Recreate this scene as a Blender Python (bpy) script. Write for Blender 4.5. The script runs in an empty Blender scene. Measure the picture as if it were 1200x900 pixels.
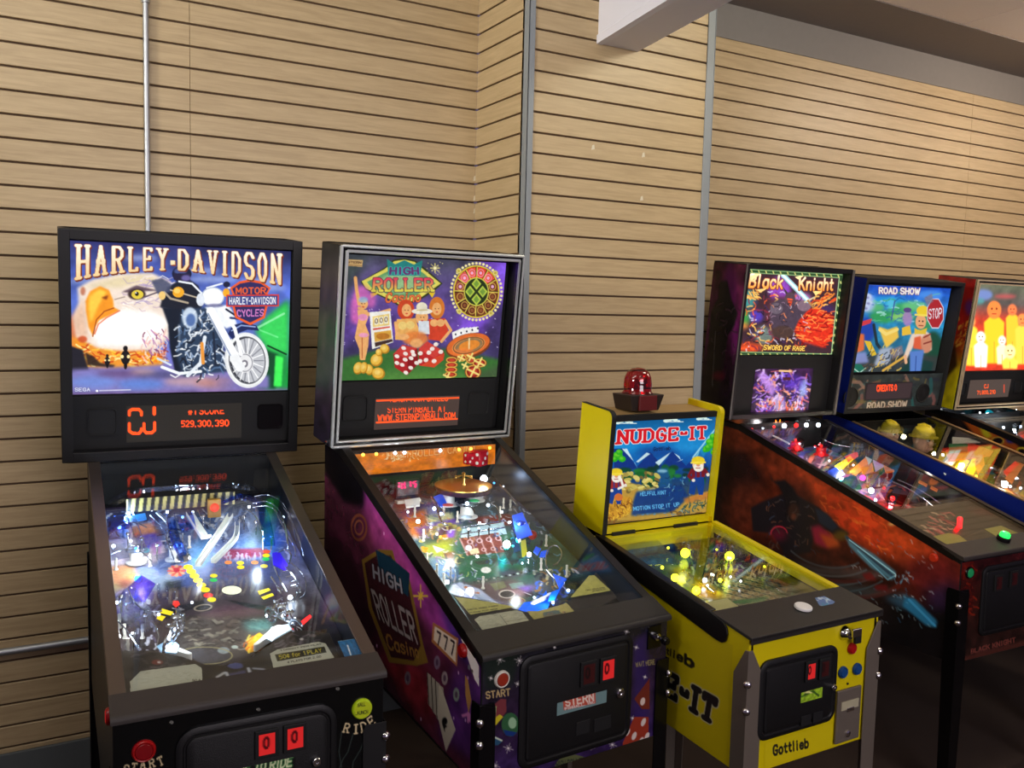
import bpy, bmesh, math, random
import numpy as np
from mathutils import Vector, Matrix

SC = bpy.context.scene
COL = SC.collection
rnd = random.Random(7)

# ------------------------------------------------------------------ camera
F_PX, YAW, PITCH, ROLL, CAM_H = 1039.135, 0.51509, 0.08623, 0.02395, 1.70563
CAM_P = np.array([0.0, 0.0, CAM_H])


def cam_axes():
    cy, sy = math.cos(YAW), math.sin(YAW)
    f = np.array([sy * math.cos(PITCH), cy * math.cos(PITCH), -math.sin(PITCH)])
    r = np.array([cy, -sy, 0.0])
    u = np.cross(r, f)
    c, s = math.cos(ROLL), math.sin(ROLL)
    return r * c + u * s, -r * s + u * c, f


CR, CU, CF = cam_axes()


def proj(P):
    d = np.asarray(P, float) - CAM_P
    z = d @ CF
    return (600 + F_PX * (d @ CR) / z, 450 - F_PX * (d @ CU) / z)


def hit(x, y, p0, n):
    d = CF * F_PX + CR * (x - 600) - CU * (y - 450)
    t = ((np.asarray(p0, float) - CAM_P) @ n) / (d @ n)
    return CAM_P + d * t


cam_data = bpy.data.cameras.new('camera')
cam_data.sensor_width = 36.0
cam_data.lens = F_PX * 36.0 / 1200.0
cam_data.clip_start = 0.05
cam = bpy.data.objects.new('camera', cam_data)
COL.objects.link(cam)
cam.matrix_world = Matrix(((CR[0], CU[0], -CF[0], 0), (CR[1], CU[1], -CF[1], 0),
                           (CR[2], CU[2], -CF[2], CAM_H), (0, 0, 0, 1)))
SC.camera = cam

# ------------------------------------------------------------------ materials
def s2l(c):
    c = np.asarray(c, float) / 255.0
    return np.where(c <= 0.04045, c / 12.92, ((c + 0.055) / 1.055) ** 2.4)


def new_mat(name):
    m = bpy.data.materials.new(name)
    m.use_nodes = True
    return m, m.node_tree, m.node_tree.nodes['Principled BSDF']


def mat(name, col, rough=0.5, metal=0.0, emit=0.0, ecol=None, trans=0.0, ior=1.45, noise=0.0, nscale=40, alpha=1.0, bump=0.0, coat=0.0):
    m, nt, b = new_mat(name)
    c = (*s2l(col), 1)
    b.inputs['Base Color'].default_value = c
    b.inputs['Roughness'].default_value = rough
    b.inputs['Metallic'].default_value = metal
    b.inputs['IOR'].default_value = ior
    b.inputs['Transmission Weight'].default_value = trans
    b.inputs['Alpha'].default_value = alpha
    b.inputs['Coat Weight'].default_value = coat
    if emit:
        b.inputs['Emission Color'].default_value = (*s2l(ecol or col), 1)
        b.inputs['Emission Strength'].default_value = emit
    if noise or bump:
        tc = nt.nodes.new('ShaderNodeTexCoord')
        n = nt.nodes.new('ShaderNodeTexNoise')
        n.inputs['Scale'].default_value = nscale
        n.inputs['Detail'].default_value = 4
        nt.links.new(tc.outputs['Object'], n.inputs['Vector'])
        if noise:
            mx = nt.nodes.new('ShaderNodeMix')
            mx.data_type = 'RGBA'
            mx.inputs[6].default_value = (*(s2l(col) * (1 - noise)), 1)
            mx.inputs[7].default_value = (*(s2l(col) * (1 + noise)), 1)
            nt.links.new(n.outputs['Fac'], mx.inputs[0])
            nt.links.new(mx.outputs[2], b.inputs['Base Color'])
        if bump:
            bp = nt.nodes.new('ShaderNodeBump')
            bp.inputs['Strength'].default_value = bump
            bp.inputs['Distance'].default_value = 0.002
            nt.links.new(n.outputs['Fac'], bp.inputs['Height'])
            nt.links.new(bp.outputs['Normal'], b.inputs['Normal'])
    return m


def art_mat(name, emit=0.0, rough=0.35, base=1.0):
    m, nt, b = new_mat(name)
    at = nt.nodes.new('ShaderNodeAttribute')
    at.attribute_name = 'Col'
    b.inputs['Roughness'].default_value = rough
    if emit:
        b.inputs['Base Color'].default_value = (0.01, 0.01, 0.01, 1)
        b.inputs['Specular IOR Level'].default_value = .12
        nt.links.new(at.outputs['Color'], b.inputs['Emission Color'])
        b.inputs['Emission Strength'].default_value = emit
    else:
        nt.links.new(at.outputs['Color'], b.inputs['Base Color'])
    return m


def glass_mat(name, tint=(255, 255, 255), gloss=0.0, ior=1.45, rough=0.0):
    """clear pane: fresnel mix of a see-through and a mirror lobe"""
    m = bpy.data.materials.new(name)
    m.use_nodes = True
    nt = m.node_tree
    nt.nodes.clear()
    out = nt.nodes.new('ShaderNodeOutputMaterial')
    tr = nt.nodes.new('ShaderNodeBsdfTransparent')
    tr.inputs['Color'].default_value = (*s2l(tint), 1)
    gl = nt.nodes.new('ShaderNodeBsdfGlossy')
    gl.inputs['Roughness'].default_value = rough
    fr = nt.nodes.new('ShaderNodeFresnel')
    ge = nt.nodes.new('ShaderNodeNewGeometry')          # the pane does not bend rays, so both faces mirror alike
    iv = nt.nodes.new('ShaderNodeMapRange')
    iv.inputs['To Min'].default_value = ior; iv.inputs['To Max'].default_value = 1 / ior
    nt.links.new(ge.outputs['Backfacing'], iv.inputs['Value']); nt.links.new(iv.outputs[0], fr.inputs['IOR'])
    mx = nt.nodes.new('ShaderNodeMixShader')
    fac = fr.outputs['Fac']
    if gloss:
        ad = nt.nodes.new('ShaderNodeMath')
        ad.operation = 'ADD'
        ad.inputs[1].default_value = gloss
        nt.links.new(fac, ad.inputs[0])
        fac = ad.outputs[0]
    nt.links.new(fac, mx.inputs[0])
    nt.links.new(tr.outputs[0], mx.inputs[1])
    nt.links.new(gl.outputs[0], mx.inputs[2])
    nt.links.new(mx.outputs[0], out.inputs[0])
    return m


M = {}
M['black'] = mat('black_paint', (13, 13, 14), .45, noise=.15, nscale=60)
M['blackgloss'] = mat('black_gloss', (10, 10, 12), .2)
M['blackmatte'] = mat('black_matte', (13, 13, 14), .7)
M['door'] = mat('coin_door_black', (10, 10, 11), .5, bump=.3, nscale=500)
M['bar'] = mat('powder_coated_bar', (52, 46, 43), .55, bump=.25, nscale=700)
M['bar_black'] = mat('black_textured_bar', (36, 33, 31), .5, bump=.25, nscale=700)
M['railbrown'] = mat('stainless_rail', (120, 110, 104), .35, metal=.9)
M['railblack'] = mat('black_rail', (18, 15, 14), .35)
M['chrome'] = mat('chrome', (225, 225, 228), .12, metal=1)
M['chrome_frame'] = mat('polished_frame', (226, 230, 228), .25, metal=.6)
M['mirror_blade'] = mat('mirror_blade', (74, 84, 100), .28, metal=.9)
M['steel'] = mat('brushed_steel', (132, 122, 110), .45, metal=.55)
M['wire'] = mat('ramp_wire', (215, 220, 230), .18, metal=1)
M['whiteplastic'] = mat('white_plastic', (235, 235, 230), .35)
M['rubber'] = mat('white_rubber', (225, 220, 205), .6)
M['red'] = mat('red_plastic', (170, 20, 22), .3)
M['redglow'] = mat('red_glow', (200, 20, 20), .3, emit=.35)
M['yellow'] = mat('yellow_paint', (214, 196, 0), .42, noise=.04, nscale=8)
M['blueplastic'] = mat('blue_plastic', (20, 60, 200), .25)
M['blueband'] = mat('blue_paint', (14, 34, 120), .35)
M['clear'] = glass_mat('clear_plastic', (235, 240, 250), .06)
M['clearblue'] = glass_mat('clear_blue_plastic', (150, 190, 255), .08)
M['clearviolet'] = glass_mat('clear_violet_plastic', (170, 150, 255), .08)
M['clearyellow'] = glass_mat('clear_yellow_plastic', (255, 245, 90), .08)
M['clearred'] = glass_mat('clear_red_plastic', (230, 40, 50), .08)
M['glass'] = glass_mat('playfield_glass', (246, 248, 248), 0, 1.4)
M['bulb'] = mat('lamp_white', (235, 242, 255), .3, emit=14)
M['bulbsoft'] = mat('lamp_soft_white', (225, 236, 255), .3, emit=4)
M['bulbblue'] = mat('lamp_blue', (60, 170, 255), .3, emit=4)
M['bulbyellow'] = mat('lamp_yellow', (240, 245, 40), .3, emit=7)
M['bulbred'] = mat('lamp_red', (255, 30, 30), .3, emit=4)
M['bulborange'] = mat('lamp_orange', (255, 120, 20), .3, emit=4)
M['bulbgreen'] = mat('lamp_green', (40, 230, 90), .3, emit=1.6)
M['wood'] = mat('varnished_wood', (150, 110, 60), .4)
M['art_e'] = art_mat('backlit_print', 1.0, .25)
M['art_e2'] = art_mat('lit_display', 1.3, .3)
M['art_e3'] = art_mat('dim_lit_window', .7, .3)
M['art_m'] = art_mat('matte_print', 0, .45)
M['art_g'] = art_mat('gloss_print', 0, .22)

# ------------------------------------------------------------------ mesh builder
class MB:
    def __init__(s):
        s.v = []; s.f = []; s.mi = []; s.m = 0

    def add(s, vs, fs):
        o = len(s.v)
        s.v += [tuple(map(float, p)) for p in vs]
        for f in fs:
            s.f.append([i + o for i in f]); s.mi.append(s.m)

    def hexa(s, c):
        """8 corners: 4 of one face then the 4 opposite"""
        s.add(c, [(0, 1, 2, 3), (7, 6, 5, 4), (0, 4, 5, 1), (1, 5, 6, 2), (2, 6, 7, 3), (3, 7, 4, 0)])

    def box(s, a, b, T=None):
        (x0, y0, z0), (x1, y1, z1) = a, b
        c = [(x0, y0, z0), (x1, y0, z0), (x1, y1, z0), (x0, y1, z0), (x0, y0, z1), (x1, y0, z1), (x1, y1, z1), (x0, y1, z1)]
        if T: c = [T(*p) for p in c]
        s.hexa(c)

    def prism(s, poly, a, b):
        """poly: list of points given to fn a(p) and b(p) for the two end faces"""
        n = len(poly)
        s.add([a(p) for p in poly] + [b(p) for p in poly],
              [tuple(range(n))[::-1], tuple(range(n, 2 * n))] + [(i, (i + 1) % n, n + (i + 1) % n, n + i) for i in range(n)])

    def tube(s, pts, r, n=8, closed=False, cap=True):
        P = [Vector(p) for p in pts]
        k = len(P)
        rings = []
        up = Vector((0, 0, 1))
        for i in range(k):
            if closed: d = P[(i + 1) % k] - P[i - 1]
            else: d = P[min(i + 1, k - 1)] - P[max(i - 1, 0)]
            d.normalize()
            a = d.cross(up)
            if a.length < 1e-3: a = d.cross(Vector((1, 0, 0)))
            a.normalize(); b = d.cross(a)
            rr = r[i] if isinstance(r, (list, tuple)) else r
            rings.append([P[i] + a * (rr * math.cos(t)) + b * (rr * math.sin(t)) for t in [2 * math.pi * j / n for j in range(n)]])
        vs = [p for q in rings for p in q]
        fs = []
        m = k if closed else k - 1
        for i in range(m):
            i2 = (i + 1) % k
            for j in range(n):
                fs.append((i * n + j, i * n + (j + 1) % n, i2 * n + (j + 1) % n, i2 * n + j))
        if not closed and cap:
            fs.append(tuple(range(n))); fs.append(tuple(range((k - 1) * n, k * n))[::-1])
        s.add(vs, fs)

    def lathe(s, prof, c, axis=(0, 0, 1), n=24):
        """prof: (radius, height) pairs along axis from c"""
        ax = Vector(axis).normalized(); c = Vector(c)
        a = ax.cross(Vector((0, 1, 0)))
        if a.length < 1e-3: a = ax.cross(Vector((1, 0, 0)))
        a.normalize(); b = ax.cross(a)
        vs = []; fs = []
        for r, h in prof:
            for j in range(n):
                t = 2 * math.pi * j / n
                vs.append(c + ax * h + a * (r * math.cos(t)) + b * (r * math.sin(t)))
        k = len(prof)
        for i in range(k - 1):
            for j in range(n):
                fs.append((i * n + j, i * n + (j + 1) % n, (i + 1) * n + (j + 1) % n, (i + 1) * n + j))
        fs.append(tuple(range(n))[::-1]); fs.append(tuple(range((k - 1) * n, k * n)))
        s.add(vs, fs)

    def ball(s, c, r, n=12, sq=(1, 1, 1)):
        vs = []; fs = []
        m = n // 2
        for i in range(m + 1):
            ph = math.pi * i / m
            for j in range(n):
                t = 2 * math.pi * j / n
                vs.append((c[0] + r * sq[0] * math.sin(ph) * math.cos(t), c[1] + r * sq[1] * math.sin(ph) * math.sin(t), c[2] + r * sq[2] * math.cos(ph)))
        for i in range(m):
            for j in range(n):
                fs.append((i * n + j, (i + 1) * n + j, (i + 1) * n + (j + 1) % n, i * n + (j + 1) % n))
        s.add(vs, fs)

    def build(s, name, mats, parent=None, smooth=None, bevel=0, label=None):
        me = bpy.data.meshes.new(name)
        me.from_pydata(s.v, [], s.f)
        if not isinstance(mats, (list, tuple)): mats = [mats]
        for m in mats: me.materials.append(M[m] if isinstance(m, str) else m)
        if len(mats) > 1: me.polygons.foreach_set('material_index', s.mi)
        bm = bmesh.new(); bm.from_mesh(me)
        bmesh.ops.remove_doubles(bm, verts=bm.verts, dist=1e-6)
        bmesh.ops.recalc_face_normals(bm, faces=bm.faces)
        bm.to_mesh(me); bm.free()
        if smooth:
            me.polygons.foreach_set('use_smooth', [True] * len(me.polygons))
            me.set_sharp_from_angle(angle=math.radians(smooth))
        me.update()
        o = bpy.data.objects.new(name, me)
        COL.objects.link(o)
        if parent: o.parent = parent
        if bevel:
            b = o.modifiers.new('bevel', 'BEVEL')
            b.width = bevel; b.segments = 2; b.limit_method = 'ANGLE'
            b.harden_normals = False
        if label: o['label'] = label
        return o


def empty(name, loc, rz=0):
    o = bpy.data.objects.new(name, None)
    COL.objects.link(o)
    o.location = loc; o.rotation_euler = (0, 0, rz)
    o.empty_display_size = .1
    return o


def tag(o, label=None, cat=None, group=None, kind=None):
    if label: o['label'] = label
    if cat: o['category'] = cat
    if group: o['group'] = group
    if kind: o['kind'] = kind
    return o


# ------------------------------------------------------------------ painter: prints are painted onto a fine coloured mesh
def homog(src, dst):
    A = []; b = []
    for (x, y), (u, v) in zip(src, dst):
        A.append([x, y, 1, 0, 0, 0, -u * x, -u * y]); b.append(u)
        A.append([0, 0, 0, x, y, 1, -v * x, -v * y]); b.append(v)
    h = np.linalg.solve(np.array(A, float), np.array(b, float))
    return np.append(h, 1).reshape(3, 3)


def hmap(H, x, y):
    x = np.asarray(x, float); y = np.asarray(y, float)
    w = H[2, 0] * x + H[2, 1] * y + H[2, 2]
    return (H[0, 0] * x + H[0, 1] * y + H[0, 2]) / w, (H[1, 0] * x + H[1, 1] * y + H[1, 2]) / w


def vnoise(h, w, cell, rs, oct=3):
    out = np.zeros((h, w)); amp = 1; tot = 0
    for o in range(oct):
        gh, gw = max(2, int(h / cell) + 2), max(2, int(w / cell) + 2)
        g = rs.rand(gh, gw)
        yy = np.linspace(0, gh - 1.001, h); xx = np.linspace(0, gw - 1.001, w)
        y0 = yy.astype(int); x0 = xx.astype(int)
        fy = (yy - y0)[:, None]; fx = (xx - x0)[None]
        fy = fy * fy * (3 - 2 * fy); fx = fx * fx * (3 - 2 * fx)
        a = g[y0][:, x0]; b = g[y0][:, x0 + 1]; c = g[y0 + 1][:, x0]; d = g[y0 + 1][:, x0 + 1]
        out += amp * ((a * (1 - fx) + b * fx) * (1 - fy) + (c * (1 - fx) + d * fx) * fy)
        tot += amp; amp *= .5; cell = max(1.5, cell / 2)
    return out / tot


def bblur(m, r):
    r = int(r)
    if r < 1: return m
    for _ in range(2):
        for ax in (0, 1):
            p = np.pad(m, [(r + 1, r) if i == ax else (0, 0) for i in (0, 1)], mode='edge')
            c = np.cumsum(p, axis=ax)
            m = (np.take(c, range(2 * r + 1, c.shape[ax]), ax) - np.take(c, range(0, c.shape[ax] - 2 * r - 1), ax)) / (2 * r + 1)
    return m


GL = {'A': '0 0 3 10 6 0;1 4 5 4', 'B': '0 0 0 10 4 10 5.5 8.5 5.5 6.5 4 5 0 5;4 5 6 3.5 6 1.5 4.5 0 0 0', 'C': '6 8 5 10 2 10 0 7.5 0 2.5 2 0 5 0 6 2',
      'D': '0 0 0 10 3.5 10 6 7.5 6 2.5 3.5 0 0 0', 'E': '6 10 0 10 0 0 6 0;0 5 4.5 5', 'F': '6 10 0 10 0 0;0 5 4.5 5', 'G': '6 8 5 10 2 10 0 7.5 0 2.5 2 0 5 0 6 2 6 4.5 3.5 4.5',
      'H': '0 0 0 10;6 0 6 10;0 5 6 5', 'I': '1.5 0 1.5 10', 'J': '5 10 5 2 3.5 0 1.5 0 0 2', 'K': '0 0 0 10;6 10 0 4;2 6 6 0', 'L': '0 10 0 0 5.5 0', 'M': '0 0 0 10 3.5 3 7 10 7 0',
      'N': '0 0 0 10 6 0 6 10', 'O': '2 0 0 2.5 0 7.5 2 10 4 10 6 7.5 6 2.5 4 0 2 0', 'P': '0 0 0 10 4 10 6 8.5 6 6 4 4.5 0 4.5', 'Q': '2 0 0 2.5 0 7.5 2 10 4 10 6 7.5 6 2.5 4 0 2 0;3.5 3 6.5 -1',
      'R': '0 0 0 10 4 10 6 8.5 6 6.3 4 5 0 5;3 5 6 0', 'S': '6 8.3 4.5 10 1.5 10 0 8.5 0 6.5 1.5 5.2 4.5 4.8 6 3.5 6 1.5 4.5 0 1.5 0 0 1.7', 'T': '0 10 6 10;3 10 3 0',
      'U': '0 10 0 2.5 1.8 0 4.2 0 6 2.5 6 10', 'V': '0 10 3 0 6 10', 'W': '0 10 2 0 4 8 6 0 8 10', 'X': '0 0 6 10;0 10 6 0', 'Y': '0 10 3 5 6 10;3 5 3 0', 'Z': '0 10 6 10 0 0 6 0',
      '0': '2 0 0 2.5 0 7.5 2 10 4 10 6 7.5 6 2.5 4 0 2 0', '1': '1 8 3 10 3 0', '2': '0 8 1.5 10 4.5 10 6 8 6 6.5 0 0 6 0', '3': '0 9 1.5 10 4.5 10 6 8.5 6 6.5 4 5 6 3.5 6 1.5 4.5 0 1.5 0 0 1',
      '4': '4.5 0 4.5 10 0 3.5 6 3.5', '6': '5.5 9 4 10 2 10 0 7 0 2 2 0 4 0 6 2 6 4 4 5.8 2 5.8 0 4', '5': '6 10 0 10 0 5.5 4 6 6 4 6 2 4 0 0 0', '7': '0 10 6 10 2.5 0', '8': '2 5 0 6.5 0 8.5 2 10 4 10 6 8.5 6 6.5 4 5 2 5 0 3.5 0 1.5 2 0 4 0 6 1.5 6 3.5 4 5', '9': '6 6 4 4.5 2 4.5 0 6 0 8.5 2 10 4 10 6 8.5 6 2 4 0 1 0',
      '-': '0 4.7 3.5 4.7', '.': '1 .3 1 .8', ',': '1 .5 .5 -1', '!': '1.5 10 1.5 3;1.5 .5 1.5 .8', "'": '1 10 1 8', '#': '1 0 2 10;4 0 5 10;0 3.5 6 3.5;0 6.5 6 6.5', ':': '1 2 1 2.5;1 6 1 6.5',
      'a': '5.2 6.5 5.2 0;5.2 4.5 4 6.5 1.5 6.5 0 4.5 0 2 1.5 0 4 0 5.2 2', 'c': '5 5 4 6.5 1.5 6.5 0 4.5 0 2 1.5 0 4 0 5 1.5', 'o': '1.5 0 0 2 0 4.5 1.5 6.5 4 6.5 5.5 4.5 5.5 2 4 0 1.5 0', 't': '1.5 9.5 1.5 1.5 3 0 4 .3;0 6.5 3.8 6.5', 'l': '1 10 1 0', 'i': '1 6.5 1 0;1 9 1 9.5',
      'e': '0 3.4 5.5 3.4 5.2 5.3 4 6.5 1.5 6.5 0 4.5 0 2 1.5 0 4 0 5.3 1.2', 'b': '0 10 0 0;0 2 1.5 0 4 0 5.5 2 5.5 4.5 4 6.5 1.5 6.5 0 4.5', 'f': '4 9.5 2.8 10 1.5 9 1.5 0;0 6.5 3.6 6.5', 'r': '0 6.5 0 0;0 4.5 1.5 6.3 3.5 6.3',
      'k': '0 10 0 0;4.5 6.5 0 3;1.6 4.2 5 0', 'g': '5.2 6.5 5.2 -1.5 4 -3 1.5 -3 .3 -2;5.2 4.5 4 6.5 1.5 6.5 0 4.5 0 2.2 1.5 .4 4 .4 5.2 2', 'h': '0 10 0 0;0 4.5 1.8 6.5 4 6.5 5 5 5 0', '$': '5 6.5 4 8 1.5 8 0 6 0 3.5 1.5 1.5 4 1.5 5 3;2.7 0 2.7 9.5', 's': '5 5.5 4 6.5 1.3 6.5 0 5 1.3 3.6 4 3 5.2 1.6 4 0 1.2 0 0 1', 'n': '0 6.5 0 0;0 4.5 1.8 6.5 4 6.5 5 5 5 0', 'w': '0 6.5 1.5 0 3 5.5 4.5 0 6 6.5'}
GL = {k: [np.array(list(map(float, q.split()))).reshape(-1, 2) / 10 for q in v.split(';')] for k, v in GL.items()}


class Art:
    def __init__(s, corners, w, h, bg=(0, 0, 0), to_world=None, seed=1):
        """corners: local points TL,TR,BR,BL of a flat sheet"""
        s.c = [Vector(c) for c in corners]
        s.w, s.h = w, h
        s.A = np.empty((h, w, 3)); s.A[:] = bg
        q = [proj(to_world(c)) if to_world else proj(c) for c in corners]
        s.H = homog(q, [(0, 0), (w, 0), (w, h), (0, h)])
        s.q = q
        s.o = (0, 0, 1.0)
        s.rs = np.random.RandomState(seed)

    def view(s, x0, y0, k):
        s.o = (x0, y0, k); return s

    def T(s, pts):
        p = np.asarray(pts, float).reshape(-1, 2)
        x, y = hmap(s.H, s.o[0] + p[:, 0] / s.o[2], s.o[1] + p[:, 1] / s.o[2])
        return np.stack([x, y], 1)

    def sc(s, p):
        a = s.T([p, (p[0] + 1, p[1]), (p[0], p[1] + 1)])
        return math.sqrt(max(1e-9, np.hypot(*(a[1] - a[0])) * np.hypot(*(a[2] - a[0]))))

    def bb(s, p, m=0):
        x0 = max(0, int(np.floor(p[:, 0].min() - m))); x1 = min(s.w, int(np.ceil(p[:, 0].max() + m)) + 1)
        y0 = max(0, int(np.floor(p[:, 1].min() - m))); y1 = min(s.h, int(np.ceil(p[:, 1].max() + m)) + 1)
        return x0, x1, y0, y1

    def put(s, x0, y0, mask, c, a):
        h, w = mask.shape
        R = s.A[y0:y0 + h, x0:x0 + w]
        m = (mask * a)[..., None]
        R[:] = R * (1 - m) + np.asarray(c, float) * m

    def mask(s, p, soft=0):
        x0, x1, y0, y1 = s.bb(p, 2 * soft + 1)
        if x1 <= x0 or y1 <= y0: return None
        ss = 2
        X = (np.arange((x1 - x0) * ss) + .5) / ss + x0; Y = (np.arange((y1 - y0) * ss) + .5) / ss + y0
        X, Y = np.meshgrid(X, Y)
        ins = np.zeros(X.shape, bool)
        n = len(p)
        for i in range(n):
            xa, ya = p[i]; xb, yb = p[(i + 1) % n]
            if ya == yb: continue
            ins ^= ((ya > Y) != (yb > Y)) & (X < (xb - xa) * (Y - ya) / (yb - ya) + xa)
        m = ins.reshape(y1 - y0, ss, x1 - x0, ss).mean((1, 3))
        if soft: m = bblur(m, soft)
        return x0, y0, m

    def poly(s, pts, c, a=1., soft=0):
        """soft in view units"""
        p = s.T(pts)
        r = soft * s.sc(np.mean(np.asarray(pts, float).reshape(-1, 2), 0)) if soft else 0
        k = s.mask(p, int(round(r)))
        if k: s.put(k[0], k[1], k[2], c, a)
        return s

    def ell(s, cx, cy, rx, ry, c, a=1., soft=0, rot=0, n=28, lo=0, hi=360):
        t = np.radians(np.linspace(lo, hi, n, endpoint=(hi - lo) % 360 != 0)); r = math.radians(rot)
        x = rx * np.cos(t); y = ry * np.sin(t)
        return s.poly(np.stack([cx + x * math.cos(r) - y * math.sin(r), cy + x * math.sin(r) + y * math.cos(r)], 1), c, a, soft)

    def ring(s, cx, cy, rx, ry, wd, c, a=1., rot=0, lo=0, hi=360):
        t = np.radians(np.linspace(lo, hi, 40)); r = math.radians(rot)
        x = rx * np.cos(t); y = ry * np.sin(t)
        return s.line(np.stack([cx + x * math.cos(r) - y * math.sin(r), cy + x * math.sin(r) + y * math.cos(r)], 1), wd, c, a)

    def line(s, pts, wd, c, a=1.):
        pts = np.asarray(pts, float).reshape(-1, 2)
        p = s.T(pts)
        hw = max(.35, wd * s.sc(pts.mean(0)) / 2)
        x0, x1, y0, y1 = s.bb(p, hw + 1)
        if x1 <= x0 or y1 <= y0: return s
        X, Y = np.meshgrid(np.arange(x0, x1) + .5, np.arange(y0, y1) + .5)
        D = np.full(X.shape, 1e9)
        for i in range(len(p) - 1):
            D = np.minimum(D, segd(X, Y, p[i], p[i + 1]))
        s.put(x0, y0, np.clip(hw - np.sqrt(D) + .5, 0, 1), c, a)
        return s

    def grad(s, stops, ax=1, a=1.):
        n = s.h if ax else s.w
        t = np.linspace(0, 1, n)
        c = np.stack([np.interp(t, [q[0] for q in stops], [q[1][i] for q in stops]) for i in range(3)], 1)
        c = c[:, None] if ax else c[None]
        s.A = s.A * (1 - a) + c * a
        return s

    def mottle(s, amp, cell, col=None, a=1.):
        n = vnoise(s.h, s.w, cell, s.rs) - .5
        if col is None: s.A = np.clip(s.A * (1 + 2 * amp * n[..., None]), 0, 255)
        else:
            m = np.clip(n * 4, 0, 1)[..., None] * a
            s.A = s.A * (1 - m) + np.asarray(col, float) * m
        return s

    def spray(s, n, box, cols, ln=(4, 14), wd=(1, 3), ang=None, a=.8):
        x0, y0, x1, y1 = box
        for _ in range(n):
            x = s.rs.uniform(x0, x1); y = s.rs.uniform(y0, y1)
            t = s.rs.uniform(0, math.pi) if ang is None else math.radians(s.rs.uniform(*ang))
            l = s.rs.uniform(*ln)
            k = s.rs.uniform(-.3, .3) * l
            s.line([(x, y), (x + l * .5 * math.cos(t) - k * math.sin(t), y + l * .5 * math.sin(t) + k * math.cos(t)), (x + l * math.cos(t), y + l * math.sin(t))],
                   s.rs.uniform(*wd), cols[s.rs.randint(len(cols))], a)
        return s

    def text(s, st, quad, c, wt=.1, wy=None, serif=0., out=None, warp=None, gap=.28, prefix='', a=1., slant=0.):
        """quad TL,TR,BR,BL (view units) is filled by st at cap height; prefix runs on to its left"""
        wy = wy or wt
        segs = []
        def lay(txt, x):
            for ch in txt:
                if ch == ' ': x += .45; continue
                g = GL[ch]
                wdt = max(q[:, 0].max() for q in g)
                for q in g:
                    for i in range(len(q) - 1): segs.append((q[i][0] + x, q[i][1], q[i + 1][0] + x, q[i + 1][1]))
                    if serif:
                        for e, nb in ((q[0], q[1]), (q[-1], q[-2])):
                            if (e[1] < .05 or e[1] > .95) and abs(nb[1] - e[1]) > .2:
                                segs.append((e[0] + x - serif, e[1], e[0] + x + serif, e[1]))
                            elif abs(nb[1] - e[1]) < .05 and abs(nb[0] - e[0]) > .2:
                                dy = serif * (-1 if e[1] > .7 else 1)
                                segs.append((e[0] + x, e[1], e[0] + x, e[1] + dy))
                x += max(wdt, .3) + gap
            return x - gap
        W = lay(st, 0)
        if prefix:
            tmp = segs; segs = []
            n = lay(prefix, 0) + gap
            segs = tmp + [(p[0] - n, p[1], p[2] - n, p[3]) for p in segs]
        xm = min(min(q[0], q[2]) for q in segs)
        if serif or wt > .13:
            pad = wt * .8 + serif * .6
        else: pad = wt * .5
        W0 = -pad; W1 = W + pad
        p = s.T(quad)
        Hq = homog(p, [(W0, 1 + wy * .5), (W1, 1 + wy * .5), (W1, -wy * .5), (W0, -wy * .5)])
        Hi = np.linalg.inv(Hq)
        ex = .35 if warp else .12
        cx, cy = hmap(Hi, [xm - pad - .3, W1 + .3, W1 + .3, xm - pad - .3], [1 + ex + wy, 1 + ex + wy, -ex - wy, -ex - wy])
        x0, x1, y0, y1 = s.bb(np.stack([cx, cy], 1), 2)
        if x1 <= x0 or y1 <= y0: return s
        X, Y = np.meshgrid(np.arange(x0, x1) + .5, np.arange(y0, y1) + .5)
        U, V = hmap(Hq, X, Y)
        if warp: U, V = warp(U / W, V); U = U * W
        if slant: U = U - slant * V
        ppu = np.hypot(*(p[3] - p[0]))
        k = wt / wy
        D = np.full(U.shape, 1e9)
        for q in segs:
            D = np.minimum(D, segd(U, V * k, (q[0], q[1] * k), (q[2], q[3] * k)))
        D = np.sqrt(D)
        if out:
            oc, ow = out
            s.put(x0, y0, np.clip((wt / 2 + ow - D) * ppu + .5, 0, 1), oc, a)
        m = np.clip((wt / 2 - D) * ppu + .5, 0, 1)
        if isinstance(c[0], (tuple, list)):
            t = np.clip(V, 0, 1)[..., None]
            c = np.asarray(c[0], float) * t + np.asarray(c[1], float) * (1 - t)
        s.put(x0, y0, m, c, a)
        return s

    def build(s, name, material, parent=None, gain=1.0, label=None, holes=None, keep=None):
        w, h = s.w, s.h
        col = s2l(np.clip(s.A, 0, 255)) * gain
        nx, ny = w, h
        TL, TR, BR, BL = [np.array(c) for c in s.c]
        u = ((np.arange(nx)) / (nx - 1))[None, :, None]; v = (np.arange(ny) / (ny - 1))[:, None, None]
        P = (TL * (1 - u) + TR * u) * (1 - v) + (BL * (1 - u) + BR * u) * v
        idx = np.arange(nx * ny).reshape(ny, nx)
        F = np.stack([idx[:-1, :-1], idx[1:, :-1], idx[1:, 1:], idx[:-1, 1:]], -1)
        if keep is not None:
            p = s.T(keep)
            k = s.mask(p)
            mm = np.zeros((h, w)); mm[k[1]:k[1] + k[2].shape[0], k[0]:k[0] + k[2].shape[1]] = k[2]
            F = F[mm[:-1, :-1] > .5]
        F = F.reshape(-1, 4)
        me = bpy.data.meshes.new(name)
        me.vertices.add(nx * ny); me.vertices.foreach_set('co', P.astype(np.float32).ravel())
        nf = len(F)
        me.loops.add(nf * 4); me.loops.foreach_set('vertex_index', F.astype(np.int32).ravel())
        me.polygons.add(nf)
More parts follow.
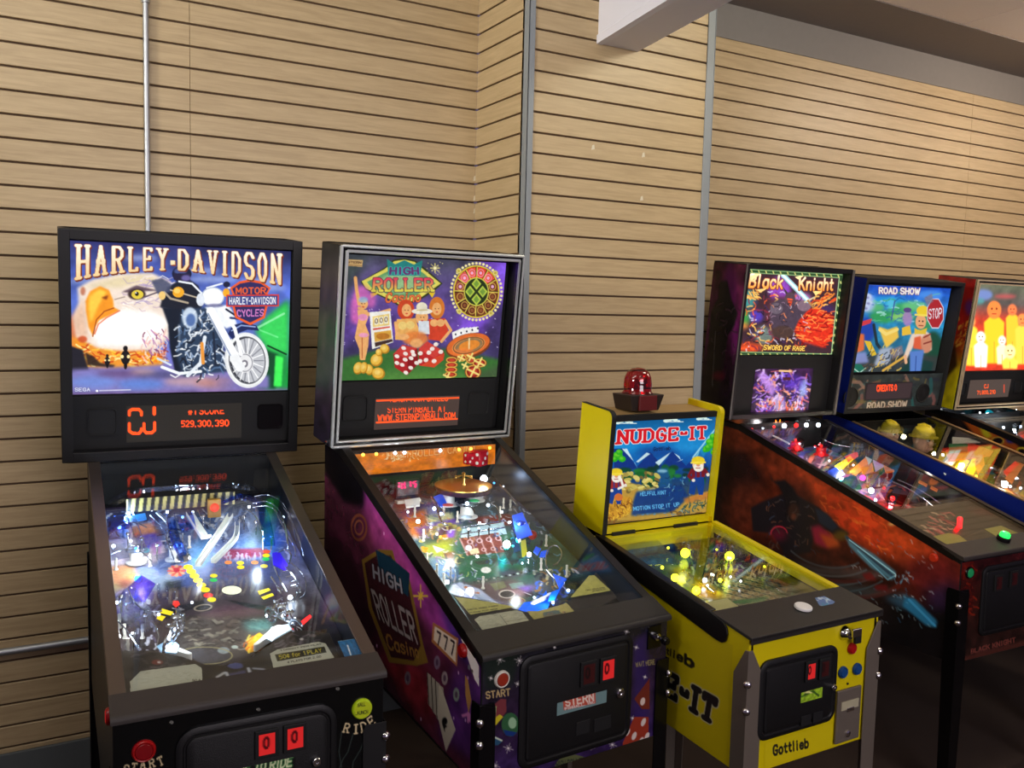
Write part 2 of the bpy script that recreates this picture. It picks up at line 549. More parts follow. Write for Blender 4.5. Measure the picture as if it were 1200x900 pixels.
        me.polygons.foreach_set('loop_start', np.arange(0, nf * 4, 4, dtype=np.int32))
        me.polygons.foreach_set('loop_total', np.full(nf, 4, dtype=np.int32))
        ca = me.color_attributes.new('Col', 'FLOAT_COLOR', 'POINT')
        ca.data.foreach_set('color', np.concatenate([col, np.ones((h, w, 1))], -1).astype(np.float32).ravel())
        me.materials.append(M[material] if isinstance(material, str) else material)
        me.update(); me.validate()
        if keep is not None:
            bm = bmesh.new(); bm.from_mesh(me)
            bmesh.ops.delete(bm, geom=[q for q in bm.verts if not q.link_faces], context='VERTS')
            bm.to_mesh(me); bm.free()
        o = bpy.data.objects.new(name, me)
        COL.objects.link(o)
        if parent: o.parent = parent
        if label: o['label'] = label
        return o


def segd(X, Y, a, b):
    dx, dy = b[0] - a[0], b[1] - a[1]
    L = dx * dx + dy * dy
    if L < 1e-12: return (X - a[0]) ** 2 + (Y - a[1]) ** 2
    t = np.clip(((X - a[0]) * dx + (Y - a[1]) * dy) / L, 0, 1)
    return (X - a[0] - t * dx) ** 2 + (Y - a[1] - t * dy) ** 2
# ------------------------------------------------------------------ the room
D1, D2, D3 = 3.379, 2.956, 3.393          # planes of the three slat walls
SL = 0.0762                                # slat pitch
ZK = lambda k: CAM_H - 0.1745 - (k - 14) * SL
XC, XE = 1.712, 2.614                      # boxed-out column between these
CEIL = 3.205


def slat_mat(name, c0, c1):
    m, nt, b = new_mat(name)
    tc = nt.nodes.new('ShaderNodeTexCoord')
    mp = nt.nodes.new('ShaderNodeMapping')
    mp.inputs['Scale'].default_value = (2.2, 2.2, 34)
    n = nt.nodes.new('ShaderNodeTexNoise')
    n.inputs['Scale'].default_value = 2.6; n.inputs['Detail'].default_value = 7; n.inputs['Roughness'].default_value = .62
    n.inputs['Distortion'].default_value = .6
    w = nt.nodes.new('ShaderNodeTexNoise')
    w.inputs['Scale'].default_value = .9; w.inputs['Detail'].default_value = 2
    r = nt.nodes.new('ShaderNodeValToRGB')
    r.color_ramp.elements[0].position = .32; r.color_ramp.elements[0].color = (*s2l(c0), 1)
    r.color_ramp.elements[1].position = .68; r.color_ramp.elements[1].color = (*s2l(c1), 1)
    ad = nt.nodes.new('ShaderNodeMath'); ad.operation = 'MULTIPLY_ADD'
    ad.inputs[1].default_value = .35; 
    nt.links.new(tc.outputs['Object'], mp.inputs[0]); nt.links.new(mp.outputs[0], n.inputs['Vector'])
    nt.links.new(tc.outputs['Object'], w.inputs['Vector'])
    sb = nt.nodes.new('ShaderNodeMath'); sb.operation = 'SUBTRACT'; sb.inputs[1].default_value = .5
    nt.links.new(w.outputs['Fac'], sb.inputs[0])
    nt.links.new(sb.outputs[0], ad.inputs[0]); nt.links.new(n.outputs['Fac'], ad.inputs[2])
    nt.links.new(ad.outputs[0], r.inputs[0]); nt.links.new(r.outputs[0], b.inputs['Base Color'])
    b.inputs['Roughness'].default_value = .42
    b.inputs['Specular IOR Level'].default_value = .45
    return m


M['slat'] = slat_mat('maple_slat_laminate', (173, 150, 112), (193, 170, 130))
M['slatback'] = mat('slat_groove', (92, 72, 52), .7)
M['tape'] = mat('tape_residue', (214, 206, 180), .6)
M['trim'] = mat('grey_corner_guard', (136, 142, 145), .45)
M['greywall'] = mat('grey_drywall', (128, 124, 120), .75, noise=.05, nscale=30, bump=.1)
M['greydark'] = mat('grey_drywall_border', (136, 128, 124), .8, noise=.05, nscale=30)
M['beam'] = mat('grey_painted_duct', (222, 222, 232), .6)
M['tile'] = mat('ceiling_tile', (244, 234, 226), .9, noise=.06, nscale=120, bump=.4)
M['tbar'] = mat('ceiling_grid', (190, 180, 170), .6)
M['base'] = mat('grey_base', (92, 98, 98), .6)
M['galv'] = mat('galvanized_conduit', (176, 180, 184), .42, metal=.75)


def slat_wall(name, a, b, nrm, z0, z1, seams=(), marks=()):
    """a,b: plan end points of the wall face; nrm points into the room"""
    a = Vector((a[0], a[1], 0)); b = Vector((b[0], b[1], 0)); n = Vector((nrm[0], nrm[1], 0))
    d = (b - a); L = d.length; d.normalize()
    def T(s, o, z): return tuple(a + d * s + n * o + Vector((0, 0, z)))
    mb = MB()
    cuts = [0] + list(seams) + [L]
    g = .0036
    for i in range(len(cuts) - 1):
        s0, s1 = cuts[i] + (.0006 if i else 0), cuts[i + 1] - (.0006 if i < len(cuts) - 2 else 0)
        k = int(math.ceil((ZK(0) - z1) / SL)) - 1
        while ZK(k) > z0:
            t = min(ZK(k) - g, z1); bt = max(ZK(k + 1) + g, z0)
            if t > bt + .003:
                e = .0016
                c = [(s0, -.011, bt), (s1, -.011, bt), (s1, -.011, t), (s0, -.011, t)]
                f = [(s0, -e, bt), (s1, -e, bt), (s1, -e, t), (s0, -e, t)]
                q = [(s0 + .0004, 0, bt + e), (s1 - .0004, 0, bt + e), (s1 - .0004, 0, t - e), (s0 + .0004, 0, t - e)]
                mb.m = 0
                mb.add([T(*p) for p in c + f + q], [(0, 1, 5, 4), (1, 2, 6, 5), (2, 3, 7, 6), (3, 0, 4, 7), (4, 5, 9, 8), (5, 6, 10, 9), (6, 7, 11, 10), (7, 4, 8, 11), (8, 9, 10, 11)])
            k += 1
    mb.m = 1
    c = [(0, -.011, z0), (L, -.011, z0), (L, -.011, z1), (0, -.011, z1), (0, -.05, z0), (L, -.05, z0), (L, -.05, z1), (0, -.05, z1)]
    mb.hexa([T(*p) for p in c])
    mb.m = 2
    for s0, z, w, h in marks:
        mb.add([T(s0, .0008, z), T(s0 + w, .0008, z + h * .2), T(s0 + w * .8, .0008, z + h), T(s0 + w * .2, .0008, z + h * .8)], [(0, 1, 2, 3)])
    o = mb.build(name, ['slat', 'slatback', 'tape'])
    tag(o, kind='structure')
    return o


def wpt(x, y, D): return hit(x, y, (0, D, 0), np.array([0, 1., 0]))


mk = [(wpt(x, y, D2)[0] - XC, wpt(x, y, D2)[2] - .012, .016, .022) for x, y in ((752, 181), (750, 232), (693, 172))]
slat_wall('wall_left', (-3.2, D1), (XC, D1), (0, -1), .14, 3.2, seams=[wpt(223, 150, D1)[0] + 3.2],
          marks=[(wpt(554.5, y, D1)[0] + 3.2, wpt(554.5, y, D1)[2] - .012, .012, .024) for y in (209, 232, 247)])
slat_wall('wall_return', (XC, D1), (XC, D2 + .0125), (-1, 0), .14, 3.2)
slat_wall('wall_column', (XC, D2), (XE, D2), (0, -1), .14, 3.2, marks=mk)
slat_wall('wall_right', (XE, D3), (8.6, D3), (0, -1), .14, 3.040, seams=[wpt(1141, 112, D3)[0] - XE])
mb = MB(); mb.box((XE - .06, D2 + .055, .14), (XE, D3, 3.2))
tag(mb.build('wall_recess', 'greywall'), kind='structure')
mb = MB(); mb.box((XE, D3 - .004, 3.040), (8.6, D3 + .06, CEIL))
tag(mb.build('trim_1', 'greywall'), kind='structure')          # painted header above the right slats
# corner guards on the column
for nm, xa, xb in (('trim_2', XC - .005, XC + .024), ('trim_3', XE - .036, XE + .004)):
    mb = MB()
    mb.box((xa, D2 - .005, .0), (xb, D2 + .001, 3.2))
    if nm == 'trim_2': mb.box((XC - .005, D2 - .005, 0), (XC + .001, D2 + .03, 3.2))
    else: mb.box((XE - .001, D2 - .005, 0), (XE + .004, D2 + .03, 3.2))
    tag(mb.build(nm, 'trim', bevel=.0015), kind='structure')
# baseboards
for nm, a, b in (('baseboard_left', (-3.2, D1 - .008, 0), (XC, D1 + .04, .14)), ('baseboard_return', (XC - .008, D2 - .008, 0), (XC + .04, D1, .14)),
                 ('baseboard_column', (XC, D2 - .008, 0), (XE, D2 + .04, .14)), ('baseboard_right', (XE, D3 - .008, 0), (8.6, D3 + .04, .14))):
    mb = MB(); mb.box(a, b); tag(mb.build(nm, 'base', bevel=.003), kind='structure')
# ceiling: painted border, grid, tiles
mb = MB(); mb.box((XE - .02, 2.975, CEIL), (8.6, D3 + .05, CEIL + .06)); tag(mb.build('ceiling_border', 'greydark'), kind='structure')
mb = MB()
x0 = 4.286; T_ = .6096
xs = [x0 + i * T_ for i in range(-13, 8)]
ys = [2.975 - i * T_ for i in range(0, 11)]
for i in range(len(xs) - 1):
    for j in range(len(ys) - 1):
        mb.m = 0; mb.box((xs[i] + .003, ys[j + 1] + .003, CEIL + .003), (xs[i + 1] - .003, ys[j] - .003, CEIL + .02))
mb.m = 1; mb.box((xs[0], ys[-1], CEIL + .006), (xs[-1], ys[0], CEIL + .05))
o = mb.build('ceiling', ['tile', 'tbar']); tag(o, kind='structure')
# ceiling over the left bay (above the frame)
mb = MB(); mb.box((-3.65, 2.98, CEIL), (XE - .02, D1 + .05, CEIL + .05)); tag(mb.build('ceiling_left', 'greydark'), kind='structure')

# the boxed duct that runs from the column overhead
A = Vector((2.022, D2)); Bq = Vector((2.218, D2)); dr = Vector((-.158, -.987))
mb = MB(); Lb_ = 2.4
zb = 2.741
def dq(p, z): return (p.x, p.y, z)
a2, b2 = A + dr * Lb_, Bq + dr * Lb_
bv = .016
# side, underside and far side with a small raised bead along the lower left edge
mb.hexa([dq(A, zb), dq(Bq, zb), dq(b2, zb), dq(a2, zb), dq(A, CEIL), dq(Bq, CEIL), dq(b2, CEIL), dq(a2, CEIL)])
w = Vector((-.987, .158))
mb.hexa([dq(A + w * .006, zb - .002), dq(A - w * .02, zb - .004), dq(a2 - w * .02, zb - .004), dq(a2 + w * .006, zb - .002),
         dq(A + w * .006, zb + .03), dq(A, zb + .036), dq(a2, zb + .036), dq(a2 + w * .006, zb + .03)])
tag(mb.build('beam', 'beam'), kind='structure')

# floor
m, nt, b = new_mat('dark_carpet')
tc = nt.nodes.new('ShaderNodeTexCoord')
n = nt.nodes.new('ShaderNodeTexNoise'); n.inputs['Scale'].default_value = 260; n.inputs['Detail'].default_value = 3
v = nt.nodes.new('ShaderNodeTexVoronoi'); v.inputs['Scale'].default_value = 2.4
r = nt.nodes.new('ShaderNodeValToRGB')
r.color_ramp.elements[0].color = (*s2l((30, 22, 16)), 1); r.color_ramp.elements[1].color = (*s2l((64, 46, 34)), 1)
r2 = nt.nodes.new('ShaderNodeValToRGB')
r2.color_ramp.elements[0].position = .06; r2.color_ramp.elements[0].color = (1, 1, 1, 1)
r2.color_ramp.elements[1].position = .09; r2.color_ramp.elements[1].color = (0, 0, 0, 1)
mx = nt.nodes.new('ShaderNodeMix'); mx.data_type = 'RGBA'; mx.inputs[7].default_value = (*s2l((170, 150, 120)), 1)
nt.links.new(tc.outputs['Object'], n.inputs['Vector']); nt.links.new(tc.outputs['Object'], v.inputs['Vector'])
nt.links.new(n.outputs['Fac'], r.inputs[0]); nt.links.new(v.outputs['Distance'], r2.inputs[0])
nt.links.new(r2.outputs[0], mx.inputs[0]); nt.links.new(r.outputs[0], mx.inputs[6]); nt.links.new(mx.outputs[2], b.inputs['Base Color'])
b.inputs['Roughness'].default_value = .95
M['carpet'] = m
mb = MB(); mb.box((-3.4, -3.2, -.05), (8.6, D3 + .06, 0)); tag(mb.build('floor', 'carpet'), kind='structure')

# conduits on the left wall
px = .426
t = empty('conduit_pipe', (px, D1 - .012, 1.0))
mb = MB(); mb.tube([(0, 0, .0), (0, 0, 2.2)], .0098, 12); mb.build('pipe', 'galv', t, 40)
mb = MB(); mb.lathe([(.0098, 0), (.0135, .001), (.0135, .012), (.0115, .014), (.0115, .03), (.0135, .032), (.0135, .05), (.0098, .052)], (0, 0, 1.715)); mb.build('coupling', 'galv', t, 40)
tag(t, 'grey metal pipe running straight up the slat wall above the motorcycle machine', 'pipe')
t = empty('conduit_pipe', (-3.0, D1 - .0125, .503))
mb = MB(); mb.tube([(0, 0, 0), (4.6, 0, 0)], .0125, 12); mb.build('pipe', 'galv', t, 40)
tag(t, 'grey metal pipe running level along the slat wall near the floor at left', 'pipe')

# ------------------------------------------------------------------ light: ceiling fixtures near the wall, dim spill from the store
def area(name, loc, target, size, power, col, sy=None):
    d = bpy.data.lights.new(name, 'AREA')
    d.shape = 'RECTANGLE'; d.size = size; d.size_y = sy or size; d.energy = power; d.color = col
    o = bpy.data.objects.new(name, d); COL.objects.link(o); o.location = loc
    o.rotation_euler = (Vector(target) - Vector(loc)).to_track_quat('-Z', 'Y').to_euler()
    return o


def point(name, loc, power, col, r=.01, parent=None):
    d = bpy.data.lights.new(name, 'POINT'); d.energy = power; d.color = col; d.shadow_soft_size = r
    o = bpy.data.objects.new(name, d); COL.objects.link(o); o.location = loc
    if parent: o.parent = parent
    return o


key = area('store_light_left', (-3.3, 1.2, 2.8), (1.8, 2.85, 2.75), .8, 13, (1, .95, .86), .5)
key.data.spread = math.radians(50)
area('ceiling_light_left', (-.9, 1.6, 3.12), (-.5, 3.4, 2.4), 2.4, 22, (1, .99, .90), .25)
area('ceiling_light_column', (1.42, .4, 3.12), (2.2, 2.95, 2.3), .6, 3, (1, .94, .76), .25)
area('ceiling_light_column', (3.0, 1.7, 3.12), (2.3, 2.95, 2.1), .7, 12, (1, .95, .74), .25)
area('ceiling_light_right', (5.08, 2.1, 3.12), (4.4, 3.4, 2.2), .5, 15, (1, .82, .64), .22)
area('ceiling_light_far', (6.6, 2.0, 3.12), (6.2, 3.4, 2.2), 1.0, 13, (1, .82, .64), .22)
area('store_light', (1.5, -2.4, 3.0), (2.0, 2.4, .9), 2.6, 150, (1, .91, .96))
w = bpy.data.worlds.new('store'); SC.world = w; w.use_nodes = True
w.node_tree.nodes['Background'].inputs[0].default_value = (.33, .25, .40, 1)
w.node_tree.nodes['Background'].inputs[1].default_value = .32

vs = SC.view_settings
vs.view_transform = 'Standard'; vs.look = 'None'; vs.exposure = 0; vs.gamma = 1
try: vs.use_curve_mapping = False
except Exception: pass
SC.cycles.use_denoising = True
SC.cycles.max_bounces = 10
SC.cycles.transparent_max_bounces = 16
SC.cycles.sample_clamp_indirect = 4
# ------------------------------------------------------------------ pinball machines
PN = ['X', 'Y', 'yaw', 'Wc', 'Lb', 'hf', 'hr', 'lean', 'Wb', 'z0', 'Hb', 'db']


class Machine:
    def __init__(s, dims, label, o0=.075, o1=.13, wb=.48, wb2=None):
        for n, v in zip(PN, dims): setattr(s, n, v)
        s.root = empty('pinball_machine', (s.X, s.Y, 0), s.yaw)
        tag(s.root, label, 'pinball machine', 'pinball machines along the slat wall')
        s.o0, s.o1, s.wb = o0, o1, wb
        s.wb2 = wb2 if wb2 is not None else wb
        c, q = math.cos(s.yaw), math.sin(s.yaw)
        s.R = np.array([[c, -q, 0], [q, c, 0], [0, 0, 1.]])
        s.O = np.array([s.X, s.Y, 0.])
        l = s.lean
        s.up = np.array([0, -math.sin(l), math.cos(l)]); s.bk = np.array([0, math.cos(l), math.sin(l)])
        s.k = (s.hr - s.hf) / s.Lb
        s.hx = s.Wc / 2

    # frames
    def W(s, p): return s.O + s.R @ np.asarray(p, float)
    def loc(s, X): return s.R.T @ (np.asarray(X) - s.O)
    def B(s, u, t, d=0): return np.array([u, s.Lb, s.z0]) + s.up * t + s.bk * d
    def top(s, v): return s.hf + s.k * v
    def pfz(s, v, h=0): return s.top(v) - (s.o0 + (s.o1 - s.o0) * v / s.Lb) + h
    # a photo point laid onto one of the machine's planes
    def on(s, x, y, p0, n): return s.loc(hit(x, y, s.W(p0), s.R @ np.asarray(n, float)))
    def bb(s, x, y, d=0):
        q = s.on(x, y, s.B(0, 0, d), s.bk); r = q - s.B(0, 0, d)
        return r[0], r @ s.up
    def fr(s, x, y, v=0):
        q = s.on(x, y, (0, v, 0), (0, 1, 0)); return q[0], q[2]
    def sd(s, x, y, sx=-1):
        q = s.on(x, y, (sx * s.hx, 0, 0), (1, 0, 0)); return q[1], q[2]
    def pf(s, x, y, h=0):
        a = np.array([0, 0, s.pfz(0, h)]); b = np.array([0, s.Lb, s.pfz(s.Lb, h)]); d = b - a
        return s.on(x, y, a, (0, -d[2], d[1]))
    def gl(s, x, y, off=0):
        a = np.array([0, 0, s.top(0) - off]); d = np.array([0, 1, s.k])
        return s.on(x, y, a, (0, -d[2], d[1]))

    # ---- cabinet
    def cabinet(s, m_side='black', th=.019, vback=None, inner='blackgloss', right=None):
        L = vback or s.Lb + s.db * .96
        s.L = L
        hb = min(s.z0 - .004, s.top(L))
        prof = [(0, s.wb), (0, s.hf - .006), (s.Lb * 1.0, s.top(s.Lb) - .006), (L, hb - .006), (L, s.wb2)]
        mb = MB()
        for sx in (-1, 1):
            xo, xi = sx * s.hx, sx * (s.hx - th)
            mb.m = 0 if (sx < 0 or not right) else 2
            mb.prism(prof, lambda p: (xo, p[0], p[1]), lambda p: ((xo + xi) / 2, p[0], p[1]))
            mb.m = 1
            mb.prism(prof, lambda p: ((xo + xi) / 2, p[0], p[1]), lambda p: (xi, p[0], p[1]))
        i = s.hx - th
        mb.m = 0; mb.box((-i, 0, s.wb), (i, th, s.hf - .012))
        mb.m = 1; mb.box((-i, L - th, s.wb2), (i, L, hb - .01))
        mb.m = 3; mb.box((-i, s.Lb + .01, s.top(s.Lb) - .2), (i, s.Lb + .022, s.top(s.Lb) - .008))     # rear wall of the playfield well
        mb.m = 1
        a, b = s.wb + .012, s.wb2 + .012
        mb.hexa([(-i, th, a), (i, th, a), (i, L - th, b), (-i, L - th, b), (-i, th, a + .012), (i, th, a + .012), (i, L - th, b + .012), (-i, L - th, b + .012)])
        s.cab = mb.build('cabinet', [m_side, inner, right or m_side, 'blackmatte'], s.root, bevel=.002)
        return s.cab

    def rails(s, m='railbrown', w=.026, drop=.02, v0=.03, v1=None):
        v1 = v1 or s.Lb - .002
        for sx in (-1, 1):
            mb = MB()
            xo, xi = sx * (s.hx + .0022), sx * (s.hx - w)
            P = lambda x, v, z: (x, v, s.top(v) + z)
            mb.hexa([P(xo, v0, -.004), P(xi, v0, -.004), P(xi, v1, -.004), P(xo, v1, -.004), P(xo, v0, .001), P(xi, v0, .001), P(xi, v1, .001), P(xo, v1, .001)])
            mb.hexa([P(xo, v0, -drop), P(xo - sx * .0018, v0, -drop), P(xo - sx * .0018, v1, -drop), P(xo, v1, -drop), P(xo, v0, 0), P(xo - sx * .0018, v0, 0), P(xo - sx * .0018, v1, 0), P(xo, v1, 0)])
            mb.build('side_rail', m, s.root, bevel=.001)

    def lockbar(s, m='bar', v1=.06, front=.012, drop=.035, over=.004, r=.014):
        mb = MB()
        n = 6
        pts = []
        z = lambda v: s.top(v)
        pts.append((v1, z(v1) - .006)); pts.append((v1, z(v1) + .003)); pts.append((.006, z(.006) + .003))
        for i in range(n + 1):
            t = math.pi / 2 * i / n
            pts.append((-front + r - r * math.sin(t), z(0) + .003 - r + r * math.cos(t)))
        pts.append((-front, z(0) - drop)); pts.append((-front + .003, z(0) - drop)); pts.append((0.0, z(0) - .012))
        x = s.hx + over
        mb.prism(pts, lambda p: (-x, p[0], p[1]), lambda p: (x, p[0], p[1]))
        s.bar = mb.build('lockdown_bar', m, s.root, 35)
        return s.bar

    def glass(s, v0=.05):
        i = s.hx - .021
        mb = MB()
        v1 = s.Lb + .004
        P = lambda x, v, z: (x, v, s.top(v) + z)
        z0, z1 = -.010, -.006
        mb.hexa([P(-i, v0, z0), P(i, v0, z0), P(i, v1, z0), P(-i, v1, z0), P(-i, v0, z1), P(i, v0, z1), P(i, v1, z1), P(-i, v1, z1)])
        # one reflecting face only: a thin slab with a single sheet reads the same and keeps the view clear
        mb = MB(); mb.add([P(-i, v0, z1), P(i, v0, z1), P(i, v1, z1), P(-i, v1, z1)], [(0, 1, 2, 3)])
        o = mb.build('playfield_glass', 'glass', s.root)
        so = o.modifiers.new('thickness', 'SOLIDIFY'); so.thickness = .004; so.offset = -1
        return o

    def legs(s, m='black', w=.052, topz=None, pointed=False, rear=True, bolts=True, bm='chrome', low=None, bz=(-.155, -.21)):
        topz = topz or s.hf - .12
        vs = [0] + ([s.L] if rear else [])
        for v in vs:
            for sx in (-1, 1):
                sv = 1 if v == 0 else -1
                x = sx * (s.hx + .003); y = v - sv * .003
                mb = MB()
                f = .8
                tz = topz if v == 0 else topz + .12
                def pl(horiz):
                    if pointed: prof = [(0, .02), (0, tz), (.012, tz), (w, tz - .07), (w, tz - .3), (w * f, .02)]
                    else: prof = [(0, .02), (0, tz), (w * .9, tz), (w, tz - .015), (w, tz - .3), (w * f, .02)]
                    if horiz:
                        mb.prism(prof, lambda p: (x - sx * p[0], y, p[1]), lambda p: (x - sx * p[0], y - sv * .003, p[1]))
                    else:
                        mb.prism(prof, lambda p: (x, y + sv * p[0] - sv * .003, p[1]), lambda p: (x + sx * .003, y + sv * p[0] - sv * .003, p[1]))
                pl(True); pl(False)
                o = mb.build('leg', m, s.root, bevel=.001)
                mb = MB(); c = (x - sx * .014, y + sv * .014, 0)
                mb.lathe([(.022, 0), (.024, .004), (.02, .01), (.006, .014), (.006, .05)], c, n=14); mb.build('leveler', 'steel', o, 40)
                if bolts and v == 0:
                    for dz in bz:
                        mb = MB(); ax = Vector((sx, -sv, 0)).normalized()
                        mb.lathe([(.0, -.002), (.0105, -.002), (.0105, .003), (.009, .007), (.005, .0095), (.0, .01)], Vector((x + sx * .0015, y - sv * .0015, s.hf + dz)), ax, 14)
                        mb.build('leg_bolt', bm, o, 50)

    # ---- backbox
    def backbox(s, m='black', th=.02, side=None, bez=.0, rec=.03, m_in='blackmatte', face=None, bezd=.0):
        hw, H, D = s.Wb / 2, s.Hb, s.db
        B = lambda u, d, t: s.B(u, t, d)
        mb = MB()
        for sx in (-1, 1):
            a, b = sorted((sx * hw, sx * (hw - th)))
            mb.box((a, 0, 0), (b, D, H), B)
        i = hw - th
        mb.box((-i, 0, H - th), (i, D, H), B); mb.box((-i, 0, 0), (i, D, th), B)
        mb.m = 1; mb.box((-i, D - .012, th), (i, D, H - th), B)
        if bez:
            mb.m = 0
            for a, b in (((-hw, -bezd, 0), (-hw + bez, .006, H)), ((hw - bez, -bezd, 0), (hw, .006, H)), ((-hw + bez, -bezd, H - bez), (hw - bez, .006, H)), ((-hw + bez, -bezd, 0), (hw - bez, .006, bez))):
                mb.box(a, b, B)
        mb.m = 1
        mb.box((-i, rec + .004, th), (i, rec + .02, H - th), B)          # panel behind the glass and display
        s.box = mb.build('backbox', [m, m_in], s.root, bevel=.002)
        return s.box

    def trimframe(s, m='chrome', w=.02, t=.012, r=.006):
        hw, H = s.Wb / 2, s.Hb
        B = lambda u, d, t: s.B(u, t, d)
        mb = MB()
        for q in (0, w * .7):
            ww = w * .3
            a = hw - q
            for c0, c1 in (((-a, -t, q), (-a + ww, .004, H - q)), ((a - ww, -t, q), (a, .004, H - q)), ((-a + ww, -t, H - q - ww), (a - ww, .004, H - q)), ((-a + ww, -t, q), (a - ww, .004, q + ww))):
                mb.box(c0, c1, B)
        o = mb.build('backglass_frame', m, s.root, bevel=.0028)
        mb = MB()
        for c0, c1 in (((-hw, -t * .5, 0), (-hw + w, .006, H)), ((hw - w, -t * .5, 0), (hw, .006, H)), ((-hw + w, -t * .5, H - w), (hw - w, .006, H)), ((-hw + w, -t * .5, 0), (hw - w, .006, w))): mb.box(c0, c1, B)
        mb.build('frame_channel', 'blackgloss', o)
        return o

    def sheet_bb(s, u0, u1, t0, t1, d, w, h, bg=(0, 0, 0), seed=1):
        return Art([s.B(u0, t1, d), s.B(u1, t1, d), s.B(u1, t0, d), s.B(u0, t0, d)], w, h, bg, s.W, seed)

    def sheet_fr(s, u0, u1, w0, w1, w, h, bg, v=-.0006, seed=1):
        return Art([(u0, v, w1), (u1, v, w1), (u1, v, w0), (u0, v, w0)], w, h, bg, s.W, seed)

    def sheet_sd(s, v0, v1, w0, w1, w, h, bg, seed=1, sx=-1, off=.0006):
        x = sx * (s.hx + off)      # seen from outside on the left the rear is at left
        return Art([(x, v1, w1), (x, v0, w1), (x, v0, w0), (x, v1, w0)], w, h, bg, s.W, seed)

    def sheet_pf(s, u0, u1, v0, v1, w, h, bg, hh=0., seed=1):
        return Art([(u0, v1, s.pfz(v1, hh)), (u1, v1, s.pfz(v1, hh)), (u1, v0, s.pfz(v0, hh)), (u0, v0, s.pfz(v0, hh))], w, h, bg, s.W, seed)

    def sheet_gl(s, u0, u1, v0, v1, off, w, h, bg, seed=1):
        return Art([(u0, v1, s.top(v1) - off), (u1, v1, s.top(v1) - off), (u1, v0, s.top(v0) - off), (u0, v0, s.top(v0) - off)], w, h, bg, s.W, seed)

    def speaker(s, u, t, r, d, rnd_=True, parent=None, square=.3, m='blackmatte'):
        """round or square grille with a raised rim"""
        mb = MB()
        c = s.B(u, t, d); ax = -s.bk
        if rnd_:
            mb.lathe([(r, 0), (r, .004), (r * .92, .006), (r * .88, .002), (r * .5, .0005), (r * .3, .003), (0, .004)], c, ax, 24)
        else:
            pts = []
            for q in range(4):
                for i in range(5):
                    a = math.pi / 2 * q + math.pi / 2 * i / 4
                    sx = (1, -1, -1, 1)[q]; sy = (1, 1, -1, -1)[q]
                    pts.append((u + sx * r * (1 - square) + r * square * math.cos(a), t + sy * r * (1 - square) + r * square * math.sin(a)))
            P = lambda k, dd: (lambda p: s.B(u + (p[0] - u) * k, t + (p[1] - t) * k, dd))
            n = len(pts)
            lv = [(1, d), (1, d - .005), (.93, d - .005), (.90, d - .001), (.5, d - .001)]
            vsx = [P(k, dd)(p) for k, dd in lv for p in pts]
            fs = [(i * n + j, i * n + (j + 1) % n, (i + 1) * n + (j + 1) % n, (i + 1) * n + j) for i in range(len(lv) - 1) for j in range(n)]
            fs.append(tuple(range((len(lv) - 1) * n, len(lv) * n)))
            mb.add(vsx, fs)
        return mb.build('speaker_grille', m, parent or s.root, 40)

    # ---- coin door in front-panel coordinates
    def coindoor(s, u0, u1, w0, w1, r=.03, m='door'):
        def rr(u0, u1, w0, w1, r):
            p = []
            for q, (cx, cz) in enumerate(((u1 - r, w1 - r), (u0 + r, w1 - r), (u0 + r, w0 + r), (u1 - r, w0 + r))):
                for i in range(6):
                    a = math.pi / 2 * q + math.pi / 2 * i / 5
                    p.append((cx + r * math.cos(a), cz + r * math.sin(a)))
            return p
        rings = [(0, 0), (0, -.006), (.006, -.009), (.013, -.009), (.016, -.006), (.019, -.006), (.021, -.009), (.026, -.0105)]
        mb = MB()
        vs = []; fs = []
        for ins, d in rings:
            vs += [(p[0], d, p[1]) for p in rr(u0 + ins, u1 - ins, w0 + ins, w1 - ins, max(.004, r - ins))]
        n = 24
        for i in range(len(rings) - 1):
            for j in range(n): fs.append((i * n + j, i * n + (j + 1) % n, (i + 1) * n + (j + 1) % n, (i + 1) * n + j))
        fs.append(tuple(range((len(rings) - 1) * n, len(rings) * n)))
        mb.add(vs, fs)
        s.door = mb.build('coin_door', m, s.root, 30)
        return s.door

    def slot(s, u, w, sz=(.03, .05), lit=True, v=-.0105, col=(235, 40, 40), ch='0'):
        """coin reject button with its price window"""
        a, b = sz[0] / 2, sz[1] / 2
        mb = MB(); mb.box((u - a - .008, v - .006, w - b - .008), (u + a + .008, v, w + b + .008))
        o = mb.build('coin_slot', 'blackmatte', s.door, bevel=.0015)
        A = Art([(u - a, v - .0066, w + b), (u + a, v - .0066, w + b), (u + a, v - .0066, w - b), (u - a, v - .0066, w - b)], 14, 22, (col if lit else (60, 8, 8)), s.W)
        q = [proj(s.W((u + x * a * .5, v, w + z * b * .6))) for x, z in ((-1, 1), (1, 1), (1, -1), (-1, -1))]
        A.text(ch, q, (80, 0, 6) if lit else (20, 3, 3), .3)
        A.build('price_window', 'art_e3' if lit else 'art_m', o)
        return o

    def lock(s, u, w, r=.011, v=-.0105):
        mb = MB(); mb.lathe([(r, 0), (r, .006), (r * .8, .009), (r * .35, .009), (r * .3, .006), (0, .006)], (u, v, w), (0, -1, 0), 16)
        return mb.build('lock', 'chrome', s.door, 40)

    def button(s, c, ax, r, m='red', ring=None, name='button', h=.008, label=None):
        mb = MB()
        mb.lathe([(r, 0), (r, h * .6), (r * .85, h), (0, h * 1.05)], c, ax, 24)
        o = mb.build(name, m, s.root, 40, label=label)
        if ring:
            mb = MB(); mb.lathe([(r, 0), (r, h * .8), (r * 1.12, h * .9), (r * 1.28, h * .5), (r * 1.3, 0)], c, ax, 24); mb.build('button_ring', ring, o, 40)
        return o

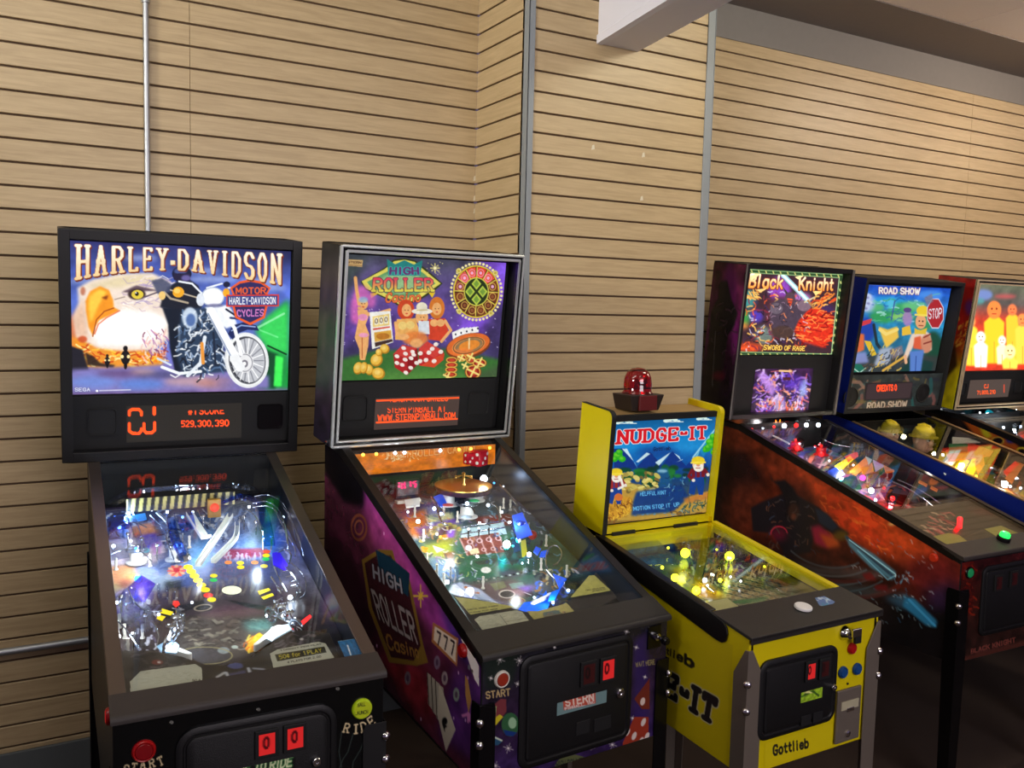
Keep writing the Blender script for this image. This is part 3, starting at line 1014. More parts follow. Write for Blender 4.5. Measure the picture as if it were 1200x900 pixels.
    # ---- playfield pieces (all hang under s.play)
    def wire(s, pts, r=.0022, m='wire', name='wire_ramp'):
        P = smooth_path([s.pf(x, y, h) for x, y, h in pts])
        mb = MB(); mb.tube(P, r, 6); return mb.build(name, m, s.play, 60)

    def post(s, x, y, h=.03, r=.005, m='clear', name='post'):
        p = s.pf(x, y, 0)
        mb = MB(); mb.lathe([(r * 1.3, 0), (r * 1.3, .003), (r * .7, .006), (r * .8, h * .5), (r * 1.1, h * .6), (r * .7, h * .7), (r * .9, h), (0, h + .002)], p, (0, 0, 1), 10)
        return mb.build(name, m, s.play, 50)

    def lamp(s, x, y, h=.02, r=.006, m='bulb', name='lamp'):
        p = s.pf(x, y, h)
        mb = MB(); mb.ball(p, r, 10); return mb.build(name, m, s.play, 60)

    def plate(s, pts, h, m='clear', th=.003, name='plastic_plate'):
        P = [s.pf(x, y, h) for x, y in pts]
        mb = MB(); mb.prism(P, lambda p: tuple(p), lambda p: (p[0], p[1], p[2] - th)); return mb.build(name, m, s.play)

    def insert(s, pts, m, name='insert_light', h=.0008):
        P = [s.pf(x, y, h) for x, y in pts]
        mb = MB(); mb.prism(P, lambda p: tuple(p), lambda p: (p[0], p[1], p[2] - .0006)); return mb.build(name, m, s.play)

    def bumper(s, x, y, r=.035, h=.045, cap='clear', body='whiteplastic', lampm='bulbsoft'):
        p = s.pf(x, y, 0)
        mb = MB(); mb.lathe([(r * .95, 0), (r * .95, .004), (r * .6, .008), (r * .55, h * .6), (r * .7, h * .7), (r * .3, h * .72)], p, (0, .0, 1), 20)
        o = mb.build('pop_bumper', body, s.play, 40)
        mb = MB(); mb.lathe([(r * .98, h * .72), (r, h * .78), (r * .9, h * .92), (r * .5, h), (0, h * 1.02)], p, (0, 0, 1), 20); mb.build('bumper_cap', cap, s.play, 40)
        mb = MB(); mb.ball(p + np.array([0, 0, h * .8]), .006, 8); mb.build('bumper_lamp', lampm, s.play, 50)

    def flipper(s, x0, y0, x1, y1, m='whiteplastic', h=.014):
        a, b = s.pf(x0, y0, h), s.pf(x1, y1, h)
        d = (b - a) / np.linalg.norm(b - a); q = np.cross(d, [0, 0, 1]); q /= np.linalg.norm(q)
        pts = []
        for c, r, t0 in ((a, .011, 90), (b, .006, -90)):
            for i in range(9):
                t = math.radians(t0 + 180 * i / 8)
                pts.append(c + d * (r * math.cos(t)) + q * (r * math.sin(t)))
        mb = MB(); mb.prism(pts, lambda p: (p[0], p[1], p[2] + .006), lambda p: (p[0], p[1], p[2] - .012)); return mb.build('flipper', m, s.play, bevel=.002)


def smooth_path(P, n=6):
    P = [np.asarray(p, float) for p in P]
    if len(P) < 3: return P
    out = []
    for i in range(len(P) - 1):
        a = P[max(i - 1, 0)]; b = P[i]; c = P[i + 1]; d = P[min(i + 2, len(P) - 1)]
        for j in range(n):
            t = j / n
            out.append(.5 * ((2 * b) + (c - a) * t + (2 * a - 5 * b + 4 * c - d) * t * t + (3 * b - a - 3 * c + d) * t ** 3))
    out.append(P[-1])
    return out
# ================================================================== 1: black motorcycle machine, leftmost
h = Machine([0.44, 1.8464, -0.037, 0.5644, 1.1189, 0.8773, 1.2026, 0.0971, 0.7109, 1.2032, 0.7033, 0.17],
            'black pinball machine with eagle and motorcycle backglass, leftmost of the row', wb=.46, wb2=.46)
h.cabinet('black', inner='mirror_blade'); h.rails('railbrown', w=.03, drop=.028); h.glass(.052)
h.lockbar('bar', v1=.06, drop=.014, r=.012); h.legs('blackmatte'); h.backbox('black', bez=.03, rec=.03, bezd=.006)


def translite_h():
    u0, u1, t0, t1 = -.326, .326, .205, .668
    A = h.sheet_bb(u0, u1, t0, t1, .028, 380, 270, (80, 100, 180), 3)
    A.view(60, 255, 4)
    P, E, L = A.poly, A.ell, A.line
    A.grad([(0, (44, 46, 96)), (.2, (72, 92, 176)), (.55, (92, 116, 196)), (.78, (110, 112, 190)), (1, (120, 96, 150))])
    A.mottle(.35, 40)
    for x, y, rx, ry in ((760, 290, 120, 14), (980, 300, 90, 16), (700, 250, 90, 12), (150, 300, 70, 10), (420, 190, 80, 14), (1040, 330, 60, 12)):
        E(x, y, rx, ry, (190, 205, 240), .6, 10)
    # left dusk and fire
    P([(80, 480), (140, 420), (170, 700), (80, 720)], (222, 120, 70), .9, 12)
    P([(90, 560), (200, 560), (530, 640), (520, 700), (300, 720), (120, 690)], (240, 150, 40), .95, 10)
    A.spray(90, (110, 590, 520, 690), [(255, 200, 60), (250, 120, 20), (255, 235, 150), (200, 60, 20)], (12, 46), (4, 10), (-40, 30))
    P([(90, 600), (150, 620), (170, 690), (180, 720), (90, 730)], (36, 34, 44), 1, 4)
    P([(160, 630), (200, 650), (230, 680), (300, 690), (290, 705), (170, 690)], (30, 26, 32), .85, 3)
    # green side
    P([(960, 520), (1010, 470), (1110, 380), (1110, 800), (1000, 800), (1000, 600)], (26, 150, 60), .95, 10)
    P([(1010, 470), (1110, 400), (1110, 640), (1020, 620), (960, 540)], (60, 215, 95), .9, 12)
    P([(985, 610), (1060, 640), (1050, 800), (960, 800)], (16, 66, 40), .9, 5)
    P([(1050, 645), (1087, 655), (1078, 790), (1042, 790)], (66, 240, 90), 1, 3)
    L([(960, 520), (1090, 450)], 10, (170, 250, 190), .7); L([(960, 520), (1060, 560)], 8, (120, 240, 150), .7); L([(1015, 600), (1100, 640)], 8, (10, 60, 30))
    # road
    P([(95, 712), (520, 690), (1020, 740), (1020, 800), (95, 820)], (128, 120, 184), 1, 8)
    for x, y, rx, ry, c in ((200, 770, 110, 30, (110, 140, 215)), (420, 780, 110, 26, (90, 130, 210)), (330, 730, 120, 14, (90, 60, 100)), (640, 765, 110, 24, (200, 160, 165)), (760, 775, 90, 24, (190, 130, 120)),
                            (520, 735, 120, 14, (60, 60, 100)), (860, 780, 90, 18, (120, 110, 170)), (430, 720, 60, 8, (240, 190, 160))):
        E(x, y, rx, ry, c, .8, 14)
    # eagle head: white feathers; the whitest patch paints in the backlight's burn-out
    P([(125, 330), (200, 290), (320, 265), (470, 260), (560, 300), (540, 400), (560, 470), (555, 560), (480, 620), (330, 625), (215, 610), (120, 560), (105, 470), (130, 400)], (238, 220, 205), 1, 5)
    P([(140, 330), (320, 275), (460, 270), (520, 310), (400, 310), (330, 330), (180, 330)], (222, 205, 160), .8, 10)
    P([(105, 470), (150, 380), (175, 560), (120, 560)], (224, 180, 150), .8, 8)
    P([(200, 470), (330, 430), (470, 440), (550, 480), (520, 560), (430, 600), (220, 600), (190, 540)], (255, 253, 250), 1, 12)
    A.spray(70, (330, 280, 560, 430), [(255, 248, 240), (200, 176, 190), (240, 225, 225), (170, 150, 190)], (20, 60), (3, 8), (-25, 25), .7)
    A.spray(50, (420, 520, 540, 650), [(180, 120, 170), (240, 190, 180), (130, 60, 90), (250, 230, 220)], (16, 40), (3, 8), (40, 120), .8)
    # brow and eye
    P([(330, 350), (400, 318), (470, 335), (520, 345), (440, 345), (370, 352)], (96, 76, 88), 1, 3)
    E(402, 360, 42, 26, (60, 44, 40), 1, 2); E(405, 361, 28, 21, (226, 200, 66), 1); E(402, 358, 9, 10, (30, 26, 20), 1); E(398, 353, 3, 3, (255, 255, 255))
    L([(345, 372), (300, 384)], 6, (150, 130, 120), .8); L([(440, 372), (500, 350), (540, 352)], 7, (80, 64, 80), .9)
    # beak
    P([(164, 440), (162, 390), (184, 345), (230, 322), (272, 340), (292, 388), (294, 420), (322, 436), (270, 462), (228, 480), (206, 515), (196, 556), (176, 510)], (244, 150, 36), 1, 2)
    P([(176, 420), (180, 370), (226, 334), (262, 350), (240, 380), (214, 430), (196, 480), (184, 490)], (255, 206, 74), .95, 6)
    P([(236, 376), (268, 364), (262, 386)], (130, 60, 20), 1, 2)
    L([(294, 424), (250, 440), (214, 478), (196, 556)], 6, (170, 80, 20)); L([(322, 436), (260, 470), (222, 500), (205, 545)], 6, (232, 120, 80))
    E(150, 345, 12, 20, (180, 100, 70), .8, 3); E(148, 570, 22, 16, (200, 80, 40), .9, 4)
    # far riders
    for x, y, k in ((264, 672, .6), (349, 655, 1)):
        E(x, y, 22 * k, 34 * k, (26, 22, 26)); E(x, y - 42 * k, 11 * k, 13 * k, (24, 20, 24)); E(x - 16 * k, y - 4, 8 * k, 8 * k, (255, 230, 160)); E(x + 14 * k, y - 4, 8 * k, 8 * k, (255, 230, 160)); E(x, y + 38 * k, 8 * k, 18 * k, (16, 14, 18))
    # rider in black
    P([(545, 330), (590, 300), (655, 296), (690, 320), (712, 400), (700, 430), (610, 440), (510, 420), (520, 380)], (26, 30, 44), 1, 2)
    P([(470, 296), (520, 285), (560, 310), (560, 350), (500, 360), (480, 320)], (70, 76, 104), .9, 4)
    E(612, 264, 46, 36, (20, 26, 56)); E(606, 252, 30, 16, (76, 90, 150), .9, 3); P([(575, 262), (650, 262), (652, 300), (600, 306), (574, 290)], (34, 30, 60)); E(632, 284, 22, 14, (120, 110, 180), .8, 3)
    P([(520, 420), (620, 430), (610, 500), (596, 520), (640, 690), (640, 720), (580, 720), (556, 610), (548, 500)], (20, 28, 44), 1, 2)
    P([(596, 500), (636, 520), (630, 690), (600, 640)], (214, 226, 240), 1, 3)
    L([(530, 350), (560, 380), (640, 400)], 10, (210, 190, 160), .8); L([(560, 340), (700, 380)], 7, (230, 210, 180), .8)
    # engine and frame: chrome over dark
    P([(610, 430), (740, 420), (800, 560), (830, 720), (620, 745), (590, 650)], (44, 62, 88), 1, 6)
    A.spray(150, (600, 430, 810, 740), [(235, 242, 250), (150, 170, 200), (20, 24, 36), (90, 120, 160), (255, 255, 255)], (12, 46), (3, 9))
    E(650, 470, 36, 50, (210, 224, 240), .9, 3); E(654, 480, 22, 30, (70, 100, 160), .9, 3)
    L([(520, 700), (600, 730), (700, 720)], 14, (240, 246, 250)); L([(640, 740), (700, 680), (720, 560)], 16, (225, 232, 240)); L([(500, 660), (560, 690)], 10, (210, 220, 235))
    L([(706, 590), (712, 680)], 16, (232, 150, 60)); L([(760, 540), (770, 690)], 10, (30, 40, 60))
    # tank and lamps
    E(596, 350, 27, 25, (235, 166, 40)); E(590, 344, 15, 12, (255, 206, 100)); E(520, 366, 16, 20, (240, 200, 120))
    L([(600, 300), (660, 310), (720, 370)], 9, (235, 240, 248)); L([(830, 330), (900, 330), (980, 300)], 7, (238, 240, 240)); L([(730, 330), (800, 310)], 8, (240, 244, 250))
    E(757, 372, 54, 46, (190, 200, 216)); E(757, 372, 48, 40, (255, 255, 255)); E(700, 385, 20, 30, (220, 226, 236)); E(820, 352, 16, 20, (240, 170, 40)); E(822, 314, 16, 14, (26, 30, 60))
    P([(720, 420), (830, 410), (850, 440), (870, 500), (820, 520), (770, 480)], (236, 240, 246), 1, 3)
    E(768, 412, 40, 8, (110, 110, 150), .9, 2)
    # front wheel and fork
    E(918, 668, 100, 128, (238, 240, 240), 1, 1, -8); E(920, 668, 84, 110, (50, 52, 60), 1, 1, -8)
    E(925, 668, 80, 104, (206, 208, 214), .9, 1, -8)
    for i in range(22):
        a = i * math.pi / 11
        L([(916, 670), (916 + 78 * math.cos(a), 670 + 104 * math.sin(a))], 5, (255, 255, 255) if i % 2 else (120, 122, 132), .9)
    A.ring(916, 668, 98, 126, 9, (225, 228, 230), 1, -8); A.ring(918, 668, 84, 110, 5, (90, 92, 100), 1, -8)
    E(908, 680, 40, 46, (226, 226, 228)); A.ring(908, 680, 34, 40, 4, (130, 130, 140)); E(906, 684, 16, 18, (120, 118, 128)); E(905, 684, 8, 9, (250, 250, 250))
    P([(828, 545), (850, 505), (900, 490), (960, 505), (975, 530), (920, 525), (880, 540), (850, 572)], (30, 40, 90), 1, 1)
    L([(845, 530), (890, 505), (955, 512)], 6, (150, 170, 220))
    L([(748, 440), (880, 690)], 40, (250, 251, 252)); L([(735, 450), (858, 680)], 7, (150, 164, 190)); L([(800, 430), (860, 520), (890, 640)], 16, (246, 248, 250)); L([(858, 660), (885, 700)], 44, (236, 238, 240))
    L([(820, 430), (880, 470), (1000, 440)], 9, (28, 34, 60)); L([(840, 470), (930, 480)], 10, (46, 60, 110))
    # bar and shield
    P([(838, 330), (880, 300), (932, 290), (985, 300), (1028, 330), (1012, 362), (1012, 420), (1000, 470), (932, 505), (862, 470), (850, 420), (850, 362)], (232, 90, 40), 1)
    P([(848, 334), (884, 310), (932, 301), (981, 310), (1018, 334), (1002, 362), (1002, 420), (990, 464), (932, 492), (872, 464), (860, 420), (860, 362)], (46, 40, 92), 1)
    A.text('MOTOR', [(862, 328), (1008, 326), (1008, 358), (862, 360)], (235, 96, 48), .2)
    P([(820, 362), (1066, 360), (1066, 416), (820, 418)], (214, 60, 40)); P([(826, 368), (1060, 366), (1060, 410), (826, 412)], (56, 66, 130))
    A.text('HARLEY-DAVIDSON', [(834, 374), (1052, 372), (1052, 406), (834, 408)], (250, 250, 252), .17)
    A.text('CYCLES', [(866, 432), (1000, 428), (994, 462), (872, 466)], (220, 130, 200), .18)
    # title over everything
    def arch(s_, t_): return s_, t_
    top = lambda x: 124 + (x - 105) * .043
    def bot(x):
        q = (x - 105) / 985
        return 294 - 128 * q + 0 * q if q < .4 else 243 + 76 * ((q - .4) / .6) ** 1.35
    names = 'HARLEY-DAVIDSON'
    xs = [105, 192, 272, 352, 420, 486, 556, 586, 652, 726, 788, 838, 896, 960, 1018, 1088]
    for i, chh in enumerate(names):
        a, b = xs[i] + 3, xs[i + 1] - 3
        ya = lambda x: 124 + (x - 105) * .047
        q0, q1 = (a - 105) / 985, (b - 105) / 985
        yb = lambda q: 298 - 50 * math.sin(min(1, q / .9) * math.pi) ** .8 if q < .62 else 262 + 58 * ((q - .62) / .38) ** 1.2
        quad = [(a, ya(a)), (b, ya(b)), (b, yb(q1)), (a, yb(q0))]
        if chh == '-': quad = [(a, 188), (b, 188), (b, 232), (a, 232)]
        kw = dict(serif=.0 if chh in 'OSDC-' else .11)
        if chh == '-':
            P([(a + 2, 206), (b + 2, 206), (b + 2, 228), (a + 2, 228)], (140, 60, 26)); P([(a, 202), (b - 2, 202), (b - 2, 222), (a, 222)], (250, 226, 180)); continue
        qs = [(x + 5, y + 6) for x, y in quad]
        A.text(chh, qs, (112, 44, 26), .26, .11, out=((112, 44, 26), .03), **kw)
        A.text(chh, quad, ((255, 244, 222), (240, 206, 150)), .25, .1, out=((176, 92, 40), .025), **kw)
    # maker's name and small print
    A.text('SEGA', [(110, 796), (186, 796), (186, 814), (110, 814)], (225, 228, 250), .22, out=((70, 70, 130), .1))
    E(216, 811, 6, 5, (255, 255, 255)); A.line([(228, 810), (372, 806)], 5, (230, 230, 240), .8)
    A.mottle(.05, 6)
    A.build('backglass', 'art_e', h.root, 1.12)


translite_h()


def panel_h():
    # speaker panel with display
    mb = MB(); mb.box((-.33, .024, .03), (.33, .034, .2), lambda u, d, t: h.B(u, t, d))
    o = mb.build('speaker_panel', 'blackmatte', h.root, bevel=.002)
    a = h.bb(148, 476, .02); b = h.bb(283, 513, .02)
    u0, t1 = a; u1, t0 = b[0], b[1]
    A = h.sheet_bb(u0, u1, t0, t1, .0225, 190, 56, (26, 23, 20), 4)
    A.view(60, 440, 4)
    og = (255, 70, 20)
    def seg(pts, w=13, c=og): A.line(pts, w, c)
    # big initials C J seen part-way through the display's scan
    seg([(368, 186), (368, 168), (382, 160), (412, 160), (424, 172), (424, 186)]); seg([(368, 226), (368, 260), (382, 270), (414, 270), (424, 258), (424, 250)])
    seg([(484, 154), (484, 180)], 16); seg([(436, 226), (436, 256), (446, 268), (472, 268), (486, 256), (486, 222)])
    A.line([(392, 176), (392, 186)], 8, (26, 23, 20)); 
    for x, y in ((384, 232), (404, 246)): A.line([(x, y), (x, y + 20)], 5, (26, 23, 20))
    A.text('#1 SCORE', [(640, 150), (812, 145), (812, 181), (640, 186)], og, .17)
    A.poly([(620, 130), (830, 126), (830, 163), (620, 166)], (26, 23, 20))
    A.text('529,300,390', [(608, 212), (834, 206), (834, 238), (608, 242)], og, .19)
    # dot matrix lattice
    A.A[::2] *= .86; A.A[:, ::2] *= .86
    A.build('dot_matrix_display', 'art_e2', o, 2.2)
    for u, sq in ((-.243, 0), (.268, 1)):
        h.speaker(u, .118, .042, .0235, rnd_=False, parent=o, m='blackgloss' if sq else 'blackmatte')


panel_h()


def front_h():
    A = h.sheet_fr(-.28, .28, .47, .868, 330, 230, (9, 11, 12), -.0008, 5)
    A.view(100, 740, 3.3333)
    A.mottle(.3, 30)
    # lettering round the buttons
    cream = (226, 206, 160)
    def letters(rows, w_, hh):
        for chh, cx, cy, rot in rows:
            c_, s_ = math.cos(math.radians(rot)), math.sin(math.radians(rot))
            A.text(chh, [(cx + x * c_ - y * s_, cy + x * s_ + y * c_ - x * .18) for x, y in ((-w_, -hh), (w_, -hh), (w_, hh), (-w_, hh))], cream, .17, serif=.12)
    letters((('R', 1020, 378, 16), ('I', 1056, 382, 2), ('D', 1086, 373, -12), ('E', 1116, 352, -30)), 15, 20)
    letters((('S', 160, 537, 26), ('T', 192, 531, 12), ('A', 226, 521, 0), ('R', 261, 515, -8), ('T', 295, 507, -20)), 14, 18)
    for pts in ([(1000, 395), (990, 470), (1000, 530)], [(1045, 400), (1025, 470), (1005, 500), (990, 540)], [(1090, 410), (1075, 460), (1045, 510), (1040, 560)]): A.line(pts, 5, (52, 62, 58), .8)
    for x, y in ((338, 356), (676, 306), (985, 225), (966, 472)): A.ell(x, y, 7, 6, (150, 150, 140)); A.ell(x, y, 3, 3, (60, 60, 60))
    A.build('front_decal', 'art_g', h.root)
    # doors, buttons
    a = h.fr(204, 858); b = h.fr(396, 826)
    h.coindoor(-.165, .172, .52, .826, .045)
    for x in (311, 344):
        u, w_ = h.fr(x, 868 if x == 311 else 861); h.slot(u, w_, (.034, .046), True)
    u, w_ = h.fr(369, 889); h.lock(u, w_)
    y0 = -.0112; a, b, c = h.fr(270, 893), h.fr(345, 884), h.fr(345, 903)
    T_ = Art([(a[0], y0, b[1]), (b[0], y0, b[1]), (b[0], y0, c[1]), (a[0], y0, c[1])], 90, 26, (10, 11, 12), h.W); T_.view(100, 740, 3.3333)
    T_.text('LIVE TO RIDE', [(560, 534), (808, 486), (808, 528), (560, 574)], (214, 226, 176), .22, out=((50, 120, 60), .12), slant=.2); T_.build('door_lettering', 'art_m', h.door)
    u, w_ = h.fr(168.5, 879.5); h.button((u, -.001, w_), (0, -1, 0), .018, 'dullred', 'red', 'start_button', label='dim red start button')
    u, w_ = h.fr(423.5, 829.5)
    mb = MB(); mb.lathe([(.023, 0), (.023, .006), (.0205, .009), (0, .009)], (u, -.001, w_), (0, -1, 0), 28); o = mb.build('launch_button', M['lime'], h.root, 40, label='lime yellow ball launch button')
    r = .0195
    B_ = Art([(u - r, -.0102, w_ + r), (u + r, -.0102, w_ + r), (u + r, -.0102, w_ - r), (u - r, -.0102, w_ - r)], 40, 40, (190, 208, 26), h.W)
    B_.view(400, 800, 9)
    B_.text('BALL', [(172, 218), (256, 204), (256, 246), (172, 260)], (30, 40, 10), .2); B_.text('LAUNCH', [(140, 304), (282, 286), (282, 326), (140, 346)], (30, 40, 10), .2)
    t = np.linspace(0, 2 * math.pi, 40)[:-1]
    keep = [proj(h.W((u + r * math.cos(q), -.0102, w_ + r * math.sin(q)))) for q in t]
    B_.view(0, 0, 1); B_.build('button_print', 'art_m', o, keep=keep)
    v_, w2 = h.sd(124.6, 840)
    h.button((-h.hx - .001, .09, .84), (-1, 0, 0), .014, 'redglow', 'red', 'flipper_button')


M['dullred'] = mat('dark_red_lens', (120, 12, 18), .3, emit=.1)
M['lime'] = mat('lime_button', (170, 196, 24), .3, emit=.12)
front_h()
def play_h():
    A = h.sheet_pf(-.262, .262, .15, 1.105, 250, 420, (38, 42, 60), 0, 11)
    A.view(0, 0, 1)
    P, E, L = A.poly, A.ell, A.line
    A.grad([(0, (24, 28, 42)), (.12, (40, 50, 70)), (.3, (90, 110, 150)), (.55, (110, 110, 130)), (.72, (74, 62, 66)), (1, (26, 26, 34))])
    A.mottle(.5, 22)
    P([(124, 615), (180, 600), (250, 598), (300, 590), (335, 620), (330, 680), (130, 690)], (120, 140, 190), .7, 10)
    A.spray(260, (126, 596, 335, 650), [(235, 245, 255), (60, 70, 110), (160, 190, 240), (30, 34, 60), (120, 160, 230), (250, 250, 250)], (3, 12), (1, 3))
    # printed scenes
    P([(124, 634), (152, 630), (196, 640), (194, 654), (176, 662), (128, 663)], (232, 214, 226), 1, 2)
    P([(152, 618), (178, 612), (186, 624), (180, 632), (156, 630)], (232, 140, 96), .9, 2); P([(160, 628), (184, 624), (190, 640), (168, 642)], (60, 60, 200), .9, 2); P([(163, 640), (176, 639), (174, 648), (166, 647)], (20, 60, 230)); E(171, 645, 5, 3, (120, 225, 250)); P([(178, 638), (188, 634), (188, 650), (180, 650)], (214, 130, 220), .8, 1)
    P([(127, 664), (156, 661), (162, 676), (146, 692), (128, 692)], (222, 148, 98), 1, 2); P([(130, 684), (150, 684), (142, 696), (130, 698)], (176, 158, 116), .9, 2); E(146, 684, 6, 5, (150, 70, 60), .8, 2)
    P([(136, 694), (176, 680), (182, 702), (150, 726), (134, 720)], (160, 142, 214), .95, 3); P([(158, 690), (178, 686), (180, 704), (162, 706)], (128, 96, 210), .8, 2)
    P([(174, 676), (200, 672), (206, 690), (180, 694)], (150, 165, 178), .9, 2); P([(192, 682), (226, 678), (226, 690), (196, 694)], (44, 48, 44), .9, 2); P([(212, 674), (224, 674), (230, 688), (214, 690)], (70, 90, 150), .9, 2)
    for q in range(12):
        a = q * math.pi / 6; L([(207, 669), (207 + 9 * math.cos(a), 669 + 6 * math.sin(a))], 3, (250, 170, 120) if q % 2 else (240, 90, 80))
    E(207, 668, 4, 3, (230, 40, 60))
    P([(222, 640), (244, 618), (256, 624), (240, 664), (224, 664)], (120, 180, 235), .9, 3)
    P([(276, 626), (300, 600), (322, 604), (330, 640), (322, 650), (276, 646)], (110, 160, 225), 1, 4); P([(292, 608), (304, 600), (312, 606), (304, 640), (286, 646)], (206, 220, 245), .9, 4); P([(302, 600), (312, 602), (308, 640), (300, 644)], (120, 110, 130), .6, 2)
    P([(262, 644), (312, 642), (312, 652), (262, 656)], (190, 60, 80), .8, 1)
    A.spray(26, (262, 646, 306, 654), [(225, 215, 230)], (4, 7), (1, 1.6), (80, 100))
    P([(255, 658), (330, 654), (330, 690), (255, 700)], (92, 96, 130), .7, 4)
    P([(176, 694), (330, 684), (346, 720), (340, 734), (180, 750)], (78, 62, 66), .85, 6)
    P([(240, 712), (300, 706), (320, 720), (240, 728)], (120, 84, 96), .8, 4); P([(262, 702), (326, 712), (330, 718), (290, 712)], (34, 28, 32), .9, 1); P([(186, 716), (240, 702), (242, 708), (190, 726)], (30, 26, 30), .9, 2)
    E(238, 712, 12, 4.5, (30, 26, 26)); A.ring(238, 712, 10, 3.4, 1.6, (200, 184, 160), 1, -8)
    P([(206, 726), (300, 722), (330, 736), (286, 770), (238, 778), (206, 766)], (88, 82, 78), .9, 5)
    A.spray(90, (208, 724, 300, 762), [(140, 136, 120), (60, 54, 54), (112, 100, 90), (168, 160, 140), (46, 42, 44)], (4, 14), (1, 4), (-20, 20))
    P([(284, 728), (318, 724), (318, 738), (290, 740)], (96, 160, 156), .8, 3)
    E(240, 768, 30, 9, (76, 76, 84), .8, 2); E(262, 762, 7, 4, (150, 160, 160)); E(275, 758, 4, 2, (190, 200, 190)); A.ring(240, 768, 32, 10, 1.2, (170, 160, 110))
    P([(287, 760), (296, 746), (304, 741), (311, 747), (303, 762), (291, 765)], (244, 176, 40), 1); A.spray(16, (289, 744, 308, 762), [(255, 230, 90), (230, 110, 40)], (4, 9), (1, 2), (100, 140))
    # insert rings
    E(271.5, 691.5, 12.5, 5.6, (40, 34, 34)); 
    A.spray(60, (126, 700, 190, 770), [(200, 205, 225), (40, 40, 50), (110, 100, 130), (250, 250, 255)], (3, 10), (1, 3), (60, 120))
    A.mottle(.12, 3)
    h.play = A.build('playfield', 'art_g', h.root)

    # inserts: the lit arrow row and rollover lights
    def disc(x, y, rx, ry, m, rot=0):
        h.insert([(x + rx * math.cos(t) * math.cos(rot) - ry * math.sin(t) * math.sin(rot), y + rx * math.cos(t) * math.sin(rot) + ry * math.sin(t) * math.cos(rot)) for t in np.linspace(0, 2 * math.pi, 19)[:-1]], m)
    for x, y in ((220.5, 664.5), (224, 669.5), (228, 674.8), (232, 680), (236, 685.5), (240.5, 691)): disc(x, y, 5.6, 2.9, 'ins_yellow')
    disc(244, 697.5, 5.6, 2.9, 'ins_red'); disc(248, 702.5, 5.2, 2.7, 'ins_yellow')
    disc(271.5, 691.5, 11.6, 5, 'ins_white')
    for x, y, m in ((250.5, 674.5, 'ins_yellow'), (250.3, 679.6, 'ins_green'), (312.5, 646.3, 'ins_red'), (312, 650.8, 'ins_yellow'), (311.5, 655, 'ins_green'), (309.5, 663.3, 'ins_yellow'), (281.5, 659.5, 'ins_yellow'), (282, 664.5, 'ins_yellow'), (267.5, 659, 'ins_orange'), (298.5, 659, 'ins_orange')):
        disc(x, y, 4.4, 2.1, m)
    for q in ([(302, 692.5), (315, 689), (317, 691.5), (304, 697)], [(306, 699.5), (319, 695), (321, 697.5), (309, 702.5)], [(190, 713), (203, 717), (200, 721), (188, 718)], [(185, 720), (194, 722.5), (190, 727.5), (183.5, 725)]): h.insert(q, 'ins_yellow')
    h.insert([(203, 704), (209, 704), (211, 708), (206, 712), (202, 708)], 'ins_red')

    # upright striped banner across the back
    v = h.pf(210, 594, .05)[1]
    za = h.pfz(v)
    S = Art([(-.19, v, za + .085), (.12, v, za + .085), (.12, v, za + .045), (-.19, v, za + .045)], 110, 14, (224, 204, 120), h.W)
    for i in range(15):
        x = 148 + i * 9; S.poly([(x, 606), (x + 4.5, 606), (x + 9, 572), (x + 4.5, 572)], (22, 18, 18))
    S.build('striped_banner', 'art_m', h.play)
    # traffic light
    p = h.pf(251.5, 596, .055)
    mb = MB(); mb.box((p[0] - .019, p[1], p[2] - .028), (p[0] + .019, p[1] + .02, p[2] + .028)); o = mb.build('traffic_light', mat('gold_plastic', (190, 140, 40), .4), h.play, bevel=.002)
    mb = MB(); mb.lathe([(.0135, 0), (.0135, .004), (.009, .011), (0, .013)], (p[0], p[1], p[2] + .003), (0, -1, 0), 18); mb.build('lens', mat('lit_red_lens', (235, 70, 30), .3, emit=.9), o, 50)
    # ramps and habitrails
    for off in (0, 5):
        h.wire([(296, 590 + off, .075), (312, 588 + off, .08), (326, 596 + off, .08), (334, 616 + off, .07), (338, 640 + off, .06)], .0022)
    for a_ in ((300, 594), (322, 592), (332, 606)): h.wire([(a_[0], a_[1], .078), (a_[0], a_[1] + 5, .078)], .0018)
    h.wire([(322, 598, .07), (330, 614, .065), (344, 640, .05), (346, 652, .045)]); h.wire([(330, 590, .07), (342, 612, .06), (348, 636, .055)])
    h.wire([(325, 648, .05), (334, 644, .05), (341, 650, .05), (339, 660, .05)]); h.wire([(341, 660, .05), (352, 670, .045), (358, 682, .04), (357, 696, .035), (350, 702, .03)])
    h.wire([(334, 664, .05), (344, 676, .045), (352, 690, .04), (346, 700, .035)]); h.wire([(322, 664, .045), (328, 680, .04), (336, 694, .035)], .003); h.wire([(318, 676, .04), (324, 686, .035), (330, 696, .03)], .003)
    for i in range(5): h.wire([(338 + i * 3.6, 668 + i * 6.5, .048), (331 + i * 4, 670 + i * 6.2, .046)], .0016)
    h.wire([(340, 688, .05), (346, 686, .05), (350, 692, .05), (344, 704, .045)], .002)
    # white strip ramps crossing the middle
    def strip(pts, hh, wd, m='whiteplastic', nm='ramp'):
        P_ = smooth_path([h.pf(x, y, hh) for x, y in pts]); mb = MB(); vs = []; fs = []
        for i, p_ in enumerate(P_):
            d = P_[min(i + 1, len(P_) - 1)] - P_[max(i - 1, 0)]; q = np.cross(d, [0, 0, 1]); q /= np.linalg.norm(q)
            for k, z in ((-1, .012), (-1, 0), (1, 0), (1, .012)): vs.append(p_ + q * wd * k / 2 + np.array([0, 0, z]))
        for i in range(len(P_) - 1):
            for j in range(3): fs.append((i * 4 + j, i * 4 + j + 1, i * 4 + 5 + j, i * 4 + 4 + j))
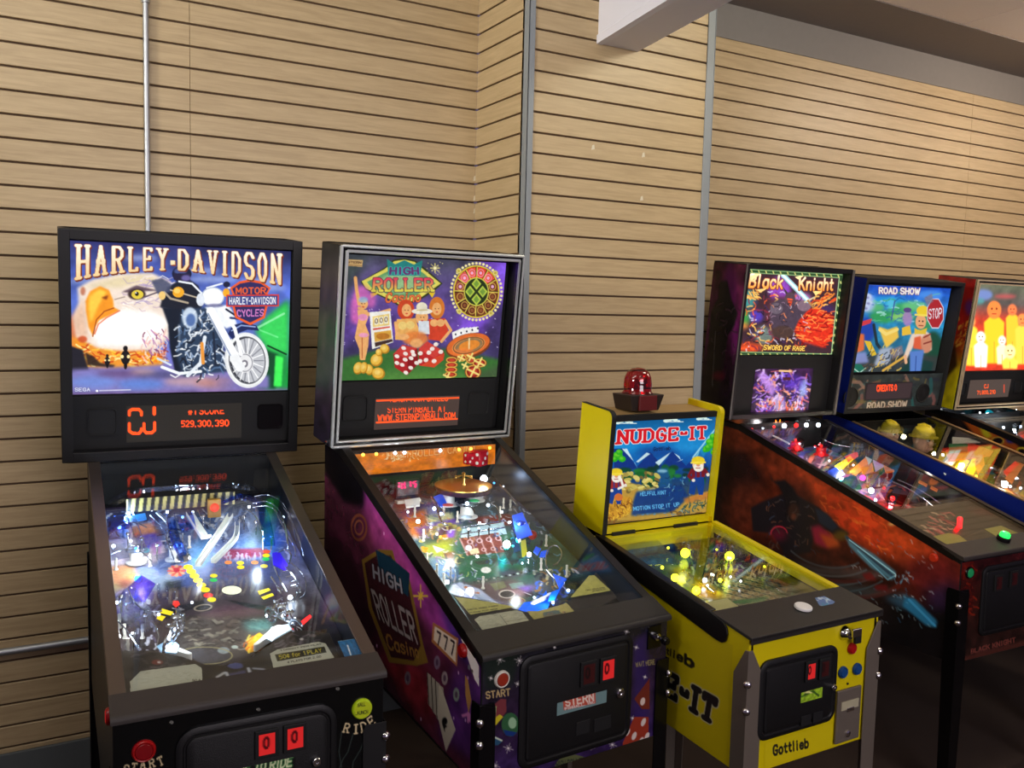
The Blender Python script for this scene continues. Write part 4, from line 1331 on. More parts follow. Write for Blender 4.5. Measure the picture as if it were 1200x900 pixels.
        mb.add(vs, fs); o = mb.build(nm, m, h.play)
        so = o.modifiers.new('thickness', 'SOLIDIFY'); so.thickness = .0015
        return o
    strip([(270, 606), (252, 634), (232, 664)], .055, .016, 'ramp_white'); strip([(278, 616), (276, 632), (262, 648), (250, 660)], .05, .014, 'ramp_white')
    strip([(222, 604), (232, 620), (240, 632)], .05, .02, 'ramp_white')
    strip([(132, 592), (160, 578), (200, 574), (250, 572), (290, 574), (306, 590)], .08, .03, 'clear', 'clear_ramp')
    strip([(150, 600), (158, 620), (166, 644)], .06, .02, 'clear', 'clear_ramp'); strip([(200, 606), (204, 630), (214, 652)], .055, .022, 'clearblue', 'clear_ramp'); strip([(258, 590), (282, 584), (306, 600), (316, 640)], .06, .03, 'clearblue', 'clear_ramp')
    # more guides, gates and screws between the ramps
    for pts in ([(128, 628, .04), (140, 616, .05), (156, 612, .05), (172, 618, .045)], [(130, 650, .035), (146, 644, .04), (164, 646, .04), (178, 658, .035)], [(176, 604, .06), (188, 616, .055), (196, 634, .05), (204, 656, .04)], [(182, 600, .06), (194, 612, .055), (202, 630, .05), (210, 650, .04)], [(232, 598, .06), (240, 612, .055), (254, 620, .05)], [(288, 596, .07), (300, 606, .06), (306, 624, .05), (308, 644, .045)], [(136, 726, .04), (148, 738, .04), (160, 756, .035), (166, 766, .03)], [(180, 730, .04), (186, 744, .035), (184, 756, .03)], [(150, 690, .045), (158, 706, .045), (172, 716, .04), (190, 716, .035)], [(298, 582, .08), (314, 580, .085), (330, 588, .085), (340, 604, .08), (350, 630, .07), (356, 652, .06)]):
        h.wire(pts, .0017)
    for x, y in ((150, 626), (184, 640), (196, 622), (238, 606), (166, 632), (214, 620), (246, 600), (300, 612), (318, 630), (286, 606), (142, 700), (170, 722), (156, 744)):
        p = h.pf(x, y, .04); mb = MB(); mb.lathe([(.0065, 0), (.0065, .003), (.004, .006), (0, .007)], p, (0, 0, 1), 12); mb.lathe([(.003, -.038), (.003, 0)], p, (0, 0, 1), 8); mb.build('standoff', 'chrome', h.play, 50)
    for q, mm in (([(176, 606), (196, 602), (204, 622), (184, 628)], 'clear'), ([(206, 604), (226, 600), (230, 618), (212, 624)], 'clearblue'), ([(262, 612), (284, 604), (292, 622), (268, 630)], 'clear'), ([(128, 640), (146, 636), (152, 652), (130, 656)], 'clear'), ([(182, 650), (200, 646), (206, 660), (188, 666)], 'clear')): h.plate(q, .055, mm)
    # plastics and domes
    h.plate([(319, 648), (327, 646), (337, 661), (334, 668), (320, 661)], .05, 'violet_plastic')
    h.plate([(136, 700), (156, 694), (176, 712), (178, 732), (160, 738), (140, 724)], .04, 'clear'); h.plate([(150, 688), (166, 674), (182, 684), (170, 704), (156, 704)], .04, 'clearviolet')
    h.plate([(158, 726), (178, 716), (182, 736), (166, 740)], .05, 'clear')
    h.plate([(126, 606), (150, 602), (152, 618), (128, 622)], .05, 'clearblue'); h.plate([(146, 606), (170, 601), (172, 608), (148, 613)], .05, mat('sky_blue_plastic', (30, 140, 230), .3, emit=.25))
    for x, y in ((145, 706), (152, 700)):
        p = h.pf(x, y, .02); mb = MB(); mb.lathe([(.02, 0), (.02, .012), (.014, .022), (0, .027)], p, (0, 0, 1), 16); mb.build('clear_dome', 'clear', h.play, 60)
    p = h.pf(215, 654, .03); mb = MB(); mb.lathe([(.017, 0), (.019, .004), (.015, .006), (0, .005)], p, (0, -.5, .8), 20); mb.build('disc_target', 'chrome', h.play, 40)
    for x, y in ((160, 660), (206, 656)): h.bumper(x, y, .03, .05, 'clear', 'whiteplastic', 'bulbblue' if x == 160 else 'bulbsoft')
    h.flipper(196, 759, 222, 768); h.flipper(326, 737, 300, 757)
    h.plate([(184, 757), (200, 748), (210, 756), (207, 765), (190, 764)], .025, mat('pale_blue_plastic', (150, 190, 220), .3, emit=.25))
    h.plate([(312, 748), (318, 735), (338, 731), (342, 737), (318, 751)], .025, mat('pale_white_plastic', (190, 215, 230), .3, emit=.3))
    h.insert([(353, 728), (363, 720.5), (365, 723), (355, 732)], 'bulbred', 'red_reflector', .03)
    # posts
    for x, y in ((133, 652), (136, 668), (140, 736), (146, 748), (160, 756), (150, 765), (167, 748), (186, 700), (196, 702), (206, 702), (176, 664), (222, 642), (246, 640), (262, 640), (336, 722), (344, 716), (330, 704), (270, 620), (236, 612)):
        h.post(x, y, .035, .0045, 'clear' if (x + y) % 3 else 'rubber')
    # lamps
    for x, y, r, m in ((133, 640, .005, 'bulb'), (140, 618, .005, 'bulb'), (148, 609, .004, 'bulbsoft'), (153, 634, .004, 'bulb'), (170, 655, .005, 'bulb'), (161.5, 678, .009, 'bulbblue'), (214, 606, .004, 'bulb'), (226, 600, .004, 'bulbsoft'), (262, 586, .005, 'bulb'),
                       (281, 564, .003, 'bulbsoft'), (292, 594, .004, 'bulb'), (197, 759, .006, 'bulb'), (186, 720, .004, 'bulbsoft'), (320, 741, .009, 'bulb'), (340, 700, .006, 'bulb'), (139, 746, .005, 'bulb'), (164, 765, .005, 'bulbsoft'), (206, 640, .004, 'bulbsoft'), (246, 628, .004, 'bulb'), (332, 606, .004, 'bulbsoft'), (137, 706, .004, 'bulb'), (225, 706, .0035, 'bulbsoft'), (196, 600, .004, 'bulb'), (178, 598, .003, 'bulbsoft')):
        h.lamp(x, y, .03, r, m)
    # two toy chrome motorcycles over the outlanes
    def bike(x0, y0, x1, y1, hh, k):
        a, b = h.pf(x0, y0, hh), h.pf(x1, y1, hh)
        d = (b - a); Ld = np.linalg.norm(d); d /= Ld; up = np.array([0, -.25, .97]); up = up - d * (up @ d); up /= np.linalg.norm(up); sd_ = np.cross(d, up)
        Q = lambda f, z, s_=0: a + d * (f * Ld) + up * (z * Ld) + sd_ * (s_ * Ld)
        mb = MB()
        for f in (0, 1):
            mb.tube([Q(f + .24 * math.cos(t), .24 * math.sin(t)) for t in np.linspace(0, 2 * math.pi, 17)[:-1]], .05 * Ld, 6, closed=True)
            for i in range(6):
                t = i * math.pi / 3; mb.tube([Q(f, 0), Q(f + .2 * math.cos(t), .2 * math.sin(t))], .012 * Ld, 4)
        mb.tube([Q(1, 0, .05), Q(.78, .55, .05)], .025 * Ld, 6); mb.tube([Q(1, 0, -.05), Q(.78, .55, -.05)], .025 * Ld, 6)
        mb.tube([Q(.8, .52), Q(.5, .42), Q(.3, .36), Q(0, .0)], .03 * Ld, 6); mb.tube([Q(.8, .45), Q(.66, .02), Q(.4, .0), Q(.1, .05)], .03 * Ld, 6)
        mb.tube([Q(.74, .62, .16), Q(.78, .58), Q(.74, .62, -.16)], .02 * Ld, 6)
        mb.ball(Q(.62, .46), .13 * Ld, 8, (1.2, 1.2, .7)); mb.ball(Q(.5, .18), .14 * Ld, 8); mb.ball(Q(.28, .4), .1 * Ld, 8, (1.5, 1.5, .5)); mb.ball(Q(.9, .5), .06 * Ld, 8)
        mb.tube([Q(.6, .0, .08), Q(.1, .0, .1)], .03 * Ld, 6)
        return mb.build('toy_motorcycle', 'wire', h.play, 50)
    bike(347, 734, 318, 720, .03, 1); bike(196, 756, 212, 731, .03, 1)
    # apron with its cards
    ap = [(142, 762), (176, 762), (212, 769), (240, 778), (264, 779), (294, 770), (330, 745), (350, 738), (385, 742), (398, 774), (380, 792), (143, 822)]
    Aq = h.sheet_gl(-.262, .262, .05, .30, .024, 190, 100, (30, 28, 30), 12); Aq.view(0, 0, 1)
    Aq.mottle(.5, 12)
    Aq.spray(40, (150, 760, 240, 785), [(70, 66, 66), (44, 40, 42), (96, 90, 96)], (6, 20), (1, 3), (-20, 40)); Aq.spray(40, (330, 742, 385, 765), [(84, 78, 84), (44, 40, 42), (130, 120, 130)], (6, 20), (1, 3), (120, 170))
    Aq.ell(185, 776, 7, 3, (120, 50, 44)); Aq.ell(187, 776, 2, 1.4, (220, 215, 210)); Aq.ell(353, 749, 2, 1.4, (220, 215, 210)); Aq.ell(366, 745, 4, 2, (110, 100, 100))
    Aq.ell(276, 780, 9, 3.6, (74, 84, 140)); Aq.poly([(268, 789), (288, 785), (288, 790), (270, 793)], (70, 70, 110)); Aq.line([(255, 793), (263, 788)], 3, (200, 200, 205)); Aq.line([(291, 783), (293, 788)], 3, (190, 195, 205)); Aq.line([(297, 783), (309, 784)], 2.6, (150, 156, 170)); Aq.line([(265, 788), (267, 792)], 3, (200, 205, 215))
    ap_o = Aq.build('apron', 'art_m', h.root, keep=ap)
    for nm, q, res in (('instruction_card', [(164.5, 786.5), (228, 778), (236, 783), (236.5, 797), (153, 812), (152, 799)], 0), ('price_card', [(316, 766), (325, 761), (372, 752), (381, 754), (391.5, 771), (320.5, 783)], 1)):
        us = [h.gl(x, y, .0235) for x, y in q]
        C_ = h.sheet_gl(min(p[0] for p in us), max(p[0] for p in us), min(p[1] for p in us), max(p[1] for p in us), .0225, 120, 60, (196, 196, 176), 13)
        if res == 0:
            C_.view(110, 700, 8.571)
            for i in range(7): C_.spray(18, (400 + i * 4, 752 + i * 18, 1040, 770 + i * 14), [(160, 160, 140), (178, 178, 156)], (18, 50), (3, 5), (-14, -8), .7)
            C_.text('50 $', [(985, 822), (1070, 816), (1070, 840), (985, 846)], (60, 60, 50), .2)
        else:
            C_.view(240, 700, 7.5)
            C_.poly([(620, 502), (1050, 432), (1068, 484), (640, 562)], (34, 32, 12))
            C_.text('50$ for 1 PLAY', [(648, 508), (1022, 446), (1032, 482), (658, 544)], (220, 205, 60), .16, serif=.0)
            C_.text('1 CREDIT PER PLAY', [(660, 462), (1026, 404), (1028, 416), (662, 474)], (60, 58, 50), .22); C_.text('4 PLAYS FOR 2.00', [(722, 562), (1020, 508), (1024, 526), (726, 580)], (50, 48, 42), .2)
        C_.build(nm, 'art_m', ap_o, keep=[(( x - C_.o[0]) * C_.o[2], (y - C_.o[1]) * C_.o[2]) for x, y in q])
    # blue ticket stuck on the glass at right
    Bq_ = h.sheet_gl(*[f for f in (h.gl(396, 750)[0], h.gl(417, 748)[0])], h.gl(412, 766)[1], h.gl(404, 748)[1], .0045, 40, 30, (22, 96, 146), 6)
    Bq_.view(370, 720, 12); Bq_.poly([(290, 360), (560, 318), (560, 344), (300, 388)], (140, 165, 178)); Bq_.line([(450, 440), (490, 560)], 20, (220, 225, 230)); Bq_.mottle(.3, 4)
    Bq_.build('sticker', 'art_m', h.root, label='blue ticket sticker')
    for x, y, hh, e, c in ((165, 645, .07, .55, (.8, .88, 1)), (240, 628, .09, .5, (.85, .9, 1)), (305, 618, .08, .5, (.7, .82, 1)), (150, 735, .06, .22, (.9, .92, 1)), (318, 728, .05, .25, (.9, .95, 1)), (205, 745, .05, .16, (.8, .9, 1)), (150, 600, .06, .25, (.5, .75, 1)), (345, 660, .07, .2, (.8, .9, 1))):
        point('playfield_light', h.pf(x, y, hh), e * 1.5, c, .012, h.root)


for nm, c, e in (('ins_yellow', (255, 226, 20), .75), ('ins_red', (240, 50, 26), .7), ('ins_white', (240, 240, 212), .75), ('ins_green', (40, 200, 80), .6), ('ins_orange', (250, 140, 50), .6)):
    M[nm] = mat(nm.replace('ins_', 'insert_'), c, .3, emit=e)
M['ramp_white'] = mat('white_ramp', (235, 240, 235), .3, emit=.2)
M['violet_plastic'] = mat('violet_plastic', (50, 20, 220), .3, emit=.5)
play_h()
# ================================================================== 2: purple casino machine
s2 = Machine([1.2444, 1.8103, 0.0532, 0.5859, 0.8936, 0.8849, 1.253, 0.1155, 0.6623, 1.252, 0.6343, 0.1489],
             'purple pinball machine with casino backglass in a chrome frame, second from left', o0=.075, o1=.14, wb=.55, wb2=.62)
s2.cabinet('black', inner='mirror_blade'); s2.rails('railblack', w=.026, drop=.03); s2.glass(.07)
s2.lockbar('bar_black', v1=.07, r=.01, drop=.012); s2.legs('blackgloss', w=.042, bz=(-.163, -.218)); s2.backbox('black', rec=.05); s2.trimframe('chrome_frame', .022, .014)


def people(A, skin):
    P, E, L = A.poly, A.ell, A.line
    # show dancer with pink plumes, arm raised
    for x, y, rx, ry in ((215, 430, 26, 60), (250, 340, 40, 40), (232, 480, 40, 30), (300, 380, 26, 40), (225, 380, 26, 40)): E(x, y, rx, ry, (226, 110, 190), .75, 8)
    L([(216, 258), (222, 320), (236, 400)], 18, skin); L([(236, 420), (300, 460), (400, 430)], 16, skin); E(262, 398, 22, 28, skin); E(258, 376, 26, 16, (150, 190, 220), .8, 4)
    P([(226, 430), (280, 430), (286, 470), (270, 510), (290, 560), (286, 620), (268, 700), (240, 700), (236, 640), (212, 580), (224, 520), (232, 480)], skin); E(256, 470, 26, 18, (236, 150, 190)); E(260, 566, 26, 12, (240, 160, 190)); L([(252, 580), (252, 690)], 4, (176, 80, 40))
    # two women and a man in a white hat
    E(488, 430, 46, 56, (206, 70, 36)); E(492, 432, 26, 34, skin); P([(440, 480), (540, 475), (560, 540), (540, 600), (430, 590), (430, 520)], (238, 176, 96)); E(470, 515, 24, 22, (240, 205, 120)); E(512, 512, 24, 22, (240, 205, 120)); L([(432, 500), (440, 560), (520, 600)], 16, skin)
    E(655, 420, 42, 60, (214, 120, 44)); E(655, 425, 25, 34, skin); P([(610, 480), (700, 475), (720, 560), (690, 600), (610, 590)], (212, 66, 40)); E(640, 500, 22, 20, skin); E(675, 500, 22, 20, skin); L([(700, 490), (730, 540), (680, 600)], 16, skin)
    E(574, 470, 34, 40, skin); P([(556, 490), (612, 490), (616, 560), (556, 560)], (220, 226, 232)); E(575, 438, 56, 16, (240, 234, 214)); E(574, 415, 30, 26, (236, 228, 200)); L([(548, 432), (604, 430)], 5, (200, 180, 120))
    E(540, 585, 70, 40, (232, 130, 60), .9, 6); E(545, 610, 34, 26, skin, .9, 3); E(480, 575, 26, 16, skin)
    for x, y in ((258, 400), (492, 436), (655, 428), (576, 474)):
        E(x - 8, y - 4, 3.5, 2.5, (60, 30, 20)); E(x + 8, y - 4, 3.5, 2.5, (60, 30, 20)); E(x, y + 14, 7, 3, (200, 50, 40))


def translite_s():
    A = s2.sheet_bb(-.292, .292, .205, .604, .045, 320, 230, (80, 64, 120), 21)
    A.view(370, 270, 4.615)
    P, E, L = A.poly, A.ell, A.line
    A.grad([(0, (74, 74, 92)), (.25, (92, 74, 136)), (.6, (96, 66, 150)), (.75, (70, 60, 110)), (1, (56, 62, 60))])
    P([(120, 140), (300, 140), (180, 330), (130, 420)], (58, 70, 66), .9, 30)
    P([(900, 160), (1050, 170), (1040, 420), (880, 560), (760, 540)], (136, 84, 226), .9, 30); P([(980, 180), (1040, 186), (1030, 260), (980, 230)], (150, 100, 255), 1, 10)
    P([(940, 400), (1020, 380), (1000, 780), (900, 640)], (58, 48, 90), .8, 24)
    A.mottle(.3, 24)
    P([(120, 700), (320, 650), (700, 640), (1010, 700), (1010, 850), (110, 850)], (58, 112, 50), 1, 8); E(560, 790, 260, 40, (92, 146, 64), .7, 20); P([(860, 780), (1000, 720), (1000, 830), (840, 830)], (70, 90, 60), .8, 12)
    A.spray(60, (150, 420, 1000, 640), [(230, 220, 255), (190, 160, 255)], (2, 5), (3, 5))
    P([(168, 158), (256, 162), (252, 198), (166, 192)], (206, 168, 110)); A.text('STERN', [(174, 166), (250, 169), (248, 182), (173, 179)], (70, 50, 40), .2); L([(172, 188), (250, 192)], 3, (90, 60, 40))
    # sign
    P([(244, 278), (370, 205), (420, 160), (480, 152), (540, 165), (590, 205), (686, 288), (640, 330), (560, 380), (455, 412), (400, 380), (270, 320)], (52, 60, 30))
    P([(250, 276), (375, 210), (425, 168), (480, 160), (535, 172), (582, 212), (676, 288), (556, 372), (455, 402), (400, 372), (272, 314)], (226, 214, 96))
    P([(278, 280), (390, 222), (480, 176), (575, 226), (648, 288), (545, 350), (455, 380), (400, 350), (300, 308)], (104, 158, 104)); P([(310, 280), (480, 200), (620, 288), (455, 350)], (156, 196, 140), .9, 6)
    P([(386, 156), (430, 184), (480, 162), (530, 186), (578, 162), (566, 246), (392, 246)], (40, 130, 126)); A.text('HIGH', [(396, 198), (562, 198), (566, 242), (392, 242)], (104, 54, 110), .26, out=((56, 190, 180), .07))
    A.text('ROLLER', [(304, 256), (640, 258), (646, 332), (298, 334)], ((226, 66, 92), (226, 216, 80)), .2, out=((80, 40, 70), .05), serif=.1)
    A.text('Casino', [(376, 338), (566, 334), (570, 388), (372, 392)], (238, 120, 66), .17, out=((130, 40, 30), .05), slant=.18)
    P([(296, 340), (340, 340), (300, 368)], (226, 190, 40)); P([(610, 336), (646, 336), (630, 366)], (226, 190, 40))
    for a in range(8): L([(645, 205), (645 + 24 * math.cos(a * .785), 205 + 24 * math.sin(a * .785))], 5 if a % 2 == 0 else 3, (240, 226, 130))
    E(645, 205, 8, 8, (255, 245, 190)); A.spray(16, (600, 170, 690, 240), [(240, 230, 150)], (2, 4), (3, 4))
    # prize wheel
    for i in range(44):
        a = i * 2 * math.pi / 44; E(868 + 136 * math.cos(a), 332 + 153 * math.sin(a), 7, 7, (252, 238, 170))
    E(868, 332, 126, 143, (226, 196, 60)); E(868, 332, 118, 135, (60, 40, 20))
    for i in range(12):
        a0 = math.radians(i * 30 + 2); a1 = math.radians(i * 30 + 28); tp = -math.sin(math.radians(i * 30 + 15))
        c = (236, 84, 56) if tp > .5 else ((190, 90, 60) if tp > .2 else (110, 56, 34))
        c = [(110, 50, 30), (96, 44, 28), (120, 60, 34), (104, 48, 28), (92, 40, 26), (120, 56, 30), (150, 66, 60), (232, 96, 80), (240, 84, 50), (236, 76, 48), (240, 90, 60), (120, 54, 30)][i]
        pts = [(868 + r1 * 118 * math.cos(t), 332 + r1 * 134 * math.sin(t)) for r1, t in ((.58, a0), (.98, a0), (1, (a0 + a1) / 2), (.98, a1), (.58, a1))]
        P(pts, c); L([pts[0], pts[1]], 5, (238, 212, 90)); m = (a0 + a1) / 2
        A.ring(868 + 90 * math.cos(m), 332 + 104 * math.sin(m), 17, 19, 4, (230, 190, 90) if tp < .3 else (250, 160, 200), .9); E(868 + 90 * math.cos(m), 332 + 104 * math.sin(m), 8, 9, (250, 190, 230) if tp > .2 else (150, 90, 50), .9)
    E(868, 332, 68, 78, (214, 206, 80)); E(868, 332, 62, 72, (40, 54, 24))
    for dx, dy in ((0, -42), (0, 42), (-34, 0), (34, 0)): P([(868 + dx, 332 + dy - 32), (868 + dx + 26, 332 + dy), (868 + dx, 332 + dy + 32), (868 + dx - 26, 332 + dy)], (186, 206, 74)); P([(868 + dx, 332 + dy - 20), (868 + dx + 16, 332 + dy), (868 + dx, 332 + dy + 20), (868 + dx - 16, 332 + dy)], (120, 156, 60))
    for dx, dy in ((-95, -112), (102, -100), (-92, 106), (78, 116)): E(868 + dx, 332 + dy, 15, 15, (196, 176, 70)); A.ring(868 + dx, 332 + dy, 10, 10, 3, (250, 240, 170))
    people(A, (240, 176, 110))
    # slot machine
    P([(292, 442), (404, 436), (420, 604), (306, 642)], (246, 244, 236)); P([(308, 466), (398, 450), (400, 512), (310, 524)], (240, 210, 130)); 
    for i in range(3): P([(318 + i * 26, 474 - i * 4), (338 + i * 26, 470 - i * 4), (340 + i * 26, 508 - i * 3), (320 + i * 26, 512 - i * 3)], (250, 246, 220)); A.ring(329 + i * 26, 490 - i * 4, 7, 12, 4, (90, 50, 40))
    P([(316, 552), (408, 538), (412, 584), (320, 604)], (226, 170, 70)); E(364, 572, 36, 18, (190, 120, 40)); P([(320, 606), (414, 586), (418, 600), (322, 630)], (70, 46, 40)); P([(310, 530), (402, 518), (402, 526), (312, 540)], (220, 80, 60))
    # coins
    for x, y, rx, ry, r in ((232, 744, 26, 34, 20), (290, 752, 24, 30, -10), (330, 700, 32, 36, 30), (340, 772, 36, 32, 10), (374, 640, 26, 26, 10), (344, 660, 18, 20, 0), (262, 742, 20, 32, 10)):
        E(x, y, rx, ry, (190, 130, 30), 1, 0, r); E(x - 3, y - 3, rx * .85, ry * .85, (236, 186, 70), 1, 0, r); E(x - 5, y - 6, rx * .45, ry * .45, (250, 216, 120), .9, 3, r)
    # dice
    P([(420, 668), (470, 618), (548, 636), (556, 720), (494, 782), (428, 740)], (176, 34, 36)); P([(420, 668), (470, 618), (548, 636), (498, 690)], (206, 60, 54)); P([(498, 690), (548, 636), (556, 720), (494, 782)], (140, 20, 28)); 
    for x, y in ((476, 636), (440, 680), (486, 666), (524, 656), (440, 716), (468, 726), (484, 698), (488, 768), (516, 690), (546, 716), (530, 672), (514, 742)): E(x, y, 13, 10, (250, 236, 226), 1, 0, 20)
    P([(556, 640), (604, 600), (690, 652), (696, 680), (640, 740), (560, 730)], (190, 38, 40)); P([(556, 640), (604, 600), (690, 652), (640, 690)], (212, 64, 56)); P([(640, 690), (696, 664), (690, 700), (640, 740), (566, 730)], (214, 70, 40))
    for x, y in ((566, 664), (612, 660), (630, 640), (676, 656), (564, 706), (596, 700), (640, 706), (650, 616)): E(x, y, 13, 11, (250, 236, 226), 1, 0, -20)
    # cards, roulette, chips
    for i in range(5): a = i * 6; P([(736 + i * 28, 552 - i * 7), (800 + i * 20, 524 - i * 1), (800 + i * 20, 566 - i * 4), (742 + i * 28, 590 - i * 9)], (250, 248, 244)); E(756 + i * 30, 562 - i * 8, 5, 6, (40, 40, 60))
    E(824, 624, 124, 66, (120, 60, 30), 1, 0, -14); E(824, 618, 118, 58, (226, 110, 46), 1, 0, -14); E(826, 622, 92, 44, (236, 150, 80), 1, 0, -14); E(828, 622, 76, 36, (150, 120, 80), 1, 0, -14); E(830, 622, 58, 27, (232, 140, 50), 1, 0, -14); L([(828, 640), (830, 580)], 8, (250, 220, 160)); E(800, 660, 60, 22, (250, 130, 60), .7, 6)
    A.ring(826, 622, 84, 40, 5, (70, 60, 40), .8, -14)
    for x, y, rx, ry in ((735, 700, 32, 16), (734, 726, 34, 16), (732, 752, 34, 16), (730, 778, 34, 16), (850, 764, 44, 40), (884, 716, 40, 24), (790, 690, 26, 18), (838, 700, 26, 20)):
        E(x, y, rx, ry, (150, 36, 30)); A.ring(x, y, rx * .85, ry * .85, 5, (236, 196, 80)); E(x, y, rx * .5, ry * .5, (206, 70, 44))
    for x, y, k in ((850, 764, 30), (884, 716, 26), (712, 790, 20), (838, 684, 18), (786, 690, 16), (806, 730, 14)): L([(x - k, y - k * .5), (x + k, y + k * .5)], 10, (250, 226, 130)); L([(x - k * .5, y + k), (x + k * .5, y - k)], 10, (250, 226, 130))
    A.mottle(.08, 5)
    A.build('backglass', 'art_e', s2.root, .92)
    mb = MB(); mb.box((-.29, .044, .02), (.29, .056, .2), lambda u, d, t: s2.B(u, t, d)); o = mb.build('speaker_panel', 'blackmatte', s2.root, bevel=.002)
    a = s2.bb(440, 467, .043); b = s2.bb(536, 498, .043)
    D = s2.sheet_bb(a[0], b[0], b[1], a[1], .0425, 180, 58, (60, 46, 42), 22); D.view(370, 430, 4.615)
    og = (255, 78, 26)
    D.line([(332, 184), (772, 168)], 7, og); D.text('TEACH YOUR SKILLS', [(396, 150), (716, 142), (716, 186), (396, 192)], og, .16); D.poly([(330, 150), (770, 138), (770, 164), (330, 178)], (60, 46, 42))
    D.line([(332, 184), (772, 168)], 7, og)
    D.text('STERN PINBALL AT', [(388, 214), (706, 204), (706, 244), (388, 250)], og, .16); D.poly([(384, 206), (710, 196), (710, 214), (384, 224)], (60, 46, 42), .9)
    D.text('WWW.STERNPINBALL.COM', [(334, 258), (756, 244), (756, 278), (334, 294)], og, .19); D.line([(330, 300), (764, 280)], 8, og)
    D.A[::2] *= .88; D.A[:, ::2] *= .88
    D.build('dot_matrix_display', 'art_e2', o, 1.5)
    for u in (-.235, .225): s2.speaker(u, .112, .042, .0435, rnd_=False, parent=o, m='blackmatte')
    # lock bolts of the fold-down hinge
    mb = MB(); p = s2.B(-s2.Wb / 2 - .002, .012, .02); mb.lathe([(.008, 0), (.008, .004), (.004, .006), (0, .006)], p, (-1, 0, 0), 12); mb.build('hinge_bolt', 'chrome', s2.root, 40)
    # printed side of the head
    A = Art([s2.B(-s2.Wb / 2 - .0006, s2.Hb - .004, s2.db), s2.B(-s2.Wb / 2 - .0006, s2.Hb - .004, .004), s2.B(-s2.Wb / 2 - .0006, .004, .004), s2.B(-s2.Wb / 2 - .0006, .004, s2.db)], 24, 120, (40, 30, 34), s2.W)
    A.grad([(0, (40, 40, 36)), (.5, (54, 36, 40)), (1, (30, 22, 40))]); A.mottle(.6, 10); A.build('head_side_print', 'art_m', s2.root)


translite_s()


